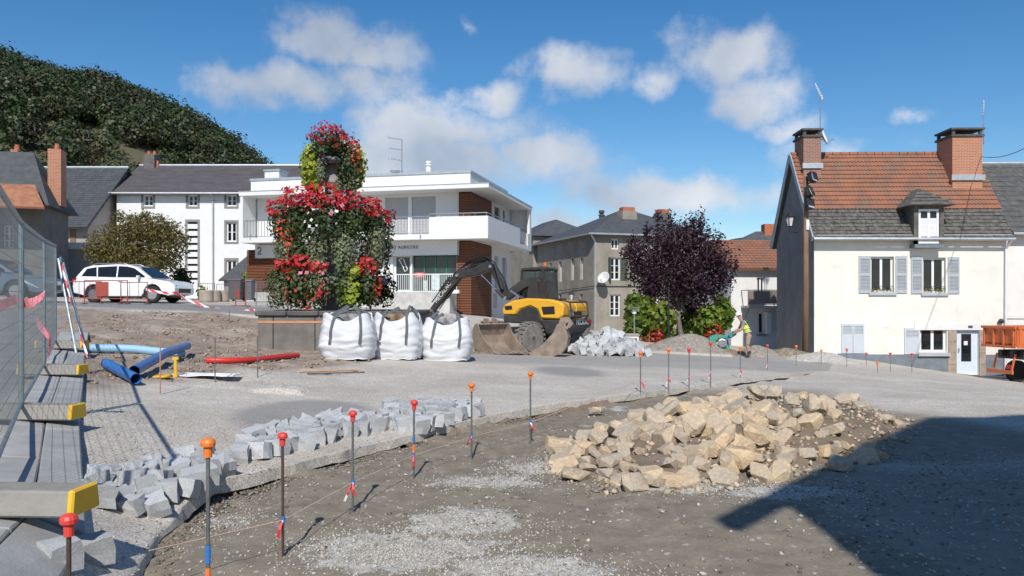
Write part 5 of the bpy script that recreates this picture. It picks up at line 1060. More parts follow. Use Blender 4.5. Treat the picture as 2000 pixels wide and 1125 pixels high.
BL = [('t', 'crim', 645, 270, 40, 20, 260), ('t', 'red', 668, 282, 26, 18, 110), ('t', 'dg', 650, 285, 44, 24, 420), ('t', 'or', 692, 312, 20, 32, 200), ('t', 'dg', 684, 325, 28, 45, 620), ('t', 'lime', 608, 325, 24, 48, 620), ('t', 'gg', 636, 345, 12, 34, 300), ('t', 'gg', 690, 355, 22, 34, 420), ('t', 'lime', 622, 370, 12, 14, 60), ('t', 'wh', 680, 285, 18, 10, 8), ('t', 'gg', 668, 375, 10, 22, 160),
      ('m', 'red', 566, 415, 38, 20, 240), ('m', 'red', 608, 398, 42, 22, 300), ('m', 'red', 655, 395, 40, 22, 300), ('m', 'crim', 700, 405, 38, 20, 260), ('m', 'red', 738, 415, 26, 22, 200), ('m', 'crim', 560, 430, 26, 14, 90), ('m', 'crim', 640, 410, 60, 18, 160),
      ('m', 'dg', 565, 440, 36, 34, 700), ('m', 'dg', 612, 440, 42, 46, 900), ('m', 'dg', 660, 440, 42, 50, 900), ('m', 'dg', 705, 440, 38, 44, 800), ('m', 'dg', 742, 435, 24, 26, 320), ('m', 'or', 575, 458, 25, 26, 130), ('m', 'or', 590, 485, 14, 20, 60),
      ('m', 'wh', 655, 440, 45, 28, 70), ('m', 'wh', 560, 430, 30, 22, 26), ('m', 'wh', 600, 415, 20, 10, 6), ('m', 'pk', 640, 425, 70, 25, 14),
      ('m', 'gg', 746, 478, 22, 58, 1900), ('m', 'gg', 548, 485, 18, 42, 620), ('m', 'gg', 692, 495, 28, 50, 1500), ('m', 'gg', 645, 500, 22, 46, 700), ('m', 'gg', 575, 495, 20, 36, 450), ('m', 'dg', 610, 500, 26, 34, 450),
      ('b', 'dg', 560, 560, 36, 42, 900), ('b', 'dg', 610, 560, 42, 42, 1000), ('b', 'gg', 585, 575, 48, 30, 800), ('b', 'gg', 648, 555, 26, 48, 800), ('b', 'dg', 732, 560, 26, 36, 600), ('b', 'dg', 690, 560, 26, 40, 500),
      ('b', 'red', 572, 522, 24, 12, 110), ('b', 'red', 615, 517, 32, 13, 170), ('b', 'red', 648, 528, 18, 16, 110), ('b', 'red', 730, 525, 28, 18, 190), ('b', 'or', 742, 562, 22, 26, 170), ('b', 'or', 602, 560, 34, 30, 150), ('b', 'or', 560, 570, 24, 20, 60), ('b', 'red', 655, 570, 14, 22, 70), ('b', 'or', 620, 590, 20, 12, 50),
      ('b', 'lime', 702, 572, 22, 32, 330), ('b', 'lime', 708, 535, 16, 18, 90), ('b', 'pk', 640, 540, 40, 20, 10)]
acc = {}
for (tr, kd, u, v, ru, rv, n) in BL:
    n = int(n * .72) if kd in ('red', 'crim', 'or') else n; m, sz, sh, asp = FL_[kd]; Rt = TIER[tr]; dx = (u - 652) / K * .95; ru *= .84
    dyf = -math.sqrt(max(Rt * Rt - dx * dx, .04))
    for sgn in (1, -1):
        k = n if sgn == 1 else n // 2
        if k == 0: continue
        lob = [(dx * sgn if sgn == 1 else -dx, dyf * sgn, fz(v), ru / K, max(.25, ru / K * .8), rv / K)]
        C, Nn = blob_points(k, rn, lob, sh if sh > .6 else .25); Nn = Nn + np.array([0, -.5 * sgn, .25])
        V, F = cards(C, Nn, sz, rn, .45, asp, 1.5 if kd == 'gg' else .3) if kd in ('gg', 'dg', 'lime') else blossoms(C, Nn, sz * 1.1, rn); ti = tints(k, rn, .55, 1.5, .12) if kd in ('gg', 'dg', 'lime') else tints(k, rn, .65, 1.35, .06, 8); acc.setdefault((tr, kd), []).append((V, ti))
NM = {'red': 'red_flowers', 'crim': 'crimson_flowers', 'or': 'orange_flowers', 'wh': 'white_flowers', 'pk': 'pink_flowers', 'lime': 'lime_foliage', 'gg': 'trailing_ivy', 'dg': 'foliage'}
for (tr, kd), lst in acc.items():
    V = np.concatenate([a for a, _ in lst]); T_ = np.concatenate([b for _, b in lst]); o = link(NM[kd], npmesh(NM[kd], V, np.arange(len(V)).reshape(-1, 4 if kd in ('gg', 'dg', 'lime') else 8), FL_[kd][0], False, T_), None, FC); tag(o, kind='stuff')
# ------------------------------------------------------------------ cars
TYRE = mat('tyre_rubber', (.022, .021, .02), .85, .3, 8, .1); ALLOY = mat('alloy_rim', (.5, .51, .53), .3, .1, metal=.8)
def wheel(parent, c, r, w, side, rimm=None, dusty=None):
    o = MB().lathe([(r * .62, -w / 2), (r * .93, -w / 2), (r, -w * .36), (r, w * .36), (r * .93, w / 2), (r * .62, w / 2)], 24, (0, 0, 0), 'y').build('wheel', dusty or TYRE, parent, smooth=False, loc=c)
    m = MB(); s = side * w * .42; m.lathe([(r * .62, s - .02), (r * .64, s + .01 * side), (r * .56, s + .01 * side)], 20, axis='y')
    for k in range(5): a = k * 2 * math.pi / 5; m.bar((0, s, 0), (r * .6 * math.cos(a), s, r * .6 * math.sin(a)), .07, .05, (0, 1, 0))
    m.lathe([(.03, s - .04), (.07, s), (.06, s + .03 * side)], 10, axis='y'); m.build('rim', rimm or ALLOY, o); return o
def car(label, loc, rz, paint, group=None):
    t = thing('parked_car', label, 'car', loc, rz, group); HW = .9; r = .36; wb_ = (-1.37, 1.38)
    def arc(cx, a0, a1, n=9, rr=.43): return [(cx + rr * math.cos(a0 + (a1 - a0) * k / (n - 1)), .36 + rr * math.sin(a0 + (a1 - a0) * k / (n - 1))) for k in range(n)]
    low = [(-2.32, .42), (-1.8, .30)] + arc(wb_[0], math.pi, 0) + [(wb_[0] + .5, .27), (wb_[1] - .5, .27)] + arc(wb_[1], math.pi, 0) + [(2.1, .30), (2.38, .36), (2.4, .62), (2.34, .78), (2.1, .90), (1.28, 1.02), (.9, 1.04), (-2.1, 1.04), (-2.34, .95), (-2.38, .7)]
    m = MB(); n = len(low)
    def yy(z, x): return HW * (1 - .05 * max(0, abs(x) - 1.4) ** 2) - .05 * max(0, (z - .6)) - .03 * max(0, .5 - z)
    L1 = [(x, yy(z, x), z) for x, z in low]; L2 = [(x, -yy(z, x), z) for x, z in low]
    m.add(L1 + L2, [tuple(range(n)), tuple(reversed(range(n, 2 * n)))] + [(i, i + n, (i + 1) % n + n, (i + 1) % n) for i in range(n)])
    body = m.build('body', paint, t, bevel=.025)
    gh = [(-2.26, 1.03), (-2.2, 1.16), (-1.95, 1.50), (-1.6, 1.60), (-.4, 1.65), (.15, 1.62), (.55, 1.52), (1.32, 1.035)]
    def gy(z): return .85 - (z - 1.03) / .62 * .22
    g = MB(); n = len(gh); g.add([(x, gy(z), z) for x, z in gh] + [(x, -gy(z), z) for x, z in gh], [tuple(range(n)), tuple(reversed(range(n, 2 * n)))] + [(i, i + n, (i + 1) % n + n, (i + 1) % n) for i in range(n)])
    g.build('cabin', paint, t, bevel=.03)
    CG = mat('car_glass', (.012, .014, .016), .05, .2)
    for s in (1, -1):
        for q in ([(-1.98, 1.14), (-1.78, 1.46), (-1.35, 1.53), (-1.25, 1.12)], [(-1.19, 1.11), (-1.28, 1.53), (-.38, 1.57), (-.34, 1.09)], [(-.27, 1.09), (-.31, 1.57), (.1, 1.55), (.45, 1.47), (1.0, 1.13), (1.0, 1.08)]):
            k = len(q); a = MB(); a.add([(x, s * (gy(z) + .012), z) for x, z in q] + [(x, s * (gy(z) - .02), z) for x, z in q], [tuple(range(k)), tuple(reversed(range(k, 2 * k)))] + [(i, i + k, (i + 1) % k + k, (i + 1) % k) for i in range(k)]); a.build('side_window', CG, t)
        MB().obox((2.2, s * .62, .73), (.26, .3, .14), (0, R(12), s * R(-18))).build('headlight', mat('headlamp', (.5, .52, .55), .1), t)
        MB().obox((-2.28, s * .68, .93), (.2, .32, .2), (0, 0, s * R(10))).build('tail_light', mat('tail_red', (.45, .02, .02), .2), t)
        mi = MB(); mi.obox((.78, s * .98, 1.08), (.12, .2, .14)); mi.build('mirror', paint, t, bevel=.03)
        for x in (-.9, .05): MB().obox((x - .15, s * (yy(.86, x) + .012), .90), (.18, .03, .03)).build('door_handle', ALLOY, t)
        for x in wb_: wheel(t, (x, s * .80, r), r, .22, s)
        rr = MB(); rr.tube([(-1.6, s * .6, 1.62), (-1.4, s * .6, 1.68), (-.1, s * .6, 1.69), (.1, s * .6, 1.62)], .02, 6); rr.build('roof_rail', ALLOY, t)
        MB().box(-1.0, 1.0, s * .87 - .02, s * .87 + .02, .29, .38).build('sill_trim', BLACKP, t)
    MB().add([(.62, .58, 1.515), (.62, -.58, 1.515), (1.28, -.76, 1.085), (1.28, .76, 1.085)], [(0, 1, 2, 3)]).build('windscreen', CG, t, loc=(.018, 0, .018))
    MB().add([(-2.0, .6, 1.46), (-2.0, -.6, 1.46), (-2.2, -.74, 1.15), (-2.2, .74, 1.15)], [(0, 1, 2, 3)]).build('rear_window', CG, t, loc=(-.02, 0, .012))
    MB().box(2.36, 2.41, -.5, .5, .42, .6).build('grille', BLACKP, t); MB().box(-2.2, 2.1, -.6, .6, .22, .5).build('underside', BLACKP, t)
    return t
PW_ = mat('white_car_paint', (.78, .79, .80), .25, .02, 2, coat=.6); PG_ = mat('grey_blue_car_paint', (.10, .15, .21), .3, .05, 2, coat=.6)
cxw, cyw = at(262, 590, 32.4).x, 32.4
car('white estate car parked broadside behind the red barriers', (cxw, cyw, gz(cxw, cyw)), R(-6), PW_).scale = (.9, .9, .93)
cxd, cyd = at(-25, 590, 30.0).x, 30.0
car('dark grey-blue car seen through the wire fence at far left', (cxd, cyd, gz(cxd, cyd)), R(8), PG_)

# ------------------------------------------------------------------ orange tipper truck at the right edge
tx, ty = 18.5, 29.3; tg = gz(tx + 1.5, ty); t = thing('tipper_truck', 'orange tipper truck half out of the frame at right', 'truck', (tx, ty, tg), R(10)); t.scale = (1, .74, 1); K2 = FPX / 29.5
zb, ztp = at(0, 677, 29.5).z - tg, at(0, 640, 29.5).z - tg; OR_ = mat('orange_truck_paint', (.62, .15, .045), .5, .15, 3, .1, 30, grime=.35)
b = MB(); b.box(0, 4.2, .05, 2.2, zb, zb + .12); bed = b.build('bed_floor', OR_, t)
for (nm, q) in (('bed_side', (.04, 4.2, .0, .06, zb + .02, ztp)), ('bed_side', (.04, 4.2, 2.19, 2.25, zb + .02, ztp)), ('tailgate', (0, .06, .06, 2.19, zb + .02, ztp)), ('headboard', (4.14, 4.2, .06, 2.19, zb + .12, ztp + .3))):
    o = MB().box(*q).build(nm, OR_, t)
    if nm == 'bed_side':
        r_ = MB(); y0 = -.05 if q[2] < 1 else 2.25
        for k in range(8): x = .1 + k * .56; r_.box(x, x + .09, y0, y0 + .05, zb + .02, ztp - .05)
        r_.box(.04, 4.2, y0 - .01, y0 + .06, ztp - .05, ztp + .04); r_.box(.04, 4.2, y0 - .004, y0 + .054, zb - .06, zb + .04); r_.build('side_ribs', OR_, o)
r_ = MB()
for k in range(4): r_.box(-.05, -.001, .12 + k * .64, .2 + k * .64, zb + .02, ztp - .05)
r_.box(-.06, .005, .0, 2.25, ztp - .05, ztp + .04); r_.box(-.055, .003, .0, 2.25, zb - .06, zb + .04); r_.build('tailgate_ribs', OR_, t)
c = MB(); c.box(.3, 5.8, .65, .85, zb - .4, zb - .16); c.box(.3, 5.8, 1.4, 1.6, zb - .4, zb - .16); c.box(.5, .8, .3, 1.95, zb - .5, zb - .2); c.box(2.2, 3.1, .12, .6, zb - .75, zb - .2); c.build('chassis', DARKM, t)
for (x, y) in ((1.35, .22), (1.35, 2.0), (4.6, .22), (4.6, 2.0)): wheel(t, (x, y, .43), .43, .36, -1 if y < 1 else 1, DARKM)
m = MB(); m.bar((.05, .3, .5), (.05, 1.95, .5), .08, .14); m.bar((.12, .5, .5), (.3, .5, zb - .3), .06, .06); m.bar((.12, 1.7, .5), (.3, 1.7, zb - .3), .06, .06); m.build('underrun_bar', OR_, t)
MB().box(.02, .06, .35, .7, .62, .76).build('tail_light', mat('tail_red', (.45, .02, .02), .2), t)
m = MB(); m.prism([(4.5, .55), (6.3, .55), (6.35, 1.3), (6.0, 2.25), (4.5, 2.25)], 'y', .1, 2.15); m.build('cab', OR_, t, bevel=.05)
MB().prism([(4.7, 1.35), (6.0, 1.35), (5.8, 2.1), (4.7, 2.1)], 'y', .085, .11).build('cab_window', GLASS, t)

# ------------------------------------------------------------------ wheeled excavator
ox, oy = 1.05, 27.0; og = gz(ox, oy); EX_ = thing('wheeled_excavator', 'yellow and black wheeled excavator with folded articulated boom', 'excavator', (ox, oy, og), math.atan2(.44, -.9))
YEL = mat('machine_yellow', (.80, .42, .035), .38, .08, 2, .03, 30, coat=.3, grime=.12); MBK = mat('machine_charcoal', (.04, .038, .037), .5, .25, 3, .08, 40, grime=.3); DUST = mat('dusty_steel', (.27, .245, .215), .85, .25, 5, .2, 40); CYL = mat('chrome_rod', (.7, .7, .72), .15, .05, metal=1.0)
def zz(v, D=27.0): return EYE + (HOR - v) / FPX * D - og
# undercarriage, turned against the upper works
ch = R(67.4); UC = Vector((.18, .09, 0))
m = MB(); m.box(-1.3, 1.3, -.42, .42, .45, .85); m.lathe([(.5, .85), (.55, .9), (.5, 1.02)], 18); m.box(-1.25, -.95, -.75, .75, .4, .6); m.box(.95, 1.25, -.75, .75, .4, .6); uc = m.build('undercarriage', MBK, EX_, loc=UC, rot=(0, 0, ch))
DT = mat('dusty_tyre', (.20, .185, .17), .95, .3, 6, .4, 30)
for (x, y, s) in ((1.1, .82, 1), (1.1, -.82, -1), (-1.1, .82, 1), (-1.1, -.82, -1)):
    w = MB(); w.lathe([(.26, -.2), (.42, -.2), (.5, -.14), (.5, .14), (.42, .2), (.26, .2)], 24, axis='y')
    for k in range(22):
        a = 2 * math.pi * k / 22
        for sd in (-1, 1): w.obox((.51 * math.cos(a + sd * .07), sd * .09, .51 * math.sin(a + sd * .07)), (.05, .19, .07), (0, -a, 0))
    wo_ = w.build('wheel', DT, EX_, loc=UC + Matrix.Rotation(ch, 3, 'Z') @ Vector((x, y, .52)), rot=(0, 0, ch))
    MB().lathe([(.27, s * .08), (.26, s * .17), (.16, s * .17), (.12, s * .12), (.07, s * .2)], 14, axis='y').build('rim', MBK, wo_)
    for k in range(6): a = k * math.pi / 3; MB().obox((.19 * math.cos(a), s * .18, .19 * math.sin(a)), (.035, .04, .035)).build('wheel_nut', DUST, wo_)
bl = MB(); pr = [(-.05, .05), (.12, .0), (.16, .05), (.06, .3), (.1, .6), (.04, .62), (-.03, .3)]; bl.prism(pr, 'y', -1.15, 1.15); bo = bl.build('dozer_blade', DUST, EX_, loc=UC + Matrix.Rotation(ch, 3, 'Z') @ Vector((1.75, 0, .04)), rot=(0, 0, ch))
for y in (-1.0, -.35, .3, 1.0): MB().box(.02, .13, y - .03, y + .03, .12, .58).build('rib', DUST, bo)
MB().bar((-.75, .4, .5), (0, .4, .3), .14, .16).build('blade_arm', MBK, bo); MB().bar((-.75, -.4, .5), (0, -.4, .3), .14, .16).build('blade_arm', MBK, bo)
# upper structure: hood on the near side
hb, ht_ = zz(622), zz(584)
hp = [(-1.05, hb), (-1.18, hb + .1), (-1.22, hb + .45), (-1.1, ht_ - .1), (-.7, ht_ - .01), (.1, ht_ + .02), (.6, ht_ - .06), (.92, ht_ - .2), (1.0, hb + .28), (.95, hb + .12), (.5, hb + .12), (.35, hb + .3), (-.05, hb + .42), (-.3, hb + .3), (-.42, hb + .02)]
m = MB(); m.prism(hp, 'y', .02, 1.14); hood = m.build('hood', YEL, EX_, bevel=.05)
m = MB(); m.prism([(-1.05, hb), (-1.2, hb + .2), (-1.22, hb + .45), (-1.1, ht_ - .1), (-.5, ht_ - .02), (-.08, ht_ - .02), (-.08, hb)], 'y', -1.14, .018); m.build('hood', YEL, EX_, bevel=.05)
MB().prism([(-.42, hb + .02), (-.3, hb + .3), (-.05, hb + .42), (.35, hb + .3), (.5, hb + .11), (.95, hb + .11), (.95, hb - .12), (.1, hb - .16), (-.55, hb - .3), (-.9, hb - .25)], 'y', .05, 1.1).build('side_skirt', MBK, EX_, bevel=.03)
MB().prism([(-1.15, hb - .02), (-1.3, hb + .0), (-1.34, hb - .22), (-1.2, hb - .5), (-.6, hb - .5), (-.4, hb - .05), (-.42, hb - .02)], 'y', -1.1, 1.12).build('counterweight', MBK, EX_, bevel=.05)
MB().prism([(-.92, hb + .18), (-.9, hb + .42), (-.45, hb + .4), (-.52, hb + .16)], 'y', 1.13, 1.16).build('air_grille', BLACKP, hood); MB().prism([(.6, hb + .32), (.62, hb + .44), (.88, hb + .42), (.84, hb + .3)], 'y', 1.13, 1.16).build('hood_handle', BLACKP, hood)
MB().box(-.95, -.3, .25, .8, ht_ - .05, ht_ + .015).build('top_grille', BLACKP, hood)
MB().box(-1.26, -1.2, -.35, .25, hb + .12, hb + .24).build('rear_light', BLACKP, hood)
MB().box(-1.245, -1.215, .35, .65, hb + .1, hb + .32).build('number_decal', WHITE, hood); link('number_lettering', text_mesh('25', .22, .004, 'number_text'), BLACKP, hood, (-1.249, .5, hb + .21), (R(90), 0, R(-90)))
g = MB(); y0, y1 = -.55, .95
for (a, b) in (((-1.28, y0, hb - .05), (-1.42, y0, hb + .1)), ((-1.28, y1, hb - .05), (-1.42, y1, hb + .1)), ((-1.42, y0, hb + .1), (-1.36, y0, hb + .55)), ((-1.42, y1, hb + .1), (-1.36, y1, hb + .55)), ((-1.36, y0, hb + .55), (-1.36, y1, hb + .55)), ((-1.42, y0, hb + .1), (-1.42, y1, hb + .1)), ((-1.36, y1, hb + .55), (-1.1, y1, hb + .62)), ((-1.36, y0, hb + .55), (-1.1, y0, hb + .62))): g.tube([a, b], .03, 8)
g.build('rear_guard_rail', MBK, EX_)
link('maker_lettering', text_mesh('MECALAC', .24, .006, 'maker_text'), WHITE, EX_, (-1.345, -.2, hb - .12), (R(90), 0, R(-90)))
MB().obox((-1.3, -.95, hb - .1), (.1, .18, .12)).build('tail_light', mat('tail_red', (.45, .02, .02), .2), EX_)
MB().obox((-1.28, 1.0, hb - .15), (.1, .16, .12)).build('tail_light', mat('tail_red', (.45, .02, .02), .2), EX_)
# cab
c0, c1, d0, d1 = -.06, .95, -1.12, -.02; zb_, zt_ = hb + .05, zz(527, 27.4)
m = MB()
for (x, y) in ((c0, d0), (c0, d1), (c1 - .05, d0), (c1 - .05, d1)): m.bar((x, y, zb_), (x - (.12 if x > .5 else -.05), y * .96, zt_), .075, .075, (1, 0, 0))
m.bar((c0, d1, zb_ + .5), (c1, d1, zb_ + .5), .06, .06); m.build('cab_frame', MBK, EX_)
m = MB(); m.prism([(c0 - .04, zt_ - .02), (c1 - .1, zt_ - .05), (c1 - .16, zt_ + .06), (c0 + .1, zt_ + .1), (c0 - .02, zt_ + .06)], 'y', d0 - .03, d1 + .05); m.build('cab_roof', MBK, EX_, bevel=.03)
CGL = bpy.data.materials.new('cab_glass'); CGL.use_nodes = True; _b = CGL.node_tree.nodes['Principled BSDF']; _b.inputs['Base Color'].default_value = (.35, .4, .4, 1); _b.inputs['Roughness'].default_value = .03; _b.inputs['Transmission Weight'].default_value = .85; _b.inputs['IOR'].default_value = 1.1
for q in ((c0 + .03, c1 - .1, d1 - .01, d1), (c0 + .03, c1 - .1, d0, d0 + .01)): MB().box(*q, zb_ + .1, zt_ - .06).build('cab_window', CGL, EX_)
MB().box(c0 - .0, c0 + .01, d0 + .04, d1 - .04, zb_ + .5, zt_ - .06).build('cab_window', CGL, EX_); MB().box(c1 - .12, c1 - .11, d0 + .04, d1 - .04, zb_ + .1, zt_ - .06).build('cab_window', CGL, EX_)
s = MB(); s.box(.1, .5, -.8, -.35, zb_ + .15, zb_ + .45); s.obox((.12, -.57, zb_ + .85), (.14, .46, .8), (0, R(-10), 0)); s.build('seat', mat('seat_orange', (.42, .10, .05), .8), EX_, bevel=.05)
MB().box(c0, c1, d0, d1, zb_ - .1, zb_ + .08).build('cab_floor', MBK, EX_); MB().box(c0 - .0, c0 + .02, d0 + .05, d1 - .05, zb_, zb_ + .5).build('cab_back_panel', MBK, EX_)
MB().lathe([(.05, 0), (.06, .06), (.055, .13), (.02, .16)], 10, (.15, -.5, zt_ + .1)).build('beacon', mat('beacon_amber', (.7, .16, .02), .3), EX_)
MB().tube([(c0 + .1, d1 + .03, zt_), (c0 + .12, d1 + .25, zt_ - .15), (c0 + .12, d1 + .28, zt_ - .5)], .015, 6).build('mirror_arm', MBK, EX_)
# boom: local X of each joint read from its place on the boom plane Y = .25
BY = .25
J = {'foot': (.15, zz(548, 26.9)), 'knee': (1.25, zz(582, 27.3)), 'top': (1.8, zz(521, 27.6)), 'elb': (3.12, zz(538, 28.1)), 'tip': (4.22, zz(607, 28.6))}
def JP(k, y=BY): return Vector((J[k][0], y, J[k][1]))
def beam(name, pts, w, parent=EX_, m_=None):
    """plate beam: list of (x, z, half-depth) along the boom"""
    up, lo = [], []
    for i, (x, z, h) in enumerate(pts):
        a = pts[max(0, i - 1)]; b = pts[min(len(pts) - 1, i + 1)]; d = Vector((b[0] - a[0], b[1] - a[1])).normalized(); n = Vector((-d.y, d.x)); up.append((x + n.x * h, z + n.y * h)); lo.append((x - n.x * h, z - n.y * h))
    return MB().prism(up + lo[::-1], 'y', BY - w / 2, BY + w / 2).build(name, m_ or MBK, parent, bevel=.015)
m = MB(); 
for y in (BY - .2, BY + .2): m.prism([(-.15, hb + .2), (.45, hb + .2), (.28, J['foot'][1] + .1), (.02, J['foot'][1] + .1)], 'y', y - .03, y + .03)
m.build('boom_mount', MBK, EX_)
bf = beam('boom_base', [(J['foot'][0], J['foot'][1], .09), (.6, J['foot'][1] - .12, .15), (1.0, J['knee'][1] + .2, .14), (J['knee'][0], J['knee'][1], .1)], .24)
beam('boom_link', [(J['knee'][0], J['knee'][1], .1), (1.45, (J['knee'][1] + J['top'][1]) / 2, .14), (J['top'][0], J['top'][1], .13)], .2)
bm_ = beam('boom', [(J['top'][0] - .12, J['top'][1] - .1, .1), (J['top'][0] + .15, J['top'][1] + .03, .17), (2.4, (J['top'][1] + J['elb'][1]) / 2 + .0, .15), (J['elb'][0], J['elb'][1], .12)], .26)
st = beam('stick', [(J['elb'][0] - .15, J['elb'][1] + .12, .07), (J['elb'][0] + .05, J['elb'][1] - .05, .14), (3.6, (J['elb'][1] + J['tip'][1]) / 2 + .1, .12), (J['tip'][0], J['tip'][1], .08)], .22)
def ram(a, b, parent, y=BY, r=.055, k=.55):
    a = Vector((a[0], y, a[1])); b = Vector((b[0], y, b[1])); mid = a.lerp(b, k); MB().tube([a, mid], r, 10).build('cylinder_barrel', MBK, parent, smooth=False); MB().tube([mid, b], r * .5, 8).build('cylinder_rod', CYL, parent)
ram((1.28, J['knee'][1] + .02), (2.15, J['top'][1] - .28), EX_, y=BY + .15, r=.06, k=.35); ram((.25, hb + .45), (1.05, J['knee'][1] + .25), EX_, y=BY + .1, r=.08)
ram((2.0, J['top'][1] + .2), (3.05, J['elb'][1] + .2), EX_, y=BY, r=.06, k=.7); ram((3.4, J['elb'][1] - .05), (4.15, J['tip'][1] + .3), EX_, y=BY + .16, r=.05); ram((3.25, J['elb'][1] - .32), (3.95, J['tip'][1] + .05), EX_, y=BY - .02, r=.05)
for k in ('foot', 'knee', 'top', 'elb', 'tip'): MB().tube([JP(k, BY - .18), JP(k, BY + .18)], .06, 10).build('pivot_pin', DUST, EX_)
hs = MB()
for q in range(4): o_ = .04 * q; hs.tube([(1.3, BY + .15 + o_, J['knee'][1] + .3), (1.6, BY + .17 + o_, J['top'][1] + .15), (2.0, BY + .1 + o_ * .6, J['top'][1] + .24 + o_), (2.6, BY + .1 + o_ * .5, J['top'][1] + .14 + o_), (3.0, BY + .1, J['elb'][1] + .24), (3.3, BY + .12, J['elb'][1] + .02)], .018, 6)
hs.build('hydraulic_hoses', BLACKP, EX_)
tl = link('stick_lettering', text_mesh('MECALAC', .2, .004, 'stick_text'), WHITE, EX_, (3.72, BY + .116, (J['elb'][1] + J['tip'][1]) / 2 + .0), (R(90), 0, R(180))); sl_ = math.atan2(J['tip'][1] - J['elb'][1], J['tip'][0] - J['elb'][0]); tl.rotation_euler = Euler((R(90), -sl_ + math.pi * 0, R(180)), 'XYZ')
tl.matrix_local = Matrix.Translation((3.72, BY + .116, (J['elb'][1] + J['tip'][1]) / 2 + .02)) @ Matrix.Rotation(math.pi, 4, 'Z') @ Matrix.Rotation(R(90), 4, 'X') @ Matrix.Rotation(-sl_, 4, 'Z')
qh = MB(); qh.obox((J['tip'][0] + .02, BY, J['tip'][1] - .12), (.32, .3, .3), (0, .4, 0)); qh.build('quick_hitch', MBK, EX_, bevel=.04)

# buckets lying in front
RUSTY = mat('worn_bucket_steel', (.30, .235, .185), .75, .3, 3, .25, 30, metal=.2, grime=.3)
def bucket(label, loc, rz, w, s, tilt=0.0, teeth=5):
    t = thing('digger_bucket', label, 'bucket', loc, rz); t.rotation_euler = (0, tilt, rz)
    outer = [(-.98, .03), (-.6, .0), (-.2, .02), (.05, .12), (.2, .32), (.24, .58), (.16, .82), (.02, .98)]; inner = [(x - .03 if x > -.1 else x, z + .035 if z < .3 else z) for x, z in outer]
    outer = [(x * s, z * s) for x, z in outer]; inner = [(x * s - .02, z * s) for x, z in [(-.95, .06), (-.6, .035), (-.2, .06), (.03, .16), (.16, .33), (.2, .58), (.12, .8), (-.01, .94)]]
    m = MB(); m.prism(outer + inner[::-1], 'y', -w / 2, w / 2); m.build('bucket_shell', RUSTY, t)
    for y in (-w / 2, w / 2):
        p = outer + [(-.08 * s, .93 * s), (-.18 * s, .7 * s), (-.5 * s, .36 * s), (-.85 * s, .14 * s)]; MB().prism(p, 'y', y - .02 + (.0 if y > 0 else -.003), y + .02 + (.003 if y > 0 else 0)).build('side_plate', RUSTY, t)
    for k in range(teeth): y = -w / 2 + .08 + k * (w - .16) / max(1, teeth - 1); MB().add([(-.9 * s, y - .05, .07 * s), (-.9 * s, y + .05, .07 * s), (-.9 * s, y + .05, -.0), (-.9 * s, y - .05, -.0), (-1.2 * s, y - .02, .01), (-1.2 * s, y + .02, .01)], [(0, 1, 5, 4), (3, 4, 5, 2), (0, 4, 3), (1, 2, 5), (0, 3, 2, 1)]).build('tooth', DUST, t)
    e = MB()
    for y in (-.16, .16): e.prism([(-.05 * s, .93 * s), (.2 * s, .8 * s), (.34 * s, .95 * s), (.2 * s, 1.15 * s), (.0, 1.12 * s)], 'y', y - .025, y + .025)
    e.tube([(.2 * s, -.3, 1.02 * s), (.2 * s, .3, 1.02 * s)], .035, 8); e.build('hitch_ears', RUSTY, t); return t
p = at(962, 684, 24.2); bucket('wide toothed digger bucket lying beside the right-hand bulk bag', (p.x, 24.2, gz(p.x, 24.2) - .01), R(132), 1.25, .9, teeth=6)
p = at(1096, 690, 24.0); bucket('narrow bucket seen side-on before the excavator rear wheels', (p.x, 24.0, gz(p.x, 24.0) - .01), R(-12), .55, 1.05, teeth=3)
# ------------------------------------------------------------------ site fence, feet, kerb
BLUEST = mat('fence_tube', (.30, .36, .38), .45, .15, 6, metal=.6)
KERB = mat('kerb_concrete', (.36, .355, .345), .9, .15, 3, .3, 40)
kerb = MB().box(-.001, .001, -.001, .001, -.05, -.04)
kb = bpy.data.objects.new('kerb', None); COL.objects.link(kb); tag(kb, kind='structure')
def fdir(i):
    a, b = Vector(FENCE[i]), Vector(FENCE[i + 1]); return (b - a).normalized()
for i in range(len(FENCE) - 2):
    a, b = Vector(FENCE[i]), Vector(FENCE[i + 1]); d = (b - a).normalized(); n = Vector((d.y, -d.x)); L = (b - a).length; k = 0.0
    for row in (0, 1):
        s = 0.0 if row == 0 else -1.1
        while s < L:
            s0, s1 = max(0, s), min(L, s + 2.2); s += 2.2
            if s1 - s0 < .05: continue
            o0 = -.08 + row * .29; m = MB(); q = [a + d * (s0 + .006) + n * o0, a + d * (s1 - .006) + n * o0, a + d * (s1 - .006) + n * (o0 + .28), a + d * (s0 + .006) + n * (o0 + .28)]
            zs_ = [gz(p.x, p.y) + .07 + .008 * row for p in q]; m.add([(p.x, p.y, z) for p, z in zip(q, zs_)] + [(p.x, p.y, z - .2) for p, z in zip(q, zs_)], [(0, 1, 2, 3), (7, 6, 5, 4), (0, 4, 5, 1), (1, 5, 6, 2), (2, 6, 7, 3), (3, 7, 4, 0)]); m.build('kerb_stone', KERB, kb, bevel=.01)
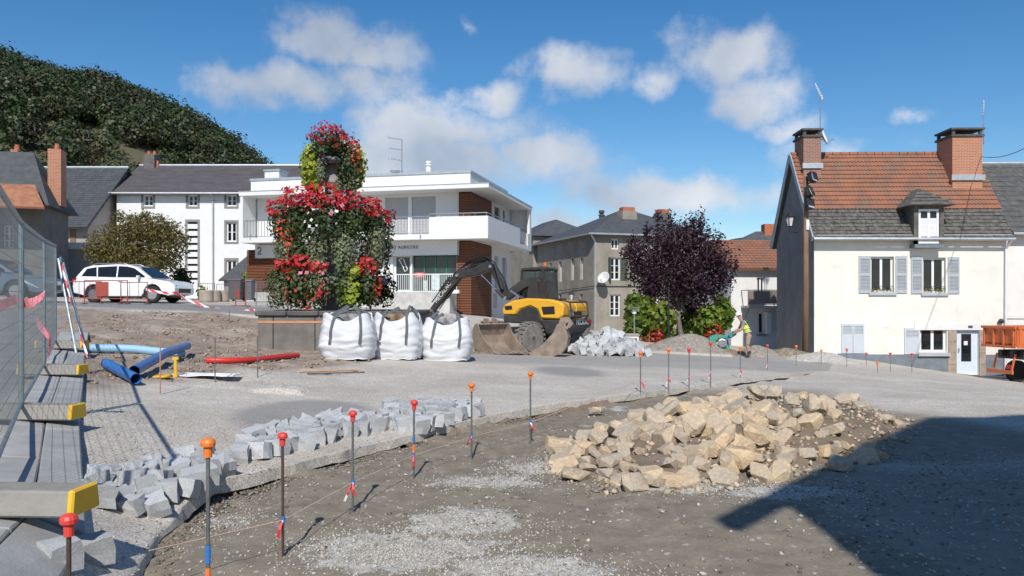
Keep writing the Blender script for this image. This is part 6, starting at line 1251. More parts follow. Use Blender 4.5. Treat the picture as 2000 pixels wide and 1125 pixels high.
def fence_panel(i, label):
    a, b = Vector(FENCE[i]), Vector(FENCE[i + 1]); z0 = gz(*a) + .14; z1 = gz(*b) + .14; L = (b - a).length; d = (b - a).normalized()
    t = thing('mesh_fence', label, 'fence', (a.x, a.y, z0), math.atan2(d.y, d.x), 'mesh site fence panels'); sl = (z1 - z0); H = 1.82
    P = lambda s, h: Vector((s, 0, sl * s / L + h))
    for s in (.05, L - .05): MB().tube([P(s, -.06), P(s, H)], .022, 8).build('post', BLUEST, t)
    MB().tube([P(.05, H), P(L - .05, H)], .022, 8).build('top_rail', BLUEST, t); MB().tube([P(.05, .08), P(L - .05, .08)], .018, 8).build('bottom_rail', BLUEST, t)
    w = MB(); n = int(L / .1)
    for k in range(1, n): s = .05 + k * (L - .1) / n; w.tube([P(s, .08), P(s, H)], .002, 3, cap=False)
    for k in range(1, 14): w.tube([P(.05, .08 + k * .134), P(L - .05, .08 + k * .134)], .002, 3, cap=False)
    tag(w.build('wire_mesh', mat('mesh_wire', (.16, .18, .19), .5, .1, metal=.5), t, recalc=False), kind='stuff'); return t
for i, lb in ((1, 'nearest wire mesh fence panel at the left edge'), (2, 'middle wire mesh fence panel between two concrete feet'), (3, 'farthest wire mesh fence panel on the left')): fence_panel(i, lb)
# last panel leaning outwards with tape
t = thing('steel_strut', 'slanting steel fence brace wrapped in striped tape', 'fence', (-8.4, 14.9, gz(-8.4, 14.9)), 0); 
e = at(172, 660, 14.4); g = gz(e.x, 14.4); q0 = Vector((0, 0, at(0, 505, 14.9).z - gz(-8.4, 14.9))); q1 = Vector((e.x + 8.4, -.5, g - gz(-8.4, 14.9) + .02))
MB().tube([q0, q1], .03, 8).build('brace_tube', BLUEST, t); MB().tube([q0 + Vector((-.12, .1, 0)), q1 + Vector((-.25, .1, 0))], .025, 8).build('brace_tube', BLUEST, t)
YLW = mat('yellow_end', (.75, .45, .03), .6, .1); BLK = mat('foot_concrete', (.27, .255, .23), .95, .2, 4, .35, 30)
for i, (k, lb) in enumerate(((1, 'nearest concrete fence foot with yellow end, at lower left'), (2, 'second concrete fence foot from the front, yellow ends'), (3, 'third concrete fence foot along the kerb'), (4, 'farthest small concrete fence foot on the kerb'))):
    x, y = FENCE[k]; d = fdir(k - 1); x += .12; g = gz(x, y) + .085
    t = thing('concrete_block', lb, 'fence foot', (x, y, g), R(-3), 'concrete feet of the site fence'); hw = .44
    m = MB(); m.prism([(-.13, 0), (.13, 0), (.11, .14), (-.11, .14)], 'x', -hw, hw); m.build('block', BLK, t, bevel=.012)
    for s in (-1, 1): m = MB(); m.prism([(-.134, .003), (.134, .003), (.114, .144), (-.114, .144)], 'x', s * (hw - .03), s * (hw + .01)); m.build('end_cap', YLW, t, bevel=.01)
STR = bpy.data.materials.new('striped_tape'); STR.use_nodes = True; _T = STR.node_tree; _b = _T.nodes['Principled BSDF']; _w = N(_T, 'ShaderNodeTexWave', i_Scale=2.2, bands_direction='DIAGONAL'); _c = N(_T, 'ShaderNodeTexCoord'); _r = N(_T, 'ShaderNodeValToRGB'); _r.color_ramp.interpolation = 'CONSTANT'; _r.color_ramp.elements[0].color = (.75, .73, .73, 1); _r.color_ramp.elements[1].color = (.6, .04, .05, 1); _r.color_ramp.elements[1].position = .5
_T.links.new(_c.outputs['Object'], _w.inputs['Vector']); _T.links.new(_w.outputs['Fac'], _r.inputs[0]); _T.links.new(_r.outputs[0], _b.inputs['Base Color'])
def tape(label, pts, w=.07, sag=.1, m=None):
    P = []
    for a, b in zip(pts[:-1], pts[1:]):
        a, b = Vector(a), Vector(b)
        for k in range(8): P.append(a.lerp(b, k / 8) - Vector((0, 0, sag * math.sin(math.pi * k / 8))))
    P.append(Vector(pts[-1])); o = P[0].copy(); tw = [math.sin(i * .5) * .5 for i in range(len(P))]
    rows = [[p - o + Vector((0, tw[i] * w * .5, w / 2)) for i, p in enumerate(P)], [p - o - Vector((0, tw[i] * w * .5, w / 2)) for i, p in enumerate(P)]]
    ob = MB().sheet(rows).build('barrier_tape', m or STR, loc=o, recalc=False); sol = ob.modifiers.new('t', 'SOLIDIFY'); sol.thickness = .002; return tag(ob, label, 'tape')
def onp(u, v, D): p = at(u, v, D); return p
tape('red and white tape sagging past the white car to the bank', [onp(285, 565, 29), onp(345, 572, 28.6), onp(385, 592, 28.4), onp(430, 604, 28.2), onp(498, 606, 28.0)], .09, .05)
tape('red and white tape wound down the slanting brace', [q0 + Vector((-8.4, 14.85, gz(-8.4, 14.9))), q1.lerp(q0, .5) + Vector((-8.37, 14.8, gz(-8.4, 14.9))), q1 + Vector((-8.35, 14.78, gz(-8.4, 14.9) + .06))], .08, .02)
PKT = mat('faded_red_tape', (.68, .22, .26), .6, .2, 20)
x, y = FENCE[2]
tape('pink faded tape tied round the nearest visible fence post', [(x - .9, y - 1.4, 1.15), (x - .05, y, 1.68), (x + .25, y - .05, 1.72)], .09, .06, PKT)
x, y = FENCE[3]
tape('short red tape tail hanging on the second fence post', [(x - .05, y - .1, 1.4), (x + .15, y - .1, 1.15), (x + .1, y - .12, .8)], .1, .02, PKT)

# ------------------------------------------------------------------ crowd barriers, pots, bins at the back left
REDT = mat('red_barrier_paint', (.33, .06, .04), .55, .15, 5)
def barrier(label, u, D, w, h, m, rz=0.0, bars=9, plate=None, v=None):
    x = at(u, 590, D).x; g = gz(x, D); t = thing('crowd_barrier', label, 'barrier', (x, D, g), rz)
    f_ = MB(); f_.tube([(-w / 2, 0, .02), (-w / 2, 0, h), (w / 2, 0, h), (w / 2, 0, .02)], .022, 6); f_.tube([(-w / 2, 0, .2), (w / 2, 0, .2)], .016, 6)
    for s in (-w / 2, w / 2): f_.tube([(s, -.25, .02), (s, .25, .02)], .02, 6)
    f_.build('frame', m, t)
    if bars:
        b = MB()
        for k in range(1, bars): xx = -w / 2 + k * w / bars; b.tube([(xx, 0, .2), (xx, 0, h)], .009, 5)
        b.build('bars', m, t)
    if plate: MB().box(*plate).build('sign_plate', m, t)
    return t
barrier('low red barrier with a solid plate before the white car', 207, 28.8, 1.5, .85, REDT, R(5), 0, (-.35, .1, -.035, -.023, .28, .8))
barrier('thin red barrier frame in front of the white car door', 262, 29.0, 1.0, .8, REDT, R(-4), 3)
barrier('red barrier at far left behind the fence brace', 165, 29.2, 1.1, .8, REDT, R(12), 3)
barrier('upright red barrier frame beside the grey bins', 470, 31.0, .5, .95, REDT, R(-25), 0, (-.2, -.02, -.03, -.02, .35, .6))
barrier('grey steel barrier between bins and fountain', 516, 31.5, 1.0, 1.0, METAL, R(-35), 11)
barrier('grey steel barrier before the white building door', 403, 40.0, .8, .85, METAL, R(5), 7); barrier('grey steel railing beside the dark shed', 440, 40.5, .9, .85, METAL, R(-5), 7)
POTM = mat('pot_concrete', (.37, .31, .25), .9, .15, 4, .3, 40)
for (u, v, D, s, lb) in ((403, 596, 35.0, .31, 'nearest and largest of the three round concrete pots'), (418, 588, 36.3, .29, 'middle round concrete pot'), (435, 586, 36.8, .29, 'rightmost round concrete pot by the bins')):
    x = at(u, 590, D).x; t = thing('concrete_pot', lb, 'planter', (x, D, gz(x, D)), 0, 'round concrete pots'); MB().lathe([(s * .92, 0), (s, .06), (s, .48), (s * .96, .52), (s * .82, .52), (s * .8, .42), (.02, .41)], 20).build('pot', POTM, t, smooth=False); MB().lathe([(.02, .40), (s * .78, .415), (s * .6, .44), (.02, .45)], 12).build('soil', mat('potting_soil', (.07, .05, .035), .95), t)
for (u, D, c, lb) in ((462, 39, (.09, .095, .1), 'dark grey wheeled bin with a pale label'), (484, 39.6, (.13, .14, .15), 'grey wheeled bin beside the slatted wall')):
    x = at(u, 590, D).x; t = thing('wheeled_bin', lb, 'bin', (x, D, gz(x, D))); m = mat('bin_%d' % u, c, .5, .1); b = MB(); b.add([(-.25, -.28, .08), (.25, -.28, .08), (.25, .28, .08), (-.25, .28, .08), (-.31, -.36, 1.0), (.31, -.36, 1.0), (.31, .34, 1.0), (-.31, .34, 1.0)], [(3, 2, 1, 0), (4, 5, 6, 7), (0, 1, 5, 4), (1, 2, 6, 5), (2, 3, 7, 6), (3, 0, 4, 7)]); b.build('bin_body', m, t, bevel=.02)
    b = MB(); b.prism([(-.4, 1.005), (.38, 1.005), (.36, 1.07), (-.1, 1.12), (-.38, 1.06)], 'x', -.33, .33); b.build('lid', m, t, bevel=.015); MB().box(-.12, .12, -.355, -.335, .62, .85).build('label_sticker', WHITE, t, rot=(R(-5), 0, 0))
    for s in (-.26, .26): MB().lathe([(.09, s - .03), (.09, s + .03)], 14, (0, .3, .09), 'x').build('wheel', BLACKP, t)
# kerb behind the roadway and the planting bed
def strip_kerb(name, pts, w, h, m):
    k = bpy.data.objects.new(name, None); COL.objects.link(k); tag(k, kind='structure')
    for a, b in zip(pts[:-1], pts[1:]):
        a, b = Vector(a), Vector(b); L = (b - a).length; d = (b - a) / L; n = Vector((-d.y, d.x)); s = 0
        while s < L - .05:
            s1 = min(L, s + 1.0); q = [a + d * (s + .006), a + d * (s1 - .006), a + d * (s1 - .006) + n * w, a + d * (s + .006) + n * w]; zs_ = [gz(p.x, p.y) + h for p in q]
            MB().add([(p.x, p.y, z) for p, z in zip(q, zs_)] + [(p.x, p.y, z - h - .15) for p, z in zip(q, zs_)], [(0, 1, 2, 3), (7, 6, 5, 4), (0, 4, 5, 1), (1, 5, 6, 2), (2, 6, 7, 3), (3, 7, 4, 0)]).build('kerb_stone', m, k); s = s1
strip_kerb('bed_kerb', [(3.9, 29.0), (6.2, 30.4), (8.6, 31.2)], .16, .08, mat('pale_kerb', (.5, .47, .43), .9, .1))

# ------------------------------------------------------------------ bulk bags
BAGM = mat('woven_white_bag', (.62, .63, .66), .75, .06, 3, .35, 18); STRAP = mat('grey_strap', (.10, .115, .125), .8, .2, 20)
def bulk_bag(label, u, v, D, w, h, rz, seed, fill):
    p = at(u, v, D); g = gz(p.x, D) - .01; t = thing('bulk_bag', label, 'bag', (p.x, D, g), rz, 'white bulk bags by the fountain'); rn_ = random.Random(seed); off_ = Vector((seed * 3.1, seed * 1.7, 0))
    NT, NZ = 64, 34; rows = []
    def prof(k): return .93 + .13 * math.sin(math.pi * min(1, k * 1.05)) - (.03 * max(0, k - .8) / .2)
    def pt(a, k, inset=1.0):
        c, s = math.cos(a), math.sin(a); e = 3.6; r = 1 / ((abs(c) ** e + abs(s) ** e) ** (1 / e)); corner = abs(math.sin(2 * a)) ** 3
        q = Vector((c * r, s * r, k)); hw = w / 2 * prof(k) * inset
        n1_ = mnoise.noise(Vector((q.x * 1.6, q.y * 1.6, k * 9)) + off_) ; n2_ = mnoise.noise(Vector((q.x * 4, q.y * 4, k * 20)) + off_); n3_ = mnoise.noise(Vector((q.x * 1.2, q.y * 1.2, k * 2.2)) + off_)
        f = 1 + .05 * n1_ + .03 * n2_ + .06 * n3_ + .02 * (1 - corner) * math.sin(math.pi * k)
        zt = h * (1 + .2 * corner - .06 + .03 * mnoise.noise(Vector((c * 3, s * 3, 4)) + off_)); z0 = .02 + .05 * max(0, mnoise.noise(Vector((c * 3, s * 3, 9)) + off_))
        return Vector((c * r * hw * f, s * r * hw * f, z0 + (zt - z0) * k))
    for i in range(NZ): rows.append([pt(2 * math.pi * j / NT, i / (NZ - 1)) for j in range(NT + 1)])
    rows.append([pt(2 * math.pi * j / NT, 1.0, .95) - Vector((0, 0, .005)) for j in range(NT + 1)]); rows.append([pt(2 * math.pi * j / NT, .9, .94) for j in range(NT + 1)])
    m = MB(); m.sheet(rows); m.f.append(tuple(range(NT))); m.build('bag_body', BAGM, t, smooth=True, recalc=False)
    cm_ = MB(); rr = []
    for i in range(6): rr.append([pt(2 * math.pi * j / 24, .9, .92 * (1 - i / 5.0) + .001) * 1.0 + Vector((0, 0, .10 * math.sin(i / 5 * 1.5) + .05 * mnoise.noise(Vector((i * 1.3, j * 1.1, seed))) - .03)) for j in range(25)])
    cm_.sheet(rr).build('contents', fill, t, recalc=False)
    for (sx, sy) in ((1, -1), (-1, -1), (1, 1), (-1, 1)):
        a = math.atan2(sy, sx); side = -1 if sy < 0 else 1; a2 = a + (.30 if sx * sy > 0 else -.30)
        pts = []
        for k in (.35, .5, .65, .8, .92, 1.0):
            q = pt(a2 + (.12 * (k - .5)), k); nrm = Vector((q.x, q.y, 0)).normalized(); pts.append(q + nrm * .022)
        tip = pts[-1] + Vector((-sx * .12 + rn_.uniform(-.05, .22), -sy * .05, .17 + rn_.uniform(-.02, .06))); pts += [pts[-1].lerp(tip, .5) + Vector((0, 0, .03)), tip]
        q = pt(a - (a2 - a), .95); back = [tip + Vector((.02, 0, -.02)), tip.lerp(q, .5), q]
        b = MB()
        for a_, b_ in zip(pts[:-1], pts[1:]): b.bar(a_, b_, .06, .014, (0, -1, .2))
        for a_, b_ in zip(back[:-1], back[1:]): b.bar(a_, b_, .06, .014, (0, -1, .2))
        b.build('lifting_strap', STRAP, t)
    return t
FILL1 = mat('grey_fill', (.3, .3, .3), .9, .4, 12, .5, 30); FILL2 = mat('brown_fill', (.28, .19, .12), .9, .5, 9, .5, 20)
bulk_bag('left white bulk bag with grey lifting straps', 681, 700, 18.2, 1.17, .93, R(4), 1, FILL1); bulk_bag('middle white bulk bag with brown filling showing', 777, 692, 19.0, 1.12, .98, R(-3), 2, FILL2); bulk_bag('right white bulk bag, bulging, beside the digger bucket', 873, 690, 19.4, 1.16, .92, R(2), 3, FILL1)

# ------------------------------------------------------------------ pipes, tools
def pipe(label, pts, r, m, cat='pipe', hollow=True):
    o = Vector(pts[0]); b = MB(); b.tube([Vector(p) - o for p in pts], r, 14, cap=not hollow); 
    if hollow:
        b.tube([Vector(p) - o for p in pts[::-1]], r * .9, 14, cap=False); n = 14; L = len(pts)
        for (s0, s1) in ((0, L * n + (L - 1) * n), ((L - 1) * n, L * n)):
            for k in range(n): k2 = (k + 1) % n; b.f.append((s0 + k, s0 + k2, s1 + (-k2) % n, s1 + (-k) % n)) if False else None
    return tag(b.build('plastic_pipe', m, smooth=True, loc=o, recalc=False), label, cat)
def gp(u, v, lift, Dg):
    """ground point under a pixel: march along the ray"""
    d = Vector(((u - 1000) / FPX, 1, (HOR - v) / FPX)); Ds = np.arange(2.5, 60, .02); hit = EYE + d.z * Ds <= ground_z(d.x * Ds, Ds); D = float(Ds[int(np.argmax(hit))]) if hit.any() else 60.0
    return Vector((d.x * D, D, gz(d.x * D, D) + lift))
LBL = mat('pale_blue_pipe', (.33, .56, .76), .45, .06, 2); BLU = mat('blue_pipe', (.045, .17, .46), .4, .1, 2); REDP = mat('red_conduit', (.62, .035, .03), .45, .08, 2)
a, b = gp(157, 690, .1, 0), gp(362, 700, .1, 0); pipe('long pale blue plastic pipe lying on the earth', [a.lerp(b, k / 6) + Vector((0, 0, max(0, gz(*a.lerp(b, k / 6)[:2]) + .1 - a.lerp(b, k / 6).z))) for k in range(7)], .08, LBL)
a, b = gp(262, 738, .1, 0), gp(366, 696, .22, 0); pipe('blue plastic pipe slanting up onto the pale blue one', [a, a.lerp(b, .5) + Vector((0, 0, .05)), b], .08, BLU)
a, b = gp(207, 722, .1, 0), gp(266, 754, .1, 0); pipe('short blue pipe with its dark open end forward', [a, a.lerp(b, .5), b], .08, BLU)
pts = [gp(404, 711, .07, 0), gp(450, 712, .07, 0), gp(500, 709, .07, 0), gp(545, 704, .07, 0), gp(582, 700, .07, 0)]; pipe('bright red corrugated conduit on the earth before the fountain', pts, .055, REDP)
p = gp(350, 737, 0, 0); t = thing('paper_plan', 'rumpled white sheet of paper on the earth', 'paper', p); rows = [[(x * .18 - .2, y * .15, .02 + .03 * mnoise.noise(Vector((x * 1.3, y * 1.7, 2)))) for x in range(7)] for y in range(4)]; o = MB().sheet(rows).build('sheet', mat('paper_white', (.8, .78, .82), .8, .04), t); sm = o.modifiers.new('s', 'SOLIDIFY'); sm.thickness = .012
p = gp(346, 736, 0, 0) + Vector((0, -.06, 0)); t = thing('yellow_tool', 'yellow-handled tool standing upright by the paper', 'tool', p); MB().tube([(0, 0, 0), (.0, 0, .1), (.0, 0, .3)], [.04, .03, .022], 8).build('handle', YLW, t); MB().box(-.05, .05, -.02, .02, .285, .33).build('grip', YLW, t)
p = gp(305, 740, 0, 0); t = thing('yellow_cloth', 'crumpled yellow glove on the earth', 'glove', p); rows = [[(x * .07 - .18, y * .08, .03 + .05 * abs(mnoise.noise(Vector((x * .9, y * .9, 5))))) for x in range(6)] for y in range(4)]; o = MB().sheet(rows).build('fabric', mat('yellow_cloth', (.7, .42, .03), .8), t, smooth=True); sm = o.modifiers.new('s', 'SOLIDIFY'); sm.thickness = .03
for (u0, v0, u1, v1, c, lb) in ((585, 729, 700, 725, (.5, .22, .08), 'orange-tipped steel rod on the earth'), (600, 732, 712, 729, (.08, .08, .08), 'dark steel rod lying nearest the roadway')):
    a, b = gp(u0, v0, .02, 0), gp(u1, v1, .02, 0); o = MB().tube([Vector((0, 0, 0)), b - a], .015, 6).build('steel_rod', mat('rod_%d' % u0, c, .6), loc=a); tag(o, lb, 'rod')

# ------------------------------------------------------------------ setting-out stakes and string
STEEL = mat('rusty_rebar', (.10, .065, .05), .7, .35, 10, metal=.3); STEELG = mat('grey_rebar', (.17, .17, .17), .6, .3, 10, metal=.4); CAPR = mat('red_cap', (.70, .06, .045), .45, .05); CAPO = mat('orange_cap', (.80, .20, .03), .45, .05); SPRAY_B = mat('blue_spray', (.03, .17, .5), .6); SPRAY_O = mat('orange_spray', (.8, .2, .05), .6)
SK = []
def stake(x, y, h, cap, label, rod=None, ribbon=True, lean=(0, 0), spray=False, s=1.0, grp='capped setting-out stakes'):
    g = gz(x, y); t = thing('survey_stake', label, 'stake', (x, y, g), 0, grp); top = Vector((lean[0] * h, lean[1] * h, h - .03)); bot = Vector((0, 0, -.15))
    MB().tube([bot, top], .0095, 8).build('rod', rod or STEEL, t)
    if cap is not None:
        c = MB(); c.lathe([(.019 * s, -.05 * s), (.021 * s, .0), (.034 * s, .003), (.036 * s, .02 * s), (.03 * s, .034 * s), (.012 * s, .042 * s)], 12, top); c.build('cap', cap, t, smooth=False)
    if ribbon:
        z = h * .30; r_ = MB(); q = Vector((lean[0] * z, lean[1] * z - .014, z))
        for (dx, l, n_) in ((random.uniform(-.07, .07), random.uniform(.1, .18), 1),) + (((random.uniform(.02, .06), .1, 2),) if random.random() < .4 else ()):
            r_.add([q + Vector((-.008, 0, 0)), q + Vector((.008, 0, 0)), q + Vector((dx * .5 + .009, -.02, -l * .5)), q + Vector((dx * .5 - .009, -.02, -l * .5)), q + Vector((dx + .010, -.01, -l)), q + Vector((dx - .009, -.015, -l))], [(0, 1, 2, 3), (3, 2, 4, 5)])
        o = r_.build('ribbon', STR, t, recalc=False); sm = o.modifiers.new('s', 'SOLIDIFY'); sm.thickness = .002
        MB().tube([q + Vector((0, .014, -.025)), q + Vector((0, .014, .025))], .014, 8).build('tie', SPRAY_B, t)
    if spray:
        for (k0, k1, m) in ((.48, .56, SPRAY_B), (.28, .46, SPRAY_O)): MB().tube([top * k0, top * k1], .0125, 8, cap=False).build('paint_mark', m, t)
    SK.append(Vector((x, y, g + h * .3))); return t
stake(-1.37, 3.6, 1.04, CAPO, 'large orange-capped stake nearest the viewer', STEELG, False, spray=True, s=.95)
stake(-1.49, 5.2, .80, CAPR, 'red-capped stake with ribbon, second from the front', STEEL, lean=(-.005, 0), s=.95)
stake(-1.25, 6.27, .79, CAPR, 'red-capped stake with ribbon, third from the front', STEELG, s=.95); stake(-.92, 7.45, .72, CAPR, 'red-capped stake with orange paint, fourth from the front', STEELG, spray=True, lean=(.01, 0))
stake(-.43, 8.5, .80, CAPO, 'orange-capped stake in the middle of the string line', STEELG); stake(.22, 9.55, .85, CAPO, 'orange-capped stake just left of the stone heap', STEELG)
for (u, vt, vb, c, lb) in ((1251, 700, 778, CAPO, 'orange-capped stake behind the left end of the stone heap'), (1306, 690, 768, CAPO, 'thin orange-capped stake left of two red ones'), (1346, 684, 758, CAPR, 'leftmost red-capped stake behind the stone heap'), (1388, 677, 757, CAPR, 'red-capped stake in front of the green machine'), (1446, 678, 738, CAPO, 'yellow-painted stake with red flag before the worker'), (1499, 674, 722, CAPR, 'red-tipped stake right of the worker'),
                            (1555, 676, 714, CAPO, 'orange-topped peg by the wooden pole'), (1604, 684, 712, CAPO, 'orange-topped peg on the gravel mound by the house'), (1654, 682, 716, CAPR, 'red-tipped peg under the closed shutters'), (1692, 690, 714, CAPR, 'small red peg along the plinth'), (1714, 708, 728, CAPO, 'short orange peg in the gravel before the plinth'), (1739, 690, 726, CAPR, 'thin red peg in front of the cream wall'), (1781, 691, 728, CAPR, 'thin red peg left of the low window')):
    p = gp(u, vb, 0, 0); h = (vb - vt) / FPX * p.y; stake(p.x, p.y, h, c, lb, STEELG, ribbon=(1240 < u < 1500), s=1.15 if u < 1500 else 1.4, grp='capped setting-out stakes' if u < 1500 else 'pegs in front of the cream house')
p = gp(143, 1148, 0, 0); stake(-1.72, 3.1, at(0, 1008, 3.1).z - gz(-1.72, 3.1), CAPR, 'dark red-capped stake at the lower left corner', STEEL, False, s=.95)
for (u, vt, vb, m, lb) in ((165 + 0, 690, 730, STEELG, 'plain steel rod beside the pale blue pipe'), (313, 648, 770, mat('orange_rod', (.42, .2, .12), .7), 'orange-painted rod crossing the blue pipe'), (420, 655, 745, STEELG, 'grey rod at the left end of the red conduit'), (503, 655, 738, STEELG, 'grey rod at the corner of the fountain basin'), (1268, 648, 690, mat('orange_rod', (.42, .2, .12), .7), 'thin orange rod before the red flower clump'), (448, 603, 632, STEELG, 'slanted dark rod at the edge of the street')):
    p = gp(u, vb, 0, 0); stake(p.x, p.y, (vb - vt) / FPX * p.y, None, lb, m, False, grp='bare marker rods')
b = MB(); o = SK[0]; pts = [Vector((-2.0, 4.4, .28))] + [p + Vector((0, -.012, 0)) for p in SK[1:6]] + [SK[6] + Vector((0, -.012, 0))]; tag(b.tube([p - pts[0] for p in pts], .0035, 5).build('string_line', mat('pink_string', (.62, .42, .36), .8), loc=pts[0]), 'thin pinkish string stretched between the stakes', 'string')

# ------------------------------------------------------------------ granite cobbles
GRAN = mat('granite_cobble', (.50, .51, .52), .9, .22, 16, .6, 30, rnd=.16); 
def cobble_mesh(seed):
    r_ = random.Random(seed); bm = bmesh.new(); bmesh.ops.create_cube(bm, size=1.0)
    bmesh.ops.subdivide_edges(bm, edges=bm.edges[:], cuts=1, use_grid_fill=True)
    for v in bm.verts:
        n_ = sum(1 for c in v.co if abs(c) > .4); v.co += Vector((r_.uniform(-1, 1), r_.uniform(-1, 1), r_.uniform(-1, 1))) * (.095 if n_ > 1 else .06)
    bmesh.ops.scale(bm, verts=bm.verts, vec=(r_.uniform(.9, 1.12), r_.uniform(.85, 1.08), r_.uniform(.85, 1.05)))
    me = bpy.data.meshes.new('cobble'); bm.to_mesh(me); bm.free(); me.materials.append(GRAN); return me
COB = [cobble_mesh(s) for s in range(10)]
def cobble(x, y, z, s, rot, label, grp, k):
    o = bpy.data.objects.new('granite_cobble', COB[k % 10]); COL.objects.link(o); o.location = (x, y, z); o.rotation_euler = rot; o.scale = (s, s, s); return tag(o, label, 'cobblestone', grp)
def heap(uvs, n, rgx, label, grp, s=(.19, .225), gap=.2, layers=2, tilt=.25):
    """loose cobbles scattered through a ground outline given by photo points, then some lying on top"""
    poly = [gp(u, v, 0, 0) for u, v in uvs]; P2 = [(p.x, p.y) for p in poly]
    def inside(x, y):
        c = False; j = len(P2) - 1
        for i in range(len(P2)):
            if (P2[i][1] > y) != (P2[j][1] > y) and x < (P2[j][0] - P2[i][0]) * (y - P2[i][1]) / (P2[j][1] - P2[i][1]) + P2[i][0]: c = not c
            j = i
        return c
    x0, x1 = min(p[0] for p in P2), max(p[0] for p in P2); y0, y1 = min(p[1] for p in P2), max(p[1] for p in P2); pl = []; k = 0; tries = 0; per = n // layers
    for lay in range(layers):
        got = 0; tries = 0
        while got < (per if lay else n - per * (layers - 1)) and tries < 6000:
            tries += 1; x, y = rgx.uniform(x0, x1), rgx.uniform(y0, y1)
            if not inside(x, y): continue
            if any((q[0] - x) ** 2 + (q[1] - y) ** 2 < gap ** 2 for q in pl if q[3] == lay): continue
            sz = rgx.uniform(*s); z = gz(x, y) + sz * .47
            if lay:
                below = [q for q in pl if q[3] == lay - 1 and (q[0] - x) ** 2 + (q[1] - y) ** 2 < (gap * .85) ** 2]
                if len(below) < 2: continue
                z = max(q[2] for q in below) + sz * .82
            pl.append((x, y, z, lay)); got += 1; k += 1
            cobble(x, y, z, sz, (rgx.uniform(-tilt, tilt) * (1 + lay), rgx.uniform(-tilt, tilt) * (1 + lay), rgx.uniform(0, 3.14)), label + (', left part' if (x - x0) < (x1 - x0) / 3 else ', right part' if (x - x0) > (x1 - x0) * 2 / 3 else ', middle part') + (', tilted' if abs(y - (y0 + y1) / 2) < 0 else ''), grp, rgx.randrange(10))
    return pl
rx = random.Random(21)
def heap_xy(cx_, cy_, ra, rb, hgt, n, s, label, grp):
    """a conical heap: shells of cobbles from the ground up"""
    pl = []; tries = 0
    while len(pl) < n and tries < 30000:
        tries += 1; a, r_ = rx.uniform(0, 6.283), math.sqrt(rx.random()); x, y = cx_ + ra * r_ * math.cos(a), cy_ + rb * r_ * math.sin(a); top_ = hgt * (1 - r_) ** .8; sz = rx.uniform(*s); z = gz(x, y) + sz * .45 + top_ * rx.uniform(.0, 1.0)
        if any((q[0] - x) ** 2 + (q[1] - y) ** 2 + (q[2] - z) ** 2 < (sz * .82) ** 2 for q in pl): continue
        pl.append((x, y, z)); side = ('left' if x < cx_ - ra * .35 else 'right' if x > cx_ + ra * .35 else 'middle') ; lev = 'upper' if z - gz(x, y) > hgt * .5 else 'lower'
        cobble(x, y, z, sz, (rx.uniform(-.6, .6), rx.uniform(-.6, .6), rx.uniform(0, 3.14)), label % (lev, side), grp, rx.randrange(10))
heap([(465, 905), (575, 885), (640, 866), (745, 842), (760, 826), (690, 830), (600, 842), (530, 855), (470, 875)], 46, rx, 'grey granite cobble in the row along the roadway edge', 'cobbles along the roadway edge', s=(.135, .175), gap=.155, layers=1, tilt=.25)
heap([(500, 868), (600, 845), (720, 825), (650, 828), (560, 845)], 18, rx, 'grey granite cobble at the back of the row along the roadway edge', 'cobbles along the roadway edge', s=(.14, .18), gap=.17, layers=1, tilt=.5)
heap([(745, 840), (815, 845), (935, 815), (930, 800), (830, 798), (750, 806)], 46, rx, 'grey granite cobble in the flat heap at the far end of the row', 'cobbles at the far end of the row', s=(.14, .18), gap=.16, layers=1, tilt=.18)
heap([(165, 985), (250, 1012), (330, 1000), (430, 950), (440, 905), (370, 905), (300, 915), (190, 945)], 44, rx, 'grey granite cobble in the loose heap beside the kerb', 'cobbles heaped beside the kerb', s=(.12, .17), gap=.15, layers=1, tilt=.3)
for (u, v, lb) in ((118, 1112, 'granite cobble at lower left, leftmost of the front pair'), (185, 1098, 'granite cobble at lower left, right one of the front pair')):
    p = gp(u, v, 0, 0); cobble(p.x, p.y, p.z + .06, .15, (0.1, 0, rx.uniform(0, 1)), lb, 'front pair of cobbles', 3)
heap_xy(3.15, 26.2, 1.3, .9, .75, 120, (.20, .26), 'pale granite cobble in the %s %s of the heap behind the roadway', 'cobbles heaped beside the excavator')
p = gp(498, 886, 0, 0); t = thing('red_pipe', 'red plastic pipe end sticking out among the cobbles', 'pipe', p + Vector((0, 0, .05))); MB().tube([(-.06, .05, 0), (.05, -.03, .02)], .035, 10).build('tube', REDP, t)

# ------------------------------------------------------------------ heap of tan building stone on soil
cxh, cyh = 3.05, 10.1
ax_ = Vector((.62, .78)).normalized(); ay_ = Vector((-ax_.y, ax_.x))
def mound_h(x, y):
    d = Vector((x - cxh, y - cyh)); a = d.dot(ax_) / 3.3; b = d.dot(ay_) / 1.45; r2 = a * a + b * b
    if r2 >= 1: return -.05
    n = .06 * mnoise.noise(Vector((x * 1.7, y * 1.7, 3))) + .03 * mnoise.noise(Vector((x * 5, y * 5, 1)))
    return .29 * (1 - r2) ** .62 * (1 + .15 * a) + n * (1 - r2)
SOIL = mat('brown_soil', (.25, .19, .135), .95, .3, 3, .8, 25, col2=(.16, .12, .085)); rows = []
for i in range(70):
    y = 5.8 + i * .125; rows.append([(x, y, gz(x, y) + mound_h(x, y)) for x in np.arange(-1.2, 6.8, .125)])
so = MB().sheet([[Vector(p) - Vector((cxh, cyh, 0)) for p in r_] for r_ in rows]).build('soil_mound', SOIL, smooth=True, loc=(cxh, cyh, 0), recalc=False); tag(so, 'low mound of brown soil under the heap of tan stones', 'soil mound')
TANS = mat('tan_building_stone', (.62, .505, .37), .95, .2, 6, .9, 14, rnd=.16, col2=(.46, .365, .265), grime=.2)
